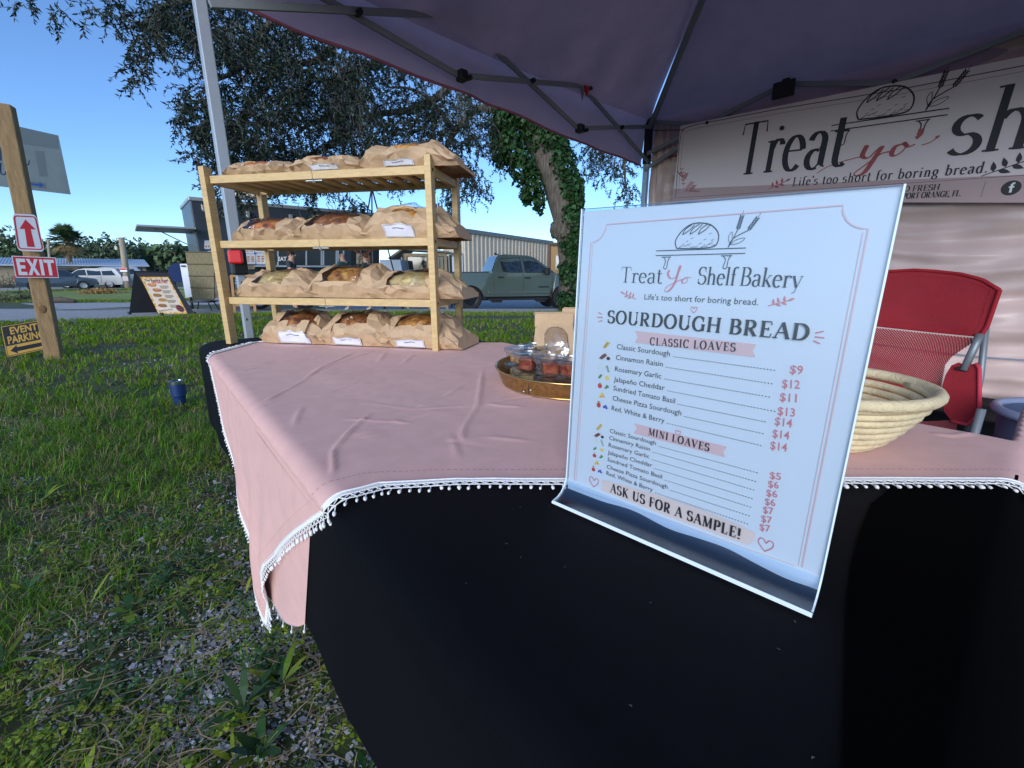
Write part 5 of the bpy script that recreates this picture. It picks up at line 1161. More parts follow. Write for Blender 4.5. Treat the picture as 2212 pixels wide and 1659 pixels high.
# ------------------------------------------------------------ food trailer
Z5 = lambda x, y: ((750+x/3.318)*.553, (900+y/3.318)*.553)
Z6 = lambda x, y: ((1250+x/3.318)*.553, (900+y/3.318)*.553)
Z3 = lambda x, y: ((700+x/3.687)*.553, (500+y/3.687)*.553)
Z4 = lambda x, y: ((1200+x/3.16)*.553, (500+y/3.16)*.553)
Z7 = lambda x, y: ((1600+x/3.16)*.553, (850+y/3.16)*.553)
G0 = aty(438, 600, 12.8); G1 = aty(819, 600, 16.2); G0.z = G1.z = -.2
FD = (G1-G0).normalized(); FN = Vector((FD.y, -FD.x, 0)); FL_ = (G1-G0).length; FTOP = 2.92; FBOT = .38
tp_ = Plane(G0, FD, ZV, .004)
if tp_.N.dot(EYEV-G0) < 0: tp_.N = -tp_.N
trailer = thing('food_trailer', 'charcoal food trailer with menu boards and serving hatch behind the shelf rack', 'food trailer', (G0+G1)/2-FN*1.2)
M_CHAR = mat('charcoal trailer skin', (.035, .045, .06), .35, var=.15, vs=3, spec=.5)
b = MB(); b.box((G0+G1)/2-FN*1.2+ZV*((FTOP+FBOT)/2+.2), (FL_, 2.4, FTOP-FBOT), FD, FN, ZV, .03); b.build('body', M_CHAR, trailer)
b = MB(); b.box((G0+G1)/2-FN*1.2+ZV*(FTOP+.16), (FL_+.06, 2.46, .1), FD, FN, ZV, .02); b.build('roof_edge', mat('pale aluminium', (.42, .45, .47), .4, .5), trailer)
def trect(mb, conv, x0, y0, x1, y1, q=0, th=0.):
    c = [tp_.pt(*conv(*p), q) for p in ((x0, y1), (x1, y1), (x1, y0), (x0, y0))]
    if th: mb.prism([p+tp_.N*th for p in c], -tp_.N*th)
    else: mb.poly(c)
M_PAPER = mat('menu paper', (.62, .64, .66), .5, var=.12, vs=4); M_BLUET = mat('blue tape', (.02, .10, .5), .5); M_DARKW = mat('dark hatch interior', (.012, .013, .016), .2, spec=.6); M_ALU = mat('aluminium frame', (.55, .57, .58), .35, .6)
def poster(conv, x0, y0, x1, y1, seed, photos=0, text=1):
    b = MB(); trect(b, conv, x0, y0, x1, y1, 5, .012); po = b.build('menu_board', M_PAPER, trailer)
    rnd = random.Random(seed); b = MB()
    for k in range(photos):
        cx = x0+(x1-x0)*(.28+.44*(k % 2)); cy = y0+(y1-y0)*(.3+.2*(k//2)) if photos > 2 else y0+(y1-y0)*.7
        b.add([tp_.pt(*conv(cx+(x1-x0)*.17*math.cos(t), cy+(y1-y0)*(.13 if photos < 3 else .07)*math.sin(t)), 20+k)+tp_.N*.012 for t in [k2*math.pi/6 for k2 in range(12)]], [tuple(range(12))])
    if photos: b.build('food_picture', mat('food print', (.42, .19, .06), .5, island=.5), po)
    b = MB()
    for k in range(text*6):
        yy = y0+(y1-y0)*(.1+.14*k); b.add([tp_.pt(*conv(xx, yy+dy), 14)+tp_.N*.012 for xx, dy in ((x0+(x1-x0)*.12, 4), (x0+(x1-x0)*rnd.uniform(.5, .88), 4), (x0+(x1-x0)*.8, -3), (x0+(x1-x0)*.12, -3))], [(0, 1, 2, 3)])
    if text: b.build('small_print', mat('grey red print', (.25, .10, .09), .5), po)
    b = MB()
    for cx, cy in ((x0, y0), (x1, y0), (x1, y1), (x0, y1)): trect(b, conv, cx-9, cy-7, cx+9, cy+7, 24, .014)
    b.build('tape', M_BLUET, po)
poster(Z5, 505, 188, 650, 318, 1); poster(Z5, 522, 326, 672, 412, 2, 1); poster(Z5, 160, 130, 238, 242, 3, 2, 0); poster(Z5, 198, 266, 280, 422, 4, 1)
for x0, y0, x1, y1, s_ in ((680, 196, 806, 300, 5), (815, 196, 940, 290, 6), (690, 304, 822, 438, 7), (830, 296, 948, 440, 8)): poster(Z5, x0, y0, x1, y1, s_, 6, 0)
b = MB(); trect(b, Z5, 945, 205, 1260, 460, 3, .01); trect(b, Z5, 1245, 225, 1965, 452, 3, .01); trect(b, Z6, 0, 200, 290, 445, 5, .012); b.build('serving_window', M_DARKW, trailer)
b = MB()
for x in (955, 1110, 1250, 1478, 1675, 1700, 1868, 1890, 1960): trect(b, Z5, x-9, 222, x+9, 450, 8, .03)
b.build('window_frame', M_ALU, trailer)
b = MB(); c = [tp_.pt(*Z5(*q)) for q in ((800, 462), (1990, 470))]; b.beam(c[0]+tp_.N*.16, c[1]+tp_.N*.16, .32, .05, side=tp_.N); b.build('counter', M_ALU, trailer)
b = MB(); trect(b, Z5, 968, 340, 1245, 402, 14, .03); eb_ = b.build('sign_board', M_DARKW, trailer)
b = MB(); sans(b, 'EAT', lambda x, y, k=0: tp_.pt(*Z5(1110+112*x, 394-50*y), 20)+tp_.N*.034, 1, 1., bold=.03); b.build('lettering', WHITEP, eb_)
b = MB(); trect(b, Z5, 500, 452, 1010, 518, 8, .01); gb = b.build('sign_band', mat('black band', (.014, .013, .012), .5, var=.3, vs=9), trailer)
b = MB(); serif(b, 'GOOD', lambda x, y, k=0: tp_.pt(*Z5(580+104*x, 500-40*y), 10)+tp_.N*.012, 1., 1., thick=.03, thin=.02, nrm=tp_.N); serif(b, 'FOOD', lambda x, y, k=0: tp_.pt(*Z5(708+104*x, 500-40*y), 10)+tp_.N*.012, 1., 1., thick=.03, thin=.02, nrm=tp_.N); b.build('lettering', mat('bronze print', (.36, .28, .17), .5), gb)
M_RUST = ramp_mat('rusty corrugated panels', 5, [(.3, (.05, .015, .012)), (.42, (.28, .09, .045)), (.52, (.42, .36, .30)), (.62, (.16, .30, .34)), (.72, (.5, .5, .47))], .6, stretch=(2.2, 2.2, .35), bump=.1)
b = MB()
def corr(a, v): q = tp_.p(FL_*a, .42+.62*v); return q+tp_.N*(.014+.013*math.sin(a*FL_*46))
b.grid(corr, 320, 2); b.build('skirt_panel', M_RUST, trailer, True)
b = MB(); trect(b, Z6, 405, 215, 765, 490, 10, .02); bb_ = b.build('end_panel', mat('black panel', (.012, .012, .012), .4), trailer)
b = MB(); trect(b, Z6, 468, 300, 625, 432, 16, .022); cb_ = b.build('price_panel', mat('cream panel', (.56, .46, .26), .5), trailer)
b = MB()
for k, s_ in enumerate(('CORN DOGS', 'CHEESESTEAK', 'HOT DOGS')):
    w_ = (120, 146, 100)[k]; sans(b, s_, lambda x, y, kk=0, k=k, w_=w_: tp_.pt(*Z6(546-w_/2+w_*x, 352+32*k-22*y), 22)+tp_.N*.026, 1, 1., bold=.02)
b.build('lettering', BLACKINK, cb_)
b = MB(); b.ribbon([tp_.pt(*Z6(545+108*math.cos(t), 232+72*math.sin(t)), 30)+tp_.N*.03 for t in [k*math.pi/14 for k in range(30)]], .05, tp_.N); b.build('ring_logo', mat('red ring', (.38, .07, .03), .5), bb_)
b = MB(); sans(b, 'GOOD FOOD', lambda x, y, k=0: tp_.pt(*Z6(470+140*x, 262-18*y), 30)+tp_.N*.03, 1, 1.); b.build('logo_lettering', mat('cream panel', (.56, .46, .26), .5), bb_)
for cv, x, y in ((Z3, 980, 1240), (Z3, 1600, 1285), (Z3, 1945, 1300), (Z3, 345, 1142)):
    c = tp_.pt(*cv(x, y)); b = MB(); b.box(c+tp_.N*.05, (.1, .1, .16), FD, tp_.N, ZV, .02); b.blob(c+tp_.N*.1-ZV*.08, (.06, .06, .05), 1); b.build('lamp', mat('lamp housing', (.35, .37, .38), .3, .4), trailer)
b = MB(); trect(b, Z3, 690, 1235, 770, 1300, 6, .02); b.build('vent', mat('vent white', (.45, .48, .47), .5), trailer)
c = (G0+G1)/2; ac = aty(543, 440, 14.6); b = MB(); b.box(Vector((ac.x, ac.y, FTOP+.42)), (1.0, .8, .42), FD, FN, ZV, .05); b.box(Vector((ac.x, ac.y, FTOP+.66)), (.8, .6, .07), FD, FN, ZV, .03); b.build('air_conditioner', mat('cream plastic', (.66, .60, .48), .5), trailer)
b = MB(); a0 = G0+ZV*2.29; b.box(a0-FD*.62-FN*.6, (1.25, 1.9, .05), FD, FN, ZV, .01); b.tube([a0-FD*.02-FN*.2-ZV*.5, a0-FD*.9-FN*.2], .015, 6); b.build('awning', mat('pale aluminium', (.42, .45, .47), .4, .5), trailer)
def wheel(parent, c, ax, r_, wd, rim_mat, spokes=6, rr=.62, name='wheel'):
    ax = Vector(ax).normalized(); X = ZV.cross(ax).normalized(); Y = ax.cross(X)
    b = MB(); b.lathe([(r_*rr, wd*.42), (r_*.72, wd*.5), (r_*.93, wd*.46), (r_*.99, wd*.36), (r_, wd*.2), (r_, -wd*.2), (r_*.99, -wd*.36), (r_*.93, -wd*.46), (r_*.7, -wd*.5)], 40, c, X, Y, ax)
    for k in range(44):
        a = k*math.pi/22; d = X*math.cos(a)+Y*math.sin(a); t = ax.cross(d)
        for s_ in (-1, 1): b.box(Vector(c)+d*(r_*.995)+ax*(wd*.36*s_), (r_*.05, r_*.07, wd*.22), d, t, ax)
    o = b.build(name, mat('tyre rubber', (.018, .018, .019), .85, bump=.1, bs=60), parent); smooth_by(o, 40)
    b = MB(); b.lathe([(r_*rr, wd*.42), (r_*rr*.95, wd*.40), (r_*rr*.93, wd*.1), (0, wd*.06)], 32, c, X, Y, ax); b.lathe([(0, wd*.36), (r_*.11, wd*.36), (r_*.13, wd*.3), (r_*.13, wd*.1)], 16, c, X, Y, ax)
    for k in range(spokes):
        a = k*2*math.pi/spokes; d = X*math.cos(a)+Y*math.sin(a); t = ax.cross(d)
        for s_ in (-.055, .055): b.beam(Vector(c)+d*(r_*.1)+t*(r_*s_)+ax*(wd*.3), Vector(c)+d*(r_*rr*.95)+t*(r_*s_*2.1)+ax*(wd*.36), wd*.1, r_*.055, side=ax)
    b.build('rim', rim_mat, o); return o
for px in (557, 656):
    w_ = onpl(px, 640, G0+FN*.0, FN); w_.z = gz(w_.x, w_.y)+.335; wheel(trailer, w_+FN*.02, FN, .335, .2, mat('silver rim', (.55, .57, .58), .3, .6), 6, .68)
b = MB(); b.box((G0+G1)/2+ZV*.5-FN*1.2, (FL_*.96, 1.9, .16), FD, FN, ZV); b.beam(G1+ZV*.45-FN*1.2, G1+FD*1.1+ZV*.45-FN*1.2, .12, .12); b.build('chassis', M_BLK, trailer)
# chalkboard easel
def flat_thing(name, label, cat, conv, pts, Y, th, m_, nrm=None, group=None):
    P_ = [aty(*conv(*q), Y) for q in pts]; nn = Vector(nrm) if nrm else Vector((0, -1, 0))
    root = thing(name, label, cat, (sum(p.x for p in P_)/len(P_), Y, gz(P_[0].x, Y)), group); return root, P_
ce = gp(*Z5(670, 1062)); vY = ce.y
eas = thing('chalkboard', 'wood framed chalkboard easel with coloured writing below the menu boards', 'chalkboard', ce)
cv_ = Plane(ce, FD.lerp(Vector((1, 0, 0)), .6), ZV, .003)
if cv_.N.dot(EYEV-ce) < 0: cv_.N = -cv_.N
M_OAKF = mat('stained pine', (.36, .19, .075), .6, var=.2, vs=10)
b = MB(); b.prism([cv_.pt(*Z5(*q)) for q in ((535, 945), (790, 955), (775, 600), (528, 600))], -cv_.N*.02); b.build('slate', mat('slate black', (.016, .02, .028), .6, var=.2, vs=4), eas)
b = MB()
for a, c in (((515, 580), (560, 1068)), ((780, 582), (822, 1062)), ((515, 588), (785, 588)), ((545, 966), (800, 966))): b.beam(cv_.pt(*Z5(*a))+cv_.N*.01, cv_.pt(*Z5(*c))+cv_.N*.01, .07, .04, side=cv_.U if abs(a[0]-c[0]) < 60 else ZV, bev=.004)
b.beam(cv_.pt(*Z5(600, 640))-cv_.N*.03, cv_.pt(*Z5(620, 1062))-cv_.N*.6, .05, .03); b.build('frame', M_OAKF, eas)
b = MB(); rnd = random.Random(9)
for k in range(9):
    y = 650+k*32
    for j in range(rnd.randint(3, 7)):
        x = 560+j*26+rnd.uniform(-4, 4); b.ribbon([cv_.pt(*Z5(x, y+rnd.uniform(-3, 3)), 4), cv_.pt(*Z5(x+15, y+rnd.uniform(-3, 3)), 4)], .022, cv_.N)
b.build('chalk_marks', mat('chalk', (.34, .36, .34), .9, island=.6), eas)
# reed screen, blue cabinet, white door panel, step bench
M_REED = ramp_mat('woven reed', 60, [(.3, (.10, .085, .045)), (.7, (.27, .23, .13))], .85, stretch=(1, 1, .15), bump=.4)
for nm, lb, ct, cv, pts, Y, th, m_ in (('reed_screen', 'woven tan reed screen beside the left end of the food trailer', 'screen', Z2, ((1600, 517), (1850, 520), (1850, 930), (1662, 925)), 12.1, .03, M_REED),
    ('blue_cabinet', 'dark blue slanted cabinet panel left of the reed screen', 'cabinet', Z2, ((1448, 665), (1485, 616), (1560, 616), (1585, 788), (1462, 772)), 13.4, .35, mat('navy panel', (.012, .028, .09), .8, spec=.2)),
    ('white_door', 'white fridge-like door panel between blue cabinet and reed screen', 'door panel', Z2, ((1553, 620), (1616, 620), (1660, 905), (1604, 915)), 12.4, .06, mat('white panel', (.62, .66, .72), .4))):
    root, P_ = flat_thing(nm, lb, ct, cv, pts, Y, th, m_); b = MB(); b.prism(P_, Vector((.1, 1, 0)).normalized()*th); b.build('panel', m_, root)
    if nm == 'reed_screen':
        b = MB()
        for k in range(5): b.beam(P_[0].lerp(P_[3], k/4)-Vector((0, .012, 0)), P_[1].lerp(P_[2], k/4)-Vector((0, .012, 0)), .02, .02)
        b.build('batten', mat('dark reed', (.13, .11, .06), .8), root)
    if nm == 'blue_cabinet':
        b = MB()
        for k in (0, 3): b.beam(P_[4].lerp(P_[3], k/3)+Vector((0, .2, 0)), Vector((P_[4].lerp(P_[3], k/3).x, Y+.2, gz(-9, Y))), .06, .06)
        b.build('leg', M_BLK, root)
    if nm == 'white_door':
        b = MB(); b.box(P_[0].lerp(P_[1], .5)-ZV*.06-Vector((0, .02, 0)), (.12, .03, .04), bev=.005); b.build('handle', M_BLK, root)
st_ = gp(*Z5(165, 1035)); step = thing('step_bench', 'small black folding step stool on the gravel beside the trailer', 'step stool', st_)
b = MB(); b.box(st_+ZV*.25, (.62, .34, .04), bev=.01); b.build('top', M_BLK, step)
for sx in (-1, 1):
    for sy in (-1, 1): b = MB(); b.tube([st_+Vector((sx*.22, sy*.12, .24)), st_+Vector((sx*.32, sy*.17, .01))], .016, 6); b.build('leg', M_BLK, step)
# ------------------------------------------------------------ tripod frame, flag, booth, cart
ta = aty(803, 405, 12.0); trp = thing('tripod_poles', 'three thin poles leaning together behind the shelf rack', 'tripod', gy(810, 12.))
for c, k in (((758, 640), 0), ((806, 640), 1), ((872, 640), 2)):
    p = gp(*((c[0], 668))); b = MB(); b.tube([ta, p], .02, 6); b.build('pole', mat('grey pole', (.13, .12, .16), .5) if k != 2 else M_BLK, trp)
fl_ = gy(953, 42.); flag = thing('flag_pole', 'thin flag pole with a furled striped flag near the metal building', 'flag', fl_)
ft = aty(953, 425, 42.); b = MB(); b.tube([fl_, Vector((fl_.x, fl_.y, ft.z))], .05, 8); b.build('pole', mat('white pole', (.5, .52, .53), .4), flag, True)
fa, fb_ = aty(951, 438, 42.), aty(944, 474, 42.); b = MB()
def ff(a, v): return Vector((fa.x-.05-.42*a-.1*v, 42-.12*math.sin(a*9+v), fa.z+(fb_.z-fa.z)*v-.12*a))
for k in range(7): b.grid(lambda a, v, k=k: ff((k+a)/7, v), 2, 10, m=k % 2)
b.build('flag', [mat('flag red', (.42, .03, .06), .8), mat('flag white', (.6, .6, .62), .8)], flag, True)
b = MB(); b.grid(lambda a, v: ff(a*.8, v*.42)-Vector((0, .06, 0)), 6, 6); b.build('canton', mat('flag navy', (.02, .03, .13), .8), flag, True)
bo_ = gy(914, 17.2); booth = thing('vendor_booth', 'small tan timber booth with glazed front and sloping roof behind the rack', 'booth', bo_)
def bq_(x, y, Y=17.2): return aty(*Z6(x, y), Y)
zt = bq_(1110, 300).z; zb = bo_.z; x0, x1 = bq_(1105, 300).x, bq_(1625, 300).x; M_TIM = mat('tan timber', (.50, .36, .20), .6, var=.12, vs=6)
for x in (x0, x0+(x1-x0)*.56, x1):
    for y in (17.2, 18.6): b = MB(); b.box((x, y, (zt+zb)/2), (.1, .1, zt-zb)); b.build('post', M_TIM, booth)
for z in (zb+.35, zb+1.0, zt-.05): b = MB(); b.box(((x0+x1)/2, 17.19, z), (x1-x0+.1, .085, .11)); b.build('rail', M_TIM, booth)
for x, xx in ((x0+.09, x0+(x1-x0)*.53), (x0+(x1-x0)*.59, x1-.09)): b = MB(); b.box(((x+xx)/2, 17.2, zt-.6), (xx-x, .02, .95)); b.build('window', mat('dark glass', (.02, .025, .025), .05, spec=.8), booth)
b = MB(); b.box(((x0+x1)/2, 18.0, zt-.62), (x1-x0, .03, 1.1)); b.box((x0-.25, 18.4, zt-.75), (.04, 1.6, 1.6)); b.build('side_glazing', mat('grey glazing', (.16, .19, .2), .15, spec=.7), booth)
b = MB(); b.prism([(x0-.55, 17.0, zt-.22), (x0-.05, 17.0, zt+.13), (x1+.1, 17.0, zt+.02), (x1+.1, 17.0, zt+.09), (x0-.05, 17.0, zt+.2), (x0-.62, 17.0, zt-.17)], (0, 1.9, 0)); b.build('roof', mat('ridged tan roof', (.42, .34, .24), .6), booth)
b = MB(); b.box(((x0+x1)/2, 17.25, zb+.5), (x1-x0-.1, .04, .8)); b.build('lower_panel', M_TIM, booth)
cr_ = gy(842, 16.2); cart = thing('covered_cart', 'pale blue-grey covered cart left of the timber booth', 'cart', cr_)
b = MB(); b.prism([bq_(775, 380, 16.2), bq_(1040, 380, 16.2), bq_(1062, 520, 16.2), bq_(775, 640, 16.2)], (0, .9, 0)); b.build('cover', mat('pale tarp', (.42, .50, .58), .5, var=.08, vs=3), cart)
for x in (790, 1030):
    p = bq_(x, 500, 16.3); b = MB(); b.beam((p.x, 16.4, p.z), (p.x, 16.4, cr_.z), .06, .06); b.build('leg', M_BLK, cart)
# ------------------------------------------------------------ people
SKIN = mat('skin', (.50, .27, .18), .55); 
def person(label, base, yaw, J, cols, hair, hair_kind, scale=1.72, group='people at the food trailer'):
    """J: joint -> (x right, y forward, z up) for a 1 m figure"""
    root = thing('person', label, 'person', base, group)
    names = list(J); idx = {n_: i for i, n_ in enumerate(names)}
    E_ = [('pelvis', 'waist'), ('waist', 'chest'), ('chest', 'neck'), ('neck', 'chin'), ('chin', 'crown')]
    for s_ in 'lr': E_ += [('chest', s_+'sh'), (s_+'sh', s_+'el'), (s_+'el', s_+'wr'), (s_+'wr', s_+'kn0'), ('pelvis', s_+'hip'), (s_+'hip', s_+'knee'), (s_+'knee', s_+'ank'), (s_+'ank', s_+'toe')]
    for s_ in 'lr':
        for k in range(5):
            w_ = Vector(J[s_+'kn0']); a = (w_-Vector(J[s_+'wr'])).normalized(); t = a.orthogonal().normalized()
            J[s_+'f%d' % k] = tuple(w_+a*(.035, .04, .038, .03, .012)[k]+t*(-.015+.0095*k if k < 4 else -.03)); names.append(s_+'f%d' % k); idx[s_+'f%d' % k] = len(names)-1
            E_.append((s_+'kn0' if k < 4 else s_+'wr', s_+'f%d' % k))
    rad = {'pelvis': (.088, .065), 'waist': (.078, .058), 'chest': (.095, .066), 'neck': (.034, .034), 'chin': (.042, .05), 'crown': (.036, .046), 'sh': (.042, .042), 'el': (.028, .028), 'wr': (.018, .018), 'kn0': (.019, .013), 'hip': (.056, .056), 'knee': (.037, .037), 'ank': (.024, .024), 'toe': (.022, .018)}
    ca, sa = math.cos(yaw), math.sin(yaw)
    P_ = [Vector((J[n_][0]*ca-J[n_][1]*sa, J[n_][0]*sa+J[n_][1]*ca, J[n_][2]))*scale for n_ in names]
    me = bpy.data.meshes.new('person_body'); me.from_pydata([tuple(p) for p in P_], [(idx[a], idx[c]) for a, c in E_], [])
    o = bpy.data.objects.new('body', me); COL.objects.link(o); sk = o.modifiers.new('s', 'SKIN'); 
    bmx = bmesh.new(); bmx.from_mesh(me); ly = bmx.verts.layers.skin.verify(); bmx.verts.ensure_lookup_table()
    for n_, v in zip(names, bmx.verts):
        key = n_ if n_ in rad else n_[1:]
        r_ = rad.get(key, (.0072, .0072)); v[ly].radius = (r_[0]*scale, r_[1]*scale); v[ly].use_root = (n_ == 'pelvis')
    bmx.to_mesh(me); bmx.free(); sb = o.modifiers.new('u', 'SUBSURF'); sb.levels = 2
    dg = bpy.context.evaluated_depsgraph_get(); m2_ = bpy.data.meshes.new_from_object(o.evaluated_get(dg)); bpy.data.objects.remove(o)
    o = bpy.data.objects.new('body', m2_); COL.objects.link(o); o.parent = root
    m2_.materials.clear()
    for c in (SKIN, cols[0], cols[1], cols[2]): m2_.materials.append(c)
    seg = [(a, c, P_[idx[a]], P_[idx[c]]) for a, c in E_]
    for f in m2_.polygons:
        f.use_smooth = True; best = None
        for a, c, A_, B_ in seg:
            ab_ = B_-A_; t = max(0, min(1, (f.center-A_).dot(ab_)/max(1e-9, ab_.length_squared))); d = (f.center-A_-ab_*t).length
            if best is None or d < best[0]: best = (d, a, c, t)
        _, a, c, t = best; k = 0
        if c in ('waist', 'chest') or c[1:] == 'sh' or (c == 'neck' and t < .45): k = 1
        elif c[1:] == 'el' and t < .6: k = 1
        elif c[1:] in ('hip',) or a == 'pelvis' or (c[1:] == 'knee' and t < .82): k = 2
        elif c[1:] == 'toe' or (c[1:] == 'ank' and t > .93): k = 3
        if (c == 'waist' and t < .35): k = 2
        f.material_index = k
    hd = (P_[idx['chin']]+P_[idx['crown']])/2; fwd = Vector((-sa, ca, 0)); side_ = Vector((ca, sa, 0))
    b = MB(); b.blob(hd+fwd*(.062*scale)-ZV*.008*scale, (.009*scale, .014*scale, .016*scale), 1, X=side_, Y=fwd); 
    for s_ in (-1, 1): b.blob(hd+side_*s_*.046*scale, (.007*scale, .014*scale, .02*scale), 1, X=side_, Y=fwd)
    b.build('nose_and_ears', SKIN, root, True, local=True)
    b = MB()
    for s_ in (-1, 1): b.blob(hd+fwd*.053*scale+side_*s_*.018*scale+ZV*.006*scale, (.007*scale, .004*scale, .004*scale), 1, X=side_, Y=fwd)
    b.build('eyes', BLACKINK, root, True, local=True)
    b = MB(); b.blob(hd+fwd*.055*scale-ZV*.034*scale, (.015*scale, .004*scale, .004*scale), 1, X=side_, Y=fwd); b.build('mouth', mat('lip', (.33, .11, .09), .6), root, True, local=True)
    if hair:
        b = MB(); b.blob(hd-fwd*.012*scale+ZV*.026*scale, (.054*scale, .062*scale, .052*scale), 2, jit=.12, X=side_, Y=fwd)
        if hair_kind == 'tail': b.tube([hd-fwd*.06*scale+ZV*.03*scale, hd-fwd*.095*scale, hd-fwd*.085*scale-ZV*.09*scale, hd-fwd*.075*scale-ZV*.16*scale], [.022*scale, .03*scale, .024*scale, .006*scale], 8)
        b.build('hair', hair, root, True, local=True)
    return root
def pose(larm, rarm, stride=.03, tiltf=0.):
    J = {'pelvis': (0, 0, .53), 'waist': (0, .005, .62), 'chest': (0, .0+tiltf, .75), 'neck': (0, .01+tiltf, .845), 'chin': (0, .03+tiltf, .89), 'crown': (0, .022+tiltf, .965)}
    for s_, sg, arm in (('l', -1, larm), ('r', 1, rarm)):
        J[s_+'sh'] = (sg*.115, tiltf, .81); J[s_+'el'], J[s_+'wr'], J[s_+'kn0'] = arm
        J[s_+'hip'] = (sg*.052, 0, .50); J[s_+'knee'] = (sg*.058, sg*stride+.012, .275); J[s_+'ank'] = (sg*.06, sg*stride*1.5-.01, .042); J[s_+'toe'] = (sg*.068, sg*stride*1.5+.07, .022)
    return J
M_GREYT = mat('charcoal shirt', (.035, .042, .055), .85, var=.1, vs=20); M_GREEN = mat('forest green shirt', (.022, .075, .062), .85, var=.1, vs=20); M_SHORT = mat('dark shorts', (.03, .03, .035), .85); M_SHOE = mat('dark shoe', (.04, .045, .05), .6); M_SHOE2 = mat('pale shoe', (.35, .36, .30), .6); M_KHAKI = mat('grey shorts', (.16, .15, .13), .85)
p1 = gp(640, 671); person('man in a charcoal shirt with folded arms facing right at the hatch', p1, R(-82), pose(((-.15, .03, .67), (.02, .12, .665), (.07, .125, .69)), ((.15, .03, .665), (-.01, .13, .65), (-.075, .12, .66)), .025), (M_GREYT, M_KHAKI, M_SHOE), mat('brown hair', (.035, .02, .012), .8), 'short', 1.68)
p2 = gp(753, 671); person('man with a shaved head in a green shirt reaching over the counter', p2, R(72), pose(((-.15, .06, .67), (-.09, .2, .66), (-.07, .25, .665)), ((.15, .06, .665), (.09, .2, .645), (.07, .25, .65)), .03, .01), (M_GREEN, M_SHORT, M_SHOE2), None, '', 1.66)
p3 = gp(800, 671); person('woman with a long brown ponytail in a green shirt facing left', p3, R(80), pose(((-.14, .03, .67), (-.10, .14, .60), (-.08, .19, .6)), ((.14, .03, .665), (.12, .12, .585), (.10, .17, .58)), .02), (M_GREEN, M_SHORT, M_SHOE2), mat('chestnut hair', (.11, .045, .02), .7), 'tail', 1.62)
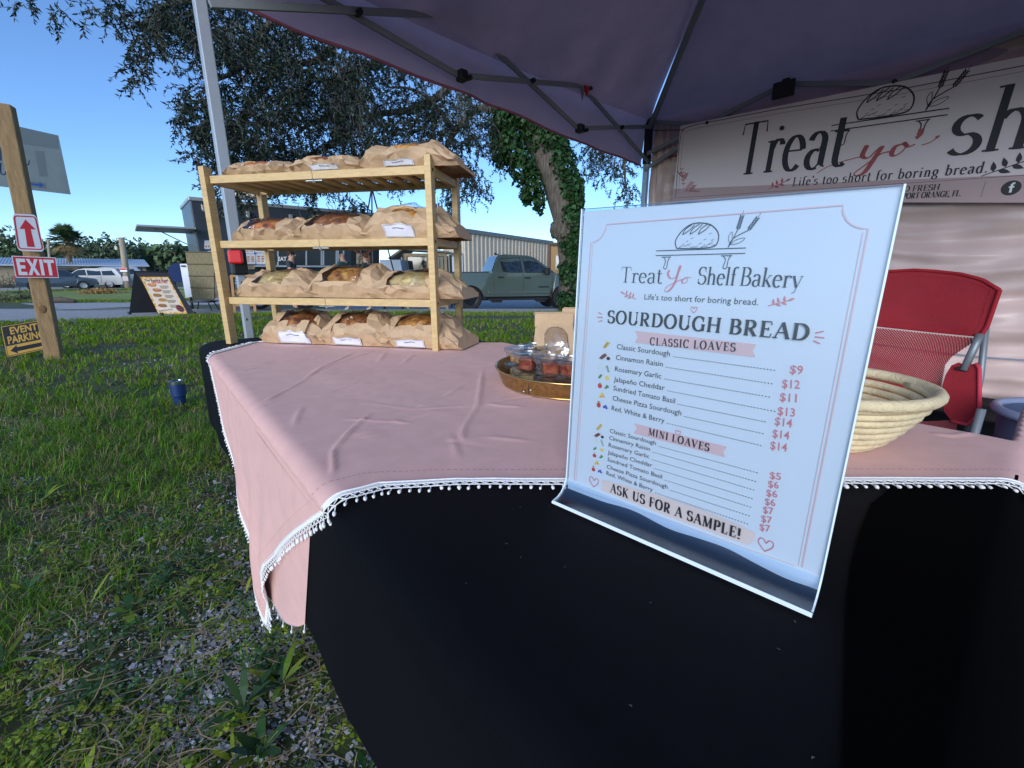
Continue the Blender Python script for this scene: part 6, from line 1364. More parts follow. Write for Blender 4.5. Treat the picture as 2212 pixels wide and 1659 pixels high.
# ------------------------------------------------------------ vehicles
M_GLASS = mat('tinted car glass', (.018, .026, .034), .04, spec=1.0); M_TRIM = mat('black car trim', (.014, .014, .015), .5); M_TAIL = mat('tail lamp', (.35, .01, .015), .2); M_HEAD = mat('head lamp', (.5, .52, .52), .12)
def car(name, label, cat, base, yaw, paint, L, Wd, lower, green, wheels, wr, wd, rim, glassx, pillars, group=None, bed=None, doors=(), extras=None, arch=1.18):
    """local frame: x towards the front, y to the left, z up; lower / green are side outlines (x, z)"""
    root = thing(name, label, cat, base, group); ca, sa = math.cos(yaw), math.sin(yaw); B_ = Vector(base); FX, LY = Vector((ca, sa, 0)), Vector((-sa, ca, 0))
    def q(x, y, z): return B_+FX*x+LY*y+ZV*z
    out = []
    bot = lower[-1][1]
    pts = list(lower)
    xs = sorted(wheels); seq = []
    for wx in xs:
        seq.append([(wx-wr*arch, bot)]+[(wx-wr*arch*math.cos(a), wr*.95+wr*arch*math.sin(a)) for a in [k*math.pi/10 for k in range(1, 10)] if wr*.95+wr*arch*math.sin(a) > bot]+[(wx+wr*arch, bot)])
    ring = pts+[p for s_ in seq for p in s_]                      # upper outline front to rear, then along the sill back to front
    hw = Wd/2
    def wz(z): return hw*(1-.035*ss(lower_top*.62, lower_top, z)-.03*ss(.55, bot, z))
    lower_top = max(p[1] for p in lower)
    bm = bmesh.new()
    for s_ in (1, -1):
        vs = [bm.verts.new(q(x, s_*wz(z), z)) for x, z in ring]; f = bm.faces.new(vs); bmesh.ops.triangulate(bm, faces=[f])
    n_ = len(ring); bm.verts.ensure_lookup_table()
    for i in range(n_): bm.faces.new([bm.verts[i], bm.verts[(i+1) % n_], bm.verts[n_+(i+1) % n_], bm.verts[n_+i]])
    bmesh.ops.recalc_face_normals(bm, faces=bm.faces[:])
    me = bpy.data.meshes.new('body'); off = B_; 
    for v in bm.verts: v.co -= off
    # greenhouse
    gt = max(p[1] for p in green)
    def gw(z): return hw*(.955-.17*ss(green[0][1], gt, z))
    gv = []
    for s_ in (1, -1): gv.append([bm.verts.new(q(x, s_*gw(z), z)-off) for x, z in green])
    for g_ in gv: bm.faces.new(g_)
    m_ = len(green)
    for i in range(m_): bm.faces.new([gv[0][i], gv[0][(i+1) % m_], gv[1][(i+1) % m_], gv[1][i]])
    bmesh.ops.recalc_face_normals(bm, faces=bm.faces[:]); bm.to_mesh(me); bm.free(); me.materials.append(paint)
    body = bpy.data.objects.new('body', me); COL.objects.link(body); body.parent = root; smooth_by(body, 28)
    # side windows, windscreen, rear window
    gzb = green[0][1]
    for s_ in (1, -1):
        for win in glassx:
            b = MB(); b.prism([q(x, s_*(gw(z)+.004), z) for x, z in win], LY*(-s_*.01)); b.build('window', M_GLASS, root)
            b = MB(); b.tube([q(x, s_*(gw(z)+.006), z) for x, z in win+[win[0]]], .012, 5); b.build('window_trim', M_TRIM, root)
    for a, c, nm in pillars:
        b = MB(); k = .9; d_ = Vector((c[1]-a[1], 0, a[0]-c[0])); sgn = 1 if nm == 'windscreen' else -1
        b.quad(*[q(x+sgn*.008, s_*gw(z)*k, z+.006) for x, z, s_ in ((a[0], a[1], 1), (a[0], a[1], -1), (c[0], c[1], -1), (c[0], c[1], 1))]); b.build(nm, M_GLASS, root)
    for wx in wheels:
        for s_ in (1, -1):
            wheel(root, q(wx, s_*(hw-wd*.5-.01), wr), LY*s_, wr, wd, rim, 6)
            b = MB(); b.lathe([(0, 0), (wr*arch*.99, 0)], 24, q(wx, s_*(hw-wd-.06), wr*.98), FX, ZV, LY); b.build('wheel_well', M_BLK, root)
            b = MB(); b.ribbon([q(wx-wr*(arch+.05)*math.cos(a), s_*(wz(wr)+.012), wr*.95+wr*(arch+.05)*math.sin(a)) for a in [k*math.pi/12 for k in range(13)]], .09, LY); b.build('wheel_arch', M_TRIM if cat == 'pickup' else paint, root)
    for d in doors:                                              # door seams and handles
        for s_ in (1, -1):
            b = MB(); b.tube([q(x, s_*(wz(z)+.0015), z) for x, z in d['seam']], .008, 4); b.build('door_seam', M_TRIM, root)
            if 'handle' in d:
                x, z = d['handle']; b = MB(); b.box(q(x, s_*(wz(z)+.02), z), (.24, .035, .05), FX, LY, ZV, .012); b.build('door_handle', M_TRIM if cat == 'pickup' else paint, root)
    if extras: extras(root, q, wz, FX, LY, hw)
    return root
# pickup truck behind the tree
M_SAGE = mat('sage metallic paint', (.075, .105, .088), .34, metal=.15, coat=.7, var=.04, vs=2)
groundY = lambda px, Y: Vector((ray(px, 600).x/ray(px, 600).y*Y, Y, gz(ray(px, 600).x/ray(px, 600).y*Y, Y)))
pr = groundY(1015, 16.2); pyaw = R(16); pz = gz(pr.x, pr.y)
fx_ = Vector((math.cos(pyaw), math.sin(pyaw), 0)); rt_ = Vector((math.sin(pyaw), -math.cos(pyaw), 0))
PB_ = Vector((pr.x, pr.y, pz))-rt_*.93+fx_*1.85                     # rear right wheel stands at pr
def pk_extra(root, q, wz, FX, LY, hw):
    b = MB(); b.box(q(-2.0, 0, .80), (1.72, 1.62, .5), FX, LY, ZV); b.build('bed_liner', M_BLK, root)
    b = MB()
    for s_ in (1, -1): b.box(q(-2.02, s_*(wz(1.3)-.05), 1.33), (1.75, .11, .03), FX, LY, ZV, .008)
    b.build('bed_rail', M_TRIM, root)
    for s_ in (1, -1):
        b = MB(); b.box(q(1.02, s_*(hw+.14), 1.36), (.17, .2, .25), FX, LY, ZV, .04); b.beam(q(1.04, s_*(hw-.03), 1.30), q(1.04, s_*(hw+.1), 1.31), .05, .05); b.build('wing_mirror', M_TRIM, root)
        b = MB(); b.box(q(-.05, s_*(hw+.03), .36), (2.3, .12, .06), FX, LY, ZV, .02)
        for x in (-.9, .8): b.prism([q(x-.3, s_*(hw+.02), .36), q(x+.25, s_*(hw+.02), .36), q(x+.18, s_*(hw+.08), .25), q(x-.18, s_*(hw+.08), .25)], ZV*.03)
        b.build('side_step', M_TRIM, root)
        b = MB(); b.box(q(.0, s_*(wz(.75)+.006), .62), (2.4, .03, .12), FX, LY, ZV, .012); b.build('lower_moulding', M_SAGE, root)
        b = MB(); b.box(q(2.86, s_*.72, .98), (.1, .36, .2), FX, LY, ZV, .03); b.build('headlight', M_HEAD, root)
        b = MB(); b.box(q(-2.92, s_*.86, 1.08), (.06, .16, .38), FX, LY, ZV, .02); b.build('tail_light', M_TAIL, root)
        b = MB(); b.box(q(.93, s_*(wz(.8)+.008), .80), (.42, .006, .045), FX, LY, ZV); b.build('name_badge', M_TRIM, root)
    b = MB(); b.box(q(2.93, 0, .82), (.08, 1.3, .46), FX, LY, ZV, .03); b.build('grille', M_TRIM, root)
    b = MB(); b.box(q(2.93, 0, .5), (.22, 1.86, .22), FX, LY, ZV, .05); b.build('front_bumper', M_TRIM, root)
    b = MB(); b.box(q(-2.98, 0, .58), (.2, 1.86, .22), FX, LY, ZV, .05); b.build('rear_bumper', M_TRIM, root)
    b = MB(); b.prism([q(-.72, -.02, 1.97), q(-.5, -.02, 1.965), q(-.72, -.02, 2.06)], LY*.03); b.build('roof_aerial', M_TRIM, root)
    b = MB(); b.box(q(0, 0, .42), (5.2, 1.3, .22), FX, LY, ZV); b.build('chassis', M_BLK, root)
lowP = [(2.93, .52), (2.95, .9), (2.88, 1.12), (2.6, 1.22), (1.45, 1.29), (1.2, 1.30), (-1.05, 1.32), (-2.94, 1.32), (-2.95, .52), (-2.9, .46)]
grnP = [(1.55, 1.26), (1.42, 1.30), (.62, 1.86), (.35, 1.93), (-.55, 1.965), (-.78, 1.92), (-1.03, 1.30), (-1.03, 1.26)]
pick = car('pickup_truck', 'sage green crew cab pickup truck parked beside the ivy covered tree', 'pickup', PB_, pyaw, M_SAGE, 5.9, 2.0, lowP, grnP, (-1.85, 1.75), .415, .28, mat('black alloy rim', (.02, .02, .022), .25, .6),
    [[(-.62, 1.37), (-.72, 1.80), (.05, 1.86), (.12, 1.33), (-.3, 1.33)], [(.22, 1.33), (.16, 1.86), (.50, 1.83), (1.12, 1.40), (1.15, 1.33)]], [((.64, 1.85), (1.40, 1.33), 'windscreen'), ((-.80, 1.88), (-1.02, 1.36), 'rear_window')],
    doors=({'seam': [(.14, 1.33), (.14, .9), (.10, .48)], 'handle': (.30, 1.13)}, {'seam': [(-1.0, 1.3), (-.98, .9), (-.95, .46)], 'handle': (-.72, 1.15)}, {'seam': [(1.28, 1.28), (1.28, .8), (1.18, .5)]}), extras=pk_extra)
def suv(name, label, base, yaw, paint, L=4.8, H=1.75, rim=None):
    k = L/4.8; h = H/1.75; f = .5*L
    lo = [(f-.02, .42), (f, .72*h), (f-.12, .92*h), (f-1.15*k, 1.08*h), (-f+.05, 1.12*h), (-f, .6*h), (-f+.03, .40), (-f+.1, .3)]
    gr = [(f-1.02*k, 1.05*h), (f-1.85*k, 1.62*h), (f-2.3*k, 1.72*h), (-f+.75, 1.75*h), (-f+.42, 1.70*h), (-f+.04, 1.10*h), (-f+.04, 1.05*h)]
    def ex(root, q, wz, FX, LY, hw):
        for s_ in (1, -1):
            b = MB(); b.box(q(f-.06, s_*.66, .8*h), (.16, .36, .16), FX, LY, ZV, .04); b.build('headlight', M_HEAD, root)
            b = MB(); b.box(q(-f+.06, s_*.76, 1.0*h), (.14, .16, .34), FX, LY, ZV, .03); b.build('tail_light', M_TAIL, root)
            b = MB(); b.box(q(f-1.35*k, s_*(hw+.1), 1.12*h), (.12, .18, .14), FX, LY, ZV, .03); b.build('wing_mirror', paint, root)
            b = MB(); b.box(q(0, s_*(hw-.42), 1.75*h), (2.0*k, .04, .05), FX, LY, ZV, .01); b.build('roof_rail', M_TRIM, root)
        b = MB(); b.box(q(f-.04, 0, .5), (.2, 1.7, .24), FX, LY, ZV, .05); b.box(q(-f+.04, 0, .5), (.2, 1.7, .26), FX, LY, ZV, .05); b.build('bumper', paint, root)
        b = MB(); b.box(q(-f-.005, 0, .82*h), (.02, .34, .13), FX, LY, ZV); b.build('number_plate', WHITEP, root)
    z0, z1 = 1.14*h, 1.62*h
    g_ = [[(f-1.22*k, z0), (f-1.9*k, 1.58*h), (f-2.35*k, z1), (f-2.4*k, z0)], [(f-2.5*k, z0), (f-2.45*k, z1), (f-3.35*k, z1), (f-3.4*k, z0)], [(f-3.5*k, z0), (f-3.45*k, z1), (-f+.72, z1), (-f+.42, z0)]]
    return car(name, label, 'car', base, yaw, paint, L, 1.86, lo, gr, (-f+.95*k, f-.95*k), .35, .23, rim or mat('silver rim', (.55, .57, .58), .3, .6), g_, [((f-1.9*k, 1.62*h), (f-1.08*k, 1.1*h), 'windscreen'), ((-f+.40, 1.66*h), (-f+.1, 1.14*h), 'rear_window')], 'cars parked by the low building',
        doors=({'seam': [(f-1.25*k, z0), (f-1.3*k, .4)]}, {'seam': [(f-2.45*k, z0), (f-2.45*k, .4)], 'handle': (f-2.2*k, .98*h)}, {'seam': [(f-3.4*k, z0), (f-3.3*k, .45)], 'handle': (f-3.15*k, 1.0*h)}), extras=ex)
def groundY(px, Y): r = ray(px, 600); x = r.x/r.y*Y; return Vector((x, Y, gz(x, Y)))
suv('parked_car', 'dark blue-grey SUV parked broadside behind the exit sign', groundY(125, 37.), R(43), mat('slate blue paint', (.05, .075, .11), .3, metal=.3, coat=.6), 4.7, 1.68)
suv('parked_car', 'cream white minivan partly hidden behind the dark SUV', groundY(196, 41.), R(206), mat('cream white paint', (.62, .61, .57), .35, coat=.6), 4.9, 1.75)
suv('parked_car', 'long silver SUV with dark windows nearest the wooden utility pole', groundY(235, 42.5), R(214), mat('silver paint', (.40, .45, .50), .3, metal=.4, coat=.6), 5.3, 1.92)
# ------------------------------------------------------------ metal buildings
def at_z(px, py, Y): return aty(px, py, Y)
mA, mB_, mC = aty(957, 523, 47), aty(1004, 503, 40), aty(1194, 528, 53.)
gA, gB, gC = [Vector((p.x, p.y, -.6)) for p in (mA, mB_, mC)]
bld = thing('metal_building', 'tan corrugated metal building with white roller door behind the pickup', 'building', (gA+gB+gC)/3)
M_TAN = mat('tan ribbed steel', (.47, .41, .31), .5, var=.06, vs=2)
def ribwall(a0, a1, b0, b1, mb, pitch=.62, dep=.09):
    L = (a1-a0).length; n_ = int(L/pitch); nn = (a1-a0).cross(ZV).normalized()
    if nn.dot(EYEV-a0) < 0: nn = -nn
    prof = [(0, 0), (.55, 0), (.62, 1), (.9, 1), (.97, 0)]
    for k in range(n_):
        for i in range(5):
            u0, d0 = prof[i]; u1, d1 = prof[i+1] if i < 4 else (1, 0)
            t0, t1 = (k+u0)/n_, (k+u1)/n_; mb.quad(a0.lerp(a1, t0)+nn*dep*d0, a0.lerp(a1, t1)+nn*dep*d1, b0.lerp(b1, t1)+nn*dep*d1, b0.lerp(b1, t0)+nn*dep*d0)
b = MB(); ribwall(gB, gC, mB_, mC, b); b.build('long_wall', M_TAN, bld); b = MB(); ribwall(gA, gB, mA, mB_, b); b.build('gable_wall', M_TAN, bld)
b = MB(); up_ = Vector((0, 0, .35)); fwd_ = Vector((0, -.35, 0))
b.prism([mB_+fwd_, mC+fwd_, mC+fwd_+up_, mB_+fwd_+up_], Vector((.1, .5, 0))); b.prism([mA+fwd_, mB_+fwd_, mB_+fwd_+up_, mA+fwd_+up_], Vector((.1, .5, 0))); b.build('roof_trim', mat('dark roof trim', (.16, .17, .17), .5, .3), bld)
b = MB(); b.add([mA+up_, mB_+up_, mC+up_, mC+Vector((-14, 16, .3)), mA+Vector((-2, 16, .3))], [(0, 1, 2, 3, 4)]); b.build('roof', mat('grey roof sheet', (.22, .23, .23), .5, .3), bld)
b = MB(); dn = (gA-gB).normalized(); nn = dn.cross(ZV)
if nn.dot(EYEV-gB) < 0: nn = -nn
d0 = gB+dn*.4+nn*.14; b.prism([d0+ZV*.1, d0+dn*3.4+ZV*.1, d0+dn*3.4+ZV*2.95, d0+ZV*2.95], nn*.05)
for k in range(14): b.box(d0+dn*1.7+nn*.06+ZV*(.2+.2*k), (3.4, .03, .03), dn, nn, ZV)
b.build('roller_door', mat('white roller door', (.56, .62, .68), .5), bld)
b = MB(); d1 = d0+nn*.02; b.prism([d1+ZV*2.95, d1+dn*3.5+ZV*2.95, d1+dn*3.5+ZV*3.12, d1+ZV*3.12], nn*.1); b.build('door_header', mat('dark roof trim', (.16, .17, .17), .5, .3), bld)
bb0, bb1 = aty(1188, 530, 50.), aty(1262, 531, 47.)
an = thing('brown_annex', 'lower brown metal annex with a photo poster at right of the tan building', 'building', Vector((bb0.x, bb0.y, -.5)))
b = MB(); ribwall(Vector((bb0.x, bb0.y, -.6)), Vector((bb1.x, bb1.y, -.6)), bb0, bb1, b, .4, .05); b.build('wall', mat('ochre ribbed steel', (.33, .22, .10), .55), an)
b = MB(); b.beam(bb0+ZV*.1, bb1+ZV*.1, .3, .3); b.beam(Vector((bb0.x, bb0.y-.1, -.5)), bb0, .3, .3); b.build('trim', mat('brown trim', (.14, .09, .07), .5), an)
po_ = [aty(*Z7(*q), 47.2) for q in ((1802, 638), (1908, 640), (1905, 470), (1806, 468))]
b = MB(); b.prism(po_, (0, .05, 0)); b.build('poster', mat('photo poster', (.55, .50, .44), .5, var=.5, vs=1.6, detail=8), an)
# low building on the left
l0, l1 = groundY(-120, 50.), groundY(318, 62.)
low = thing('low_building', 'long low tan building with pale metal roof behind the parked cars', 'building', (l0+l1)/2)
zt = aty(318, 575, 62.).z; b = MB(); d = (l1-l0); dn = d.normalized(); nn = Vector((dn.y, -dn.x, 0))
b.prism([Vector((l0.x, l0.y, -.6)), Vector((l1.x, l1.y, -.6)), Vector((l1.x, l1.y, zt)), Vector((l0.x, l0.y, zt))], -nn*9); b.build('walls', mat('tan siding', (.36, .29, .19), .7, var=.1, vs=1), low)
b = MB(); za = zt+.95
b.prism([l0*1+ZV*(zt-l0.z-.05)+nn*.7, l0+ZV*(zt-l0.z+.12)+nn*.7, l0+ZV*(za-l0.z)-nn*4.5, l0+ZV*(za-l0.z-.15)-nn*4.5], d+dn*.4)
for k in range(70): p = l0+d*(k/69); b.beam(p+ZV*(zt-p.z+.15)+nn*.7, p+ZV*(za-p.z+.03)-nn*4.5, .06, .06)
b.build('roof', mat('pale metal roof', (.52, .58, .64), .38, .35), low)
for t in (.47, .56, .63, .85):
    b = MB(); p = l0+d*t+nn*.04; b.prism([p+ZV*.9, p+dn*2.2+ZV*.9, p+dn*2.2+ZV*2.0, p+ZV*2.0], nn*.03); b.build('window', M_GLASS, low)
# utility poles
up_b = gp(277, 623); ut = thing('utility_pole', 'short wooden utility pole with small red signs beside the silver SUV', 'pole', up_b)
tt = aty(262, 513, up_b.y); b = MB(); b.tube([up_b-ZV*.2, tt], [.26, .20], 12); b.build('timber', mat('pale weathered wood', (.36, .30, .21), .85, var=.2, vs=2, stretch=(1, 1, .2)), ut, True)
b = MB(); q_ = aty(273, 583, up_b.y)-Vector((0, .3, 0)); b.box(q_, (.62, .03, .32)); b.box(q_-ZV*.1-Vector((0, .02, 0)), (.5, .01, .1)); b.build('sign_plate', WHITEP, ut)
b = MB(); b.box(q_+ZV*.06-Vector((0, .022, 0)), (.58, .01, .16)); b.build('red_panel', M_RPL, ut)
b = MB(); b.box(q_-ZV*.75, (.5, .03, .4)); b.box(aty(259, 536, up_b.y)-Vector((.1, .25, 0)), (.2, .12, .3)); b.build('box', mat('pale box', (.5, .45, .42), .6), ut)
u2 = groundY(108, 55.); ut2 = thing('utility_pole', 'thin leaning pole beside the palm tree', 'pole', u2); b = MB(); b.tube([u2, aty(104, 518, 55.)], .13, 8); b.build('timber', mat('pale weathered wood', (.36, .30, .21), .85), ut2, True)
# ------------------------------------------------------------ ground
GR = ramp_mat('soil and turf', 3.2, [(.32, (.030, .026, .016)), (.45, (.040, .050, .018)), (.56, (.060, .082, .022)), (.72, (.085, .105, .035))], .95, bump=.6, detail=9, rgh=.7)
GRV = ramp_mat('grey gravel', 9, [(.3, (.20, .20, .20)), (.5, (.34, .345, .345)), (.72, (.50, .495, .48))], .95, bump=.5, detail=12, rgh=.75)
SAND = ramp_mat('sandy track', 2, [(.3, (.26, .24, .20)), (.7, (.40, .38, .33))], .95, bump=.3, detail=9)
FIELD = ramp_mat('far grass', 1.1, [(.3, (.12, .16, .025)), (.55, (.20, .26, .04)), (.75, (.28, .29, .08))], .95, bump=.5, detail=10, rgh=.75)
b = MB(); rad_ = [0, .6, 1.2, 2, 3, 4.5, 6, 7.5, 8.5, 9.5, 10.5, 11.5, 12.5, 13.5, 14.5, 15.5, 16.5, 17.5, 19, 25, 40, 80, 200, 600, 1500]; SEG = 72
vs = []
for r_ in rad_:
    for k in range(SEG): a = 2*math.pi*k/SEG; x, y = r_*math.cos(a), r_*math.sin(a); vs.append((x, y, gz(x, y)+(.03*nz((x*.6, y*.6, 3)) if .5 < r_ < 12 else 0)*0))
b.add(vs, [(i*SEG+k, i*SEG+(k+1) % SEG, (i+1)*SEG+(k+1) % SEG, (i+1)*SEG+k) for i in range(len(rad_)-1) for k in range(SEG)])
struct(b.build('ground', GR, None, True))
def sheet_between(near, far, name, m_, lift, nu=60, nv=10):
    nr = [gp(*q) for q in near]; fr = [gp(*q) for q in far]
    def at_(l, t):
        k = t*(len(l)-1); i = min(int(k), len(l)-2); return l[i].lerp(l[i+1], k-i)
    def fn(a, v):
        p = at_(nr, a).lerp(at_(fr, a), v); wob = .25*nz((p.x*.8, p.y*.8, 1.1))+.1*nz((p.x*3, p.y*3, 1.1)) if v in (0, 1) else 0
        x, y = p.x, p.y+wob; return Vector((x, y, gz(x, y)+lift))
    b = MB(); b.grid(fn, nu*3, nv); return struct(b.build(name, m_, None, True))
sheet_between([(-500, 700), (0, 694), (120, 698), (230, 692), (330, 690), (420, 681), (520, 680), (640, 676), (900, 676), (1300, 676)], [(-500, 652), (0, 657), (120, 654), (270, 654), (330, 652), (420, 650), (520, 652), (640, 650), (900, 648), (1300, 646)], 'gravel_road', GRV, .006)
sheet_between([(-500, 652), (0, 655), (120, 652), (270, 653), (420, 649)], [(-500, 632), (0, 634), (60, 635), (120, 629), (270, 627), (420, 630)], 'far_lawn', FIELD, .008)
sheet_between([(-500, 634), (0, 633), (120, 628), (270, 626), (400, 628)], [(-500, 618), (0, 619), (120, 621), (270, 622), (400, 620)], 'sandy_track', SAND, .010)
sheet_between([(300, 652), (420, 649), (700, 647), (1000, 645), (1320, 645)], [(300, 621), (420, 621), (700, 618), (1000, 618), (1320, 618)], 'gravel_yard', GRV, .006)
# ------------------------------------------------------------ grass, weeds and shells
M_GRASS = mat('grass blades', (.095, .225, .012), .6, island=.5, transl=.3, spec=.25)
M_GRASSF = mat('sunny grass blades', (.19, .32, .012), .6, island=.45, transl=.35, spec=.25)  # brighter green puts the far sunlight into the blade colour
M_DRY = mat('dry grass blades', (.27, .21, .11), .8, island=.4)
M_WEED = mat('yellow green weed leaves', (.19, .27, .015), .55, island=.35, transl=.3)
M_WEED2 = mat('dark weed leaves', (.04, .10, .022), .5, island=.4, transl=.2)
M_SHELL = mat('pale shell chips', (.34, .36, .40), .8, island=.6)
random.seed(11)
def under_cover(x, y):                                    # under the table or inside the tent
    s, n_ = sn((x, y, HT)); q = Vector((x, y, 0))-TA; t, i = q.dot(TD_), q.dot(TI)
    return (-.3 < s < S1+.05 and n_ > .26 and n_ < .9 and s > S0-.3) or (n_ > .8 and i > -.05 and t < TL+.2) or (s < -.25 and n_ > -.3)
def dens(x, y):                                           # grass cover 0..1, bare patches show soil and shells
    d = .5-.16*ss(2.2, 1.2, math.hypot(x, y))+.9*nz((x*1.1+3, y*1.1, 2.2))+.4*nz((x*3.1, y*3.1, 5.2)); r_ = math.hypot(x, y)
    s, n_ = sn((x, y, HT))
    d += .6*ss(1.2, 2.4, r_) - .35*ss(-.9, -.1, n_)*ss(2.4, 1.2, y)
    if r_ > 5: d += .3
    if y > 1.4 and nz((x*.9, y*1.3, 6.1)) > .22: d -= .45
    return d
def blade(mb, p, h_, a, lean_, wd, m=0):
    dx, dy = math.cos(a), math.sin(a); px_, py_ = -dy*wd/2, dx*wd/2; v = []
    for k, t in enumerate((0, .4, .75)):
        o = lean_*h_*t*t; z = h_*t*(1-.35*lean_*t); ww = (1, .85, .5)[k]
        v += [(p[0]+dx*o+px_*ww, p[1]+dy*o+py_*ww, p[2]+z), (p[0]+dx*o-px_*ww, p[1]+dy*o-py_*ww, p[2]+z)]
    o = lean_*h_; v.append((p[0]+dx*o, p[1]+dy*o, p[2]+h_*(1-.35*lean_)))
    mb.add(v, [(0, 1, 3, 2), (2, 3, 5, 4), (4, 5, 6)], m)
gm = MB(); weeds = MB(); shell = MB()
def road_y(x, y): return False
def scatter(n_, xr, yr, hr, wr, tuft, far):
    c = 0; tries = 0
    while c < n_ and tries < n_*6:
        tries += 1; y = random.uniform(*yr); x = random.uniform(xr[0]*max(1, y/yr[1]*1.0), xr[1])
        if abs(x) > 1.5*y+.5 or under_cover(x, y): continue
        d = dens(x, y)
        if random.random() > d: continue
        z = gz(x, y); lush = min(1.3, max(.5, d)); dry = random.random() < (.2 if far else .28)
        for k in range(random.randint(*tuft)):
            h_ = random.uniform(*hr)*lush; a = random.uniform(0, 6.283)
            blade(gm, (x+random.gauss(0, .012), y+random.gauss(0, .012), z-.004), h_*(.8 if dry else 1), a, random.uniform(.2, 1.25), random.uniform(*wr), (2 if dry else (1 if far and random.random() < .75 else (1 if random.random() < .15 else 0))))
            c += 1
scatter(25000, (-2.6, .35), (.22, 1.5), (.018, .10), (.0013, .0036), (2, 8), False)
scatter(33000, (-4.4, .4), (1.3, 3.2), (.025, .10), (.0018, .0045), (2, 8), False)
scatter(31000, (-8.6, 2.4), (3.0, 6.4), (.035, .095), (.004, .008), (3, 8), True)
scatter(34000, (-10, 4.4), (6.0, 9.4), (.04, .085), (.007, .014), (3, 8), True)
def strip(pts, n_, h_, w_):                               # grass strip along a photo line on the ground
    P_ = [gp(*q) for q in pts]
    for _ in range(n_):
        t = random.random()*(len(P_)-1); i = min(int(t), len(P_)-2); p = P_[i].lerp(P_[i+1], t-i); p.y += random.gauss(0, .35); p.x += random.gauss(0, .2)
        blade(gm, (p.x, p.y, gz(p.x, p.y)-.01), random.uniform(.5, 1)*h_, random.uniform(0, 6.28), random.uniform(.2, 1), w_, 1 if random.random() < .8 else 2)
strip([(250, 692), (330, 690), (420, 684), (520, 682), (640, 676), (900, 676), (1300, 678)], 9000, .10, .014)
strip([(400, 684), (640, 680), (900, 679), (1300, 680)], 9000, .10, .014)
strip([(0, 652), (120, 651), (270, 651), (420, 648)], 3500, .16, .03); strip([(0, 632), (270, 626), (420, 627)], 3000, .2, .04)
strip([(600, 648), (900, 646), (1250, 645)], 2500, .16, .03)
for _ in range(5200):
    y = random.uniform(.25, 3.2); x = random.uniform(-1.15*y-.2, .35)
    if under_cover(x, y) or abs(x) > 1.25*y+.3: continue
    a = random.uniform(0, 6.28) if random.random() < .5 else random.gauss(.3, .5); L = random.uniform(.03, .11); z = gz(x, y)+random.uniform(.004, .03); d = Vector((math.cos(a), math.sin(a), random.uniform(-.12, .2))); p = Vector((x, y, z)); k = Vector((-math.sin(a), math.cos(a), 0))*random.gauss(0, .25)
    gm.ribbon([p, p+(d+k*.3)*L*.4, p+(d+k)*L*.75, p+(d+k*1.6)*L], [.0012, .0026, .0022, .0006], ZV, 2)
go = gm.build('grass', [M_GRASS, M_GRASSF, M_DRY]); stuff(go, 'rough green grass with dry straw growing over the sandy ground', 'grass')
# low leafy weeds
def leaf(mb, p, a, tilt, L, wd, m=0):
    d = Vector((math.cos(a)*math.cos(tilt), math.sin(a)*math.cos(tilt), math.sin(tilt))); s_ = Vector((-math.sin(a), math.cos(a), 0)); up_ = d.cross(s_)*-1
    p = Vector(p); v = [p, p+d*L*.4+s_*wd/2+ZV*.002, p+d*L*.4-s_*wd/2+ZV*.002, p+d*L*.75+s_*wd*.38-ZV*L*.05, p+d*L*.75-s_*wd*.38-ZV*L*.05, p+d*L-ZV*L*.15]
    mb.add(v, [(0, 1, 2), (1, 3, 4, 2), (3, 5, 4)], m)
def weed_patch(p, r_, n_, L, m):
    for _ in range(n_):
        a = random.uniform(0, 6.28); q = r_*math.sqrt(random.random()); x, y = p.x+q*math.cos(a), p.y+q*math.sin(a)
        if under_cover(x, y): continue
        z = gz(x, y)+random.uniform(.01, .05)*(1-.6*q/r_)
        for k in range(3): leaf(weeds, (x, y, z), a+k*2.1, random.uniform(-.1, .5), L*random.uniform(.6, 1.1), L*.62, m)
for c, r_, n_, L, m in (((160, 1590), .10, 46, .016, 0), ((60, 1500), .09, 36, .015, 0), ((410, 1220), .10, 36, .017, 1), ((395, 1080), .10, 30, .017, 0), ((430, 1010), .11, 40, .018, 0), ((60, 1620), .06, 26, .014, 0), ((570, 1190), .0, 0, .02, 0), ((500, 1110), .12, 40, .018, 0), ((300, 1380), .06, 18, .018, 1),
    ((420, 950), .14, 50, .02, 0), ((440, 870), .18, 60, .02, 1), ((300, 900), .25, 90, .022, 1), ((150, 930), .22, 60, .022, 0), ((250, 850), .3, 100, .024, 1), ((520, 1600), .05, 16, .014, 0), ((470, 1300), .05, 16, .016, 0), ((340, 1580), .05, 14, .015, 0), ((600, 1390), .04, 14, .014, 0), ((700, 1480), .03, 10, .012, 0), ((210, 1490), .06, 20, .016, 1)):
    weed_patch(gp(*c), r_, n_, L, m)
for c, n_, L, wd in (((530, 1540), 10, .105, .017), ((610, 1490), 9, .10, .016), ((285, 1330), 8, .075, .024), ((100, 1080), 11, .10, .016), ((210, 1060), 8, .09, .014), ((60, 1290), 8, .09, .012), ((470, 990), 9, .09, .012), ((560, 1640), 7, .09, .02), ((10, 1440), 7, .12, .012), ((380, 1000), 8, .1, .012), ((500, 1160), 10, .12, .010), ((190, 1330), 8, .13, .009), ((420, 1370), 8, .11, .009)):
    p = gp(*c)
    for k in range(n_): leaf(weeds, (p.x, p.y, p.z+.01), k*6.283/n_+random.uniform(-.3, .3), random.uniform(.15, .95), L*random.uniform(.7, 1.1), wd, 1 if random.random() < .6 else 0)
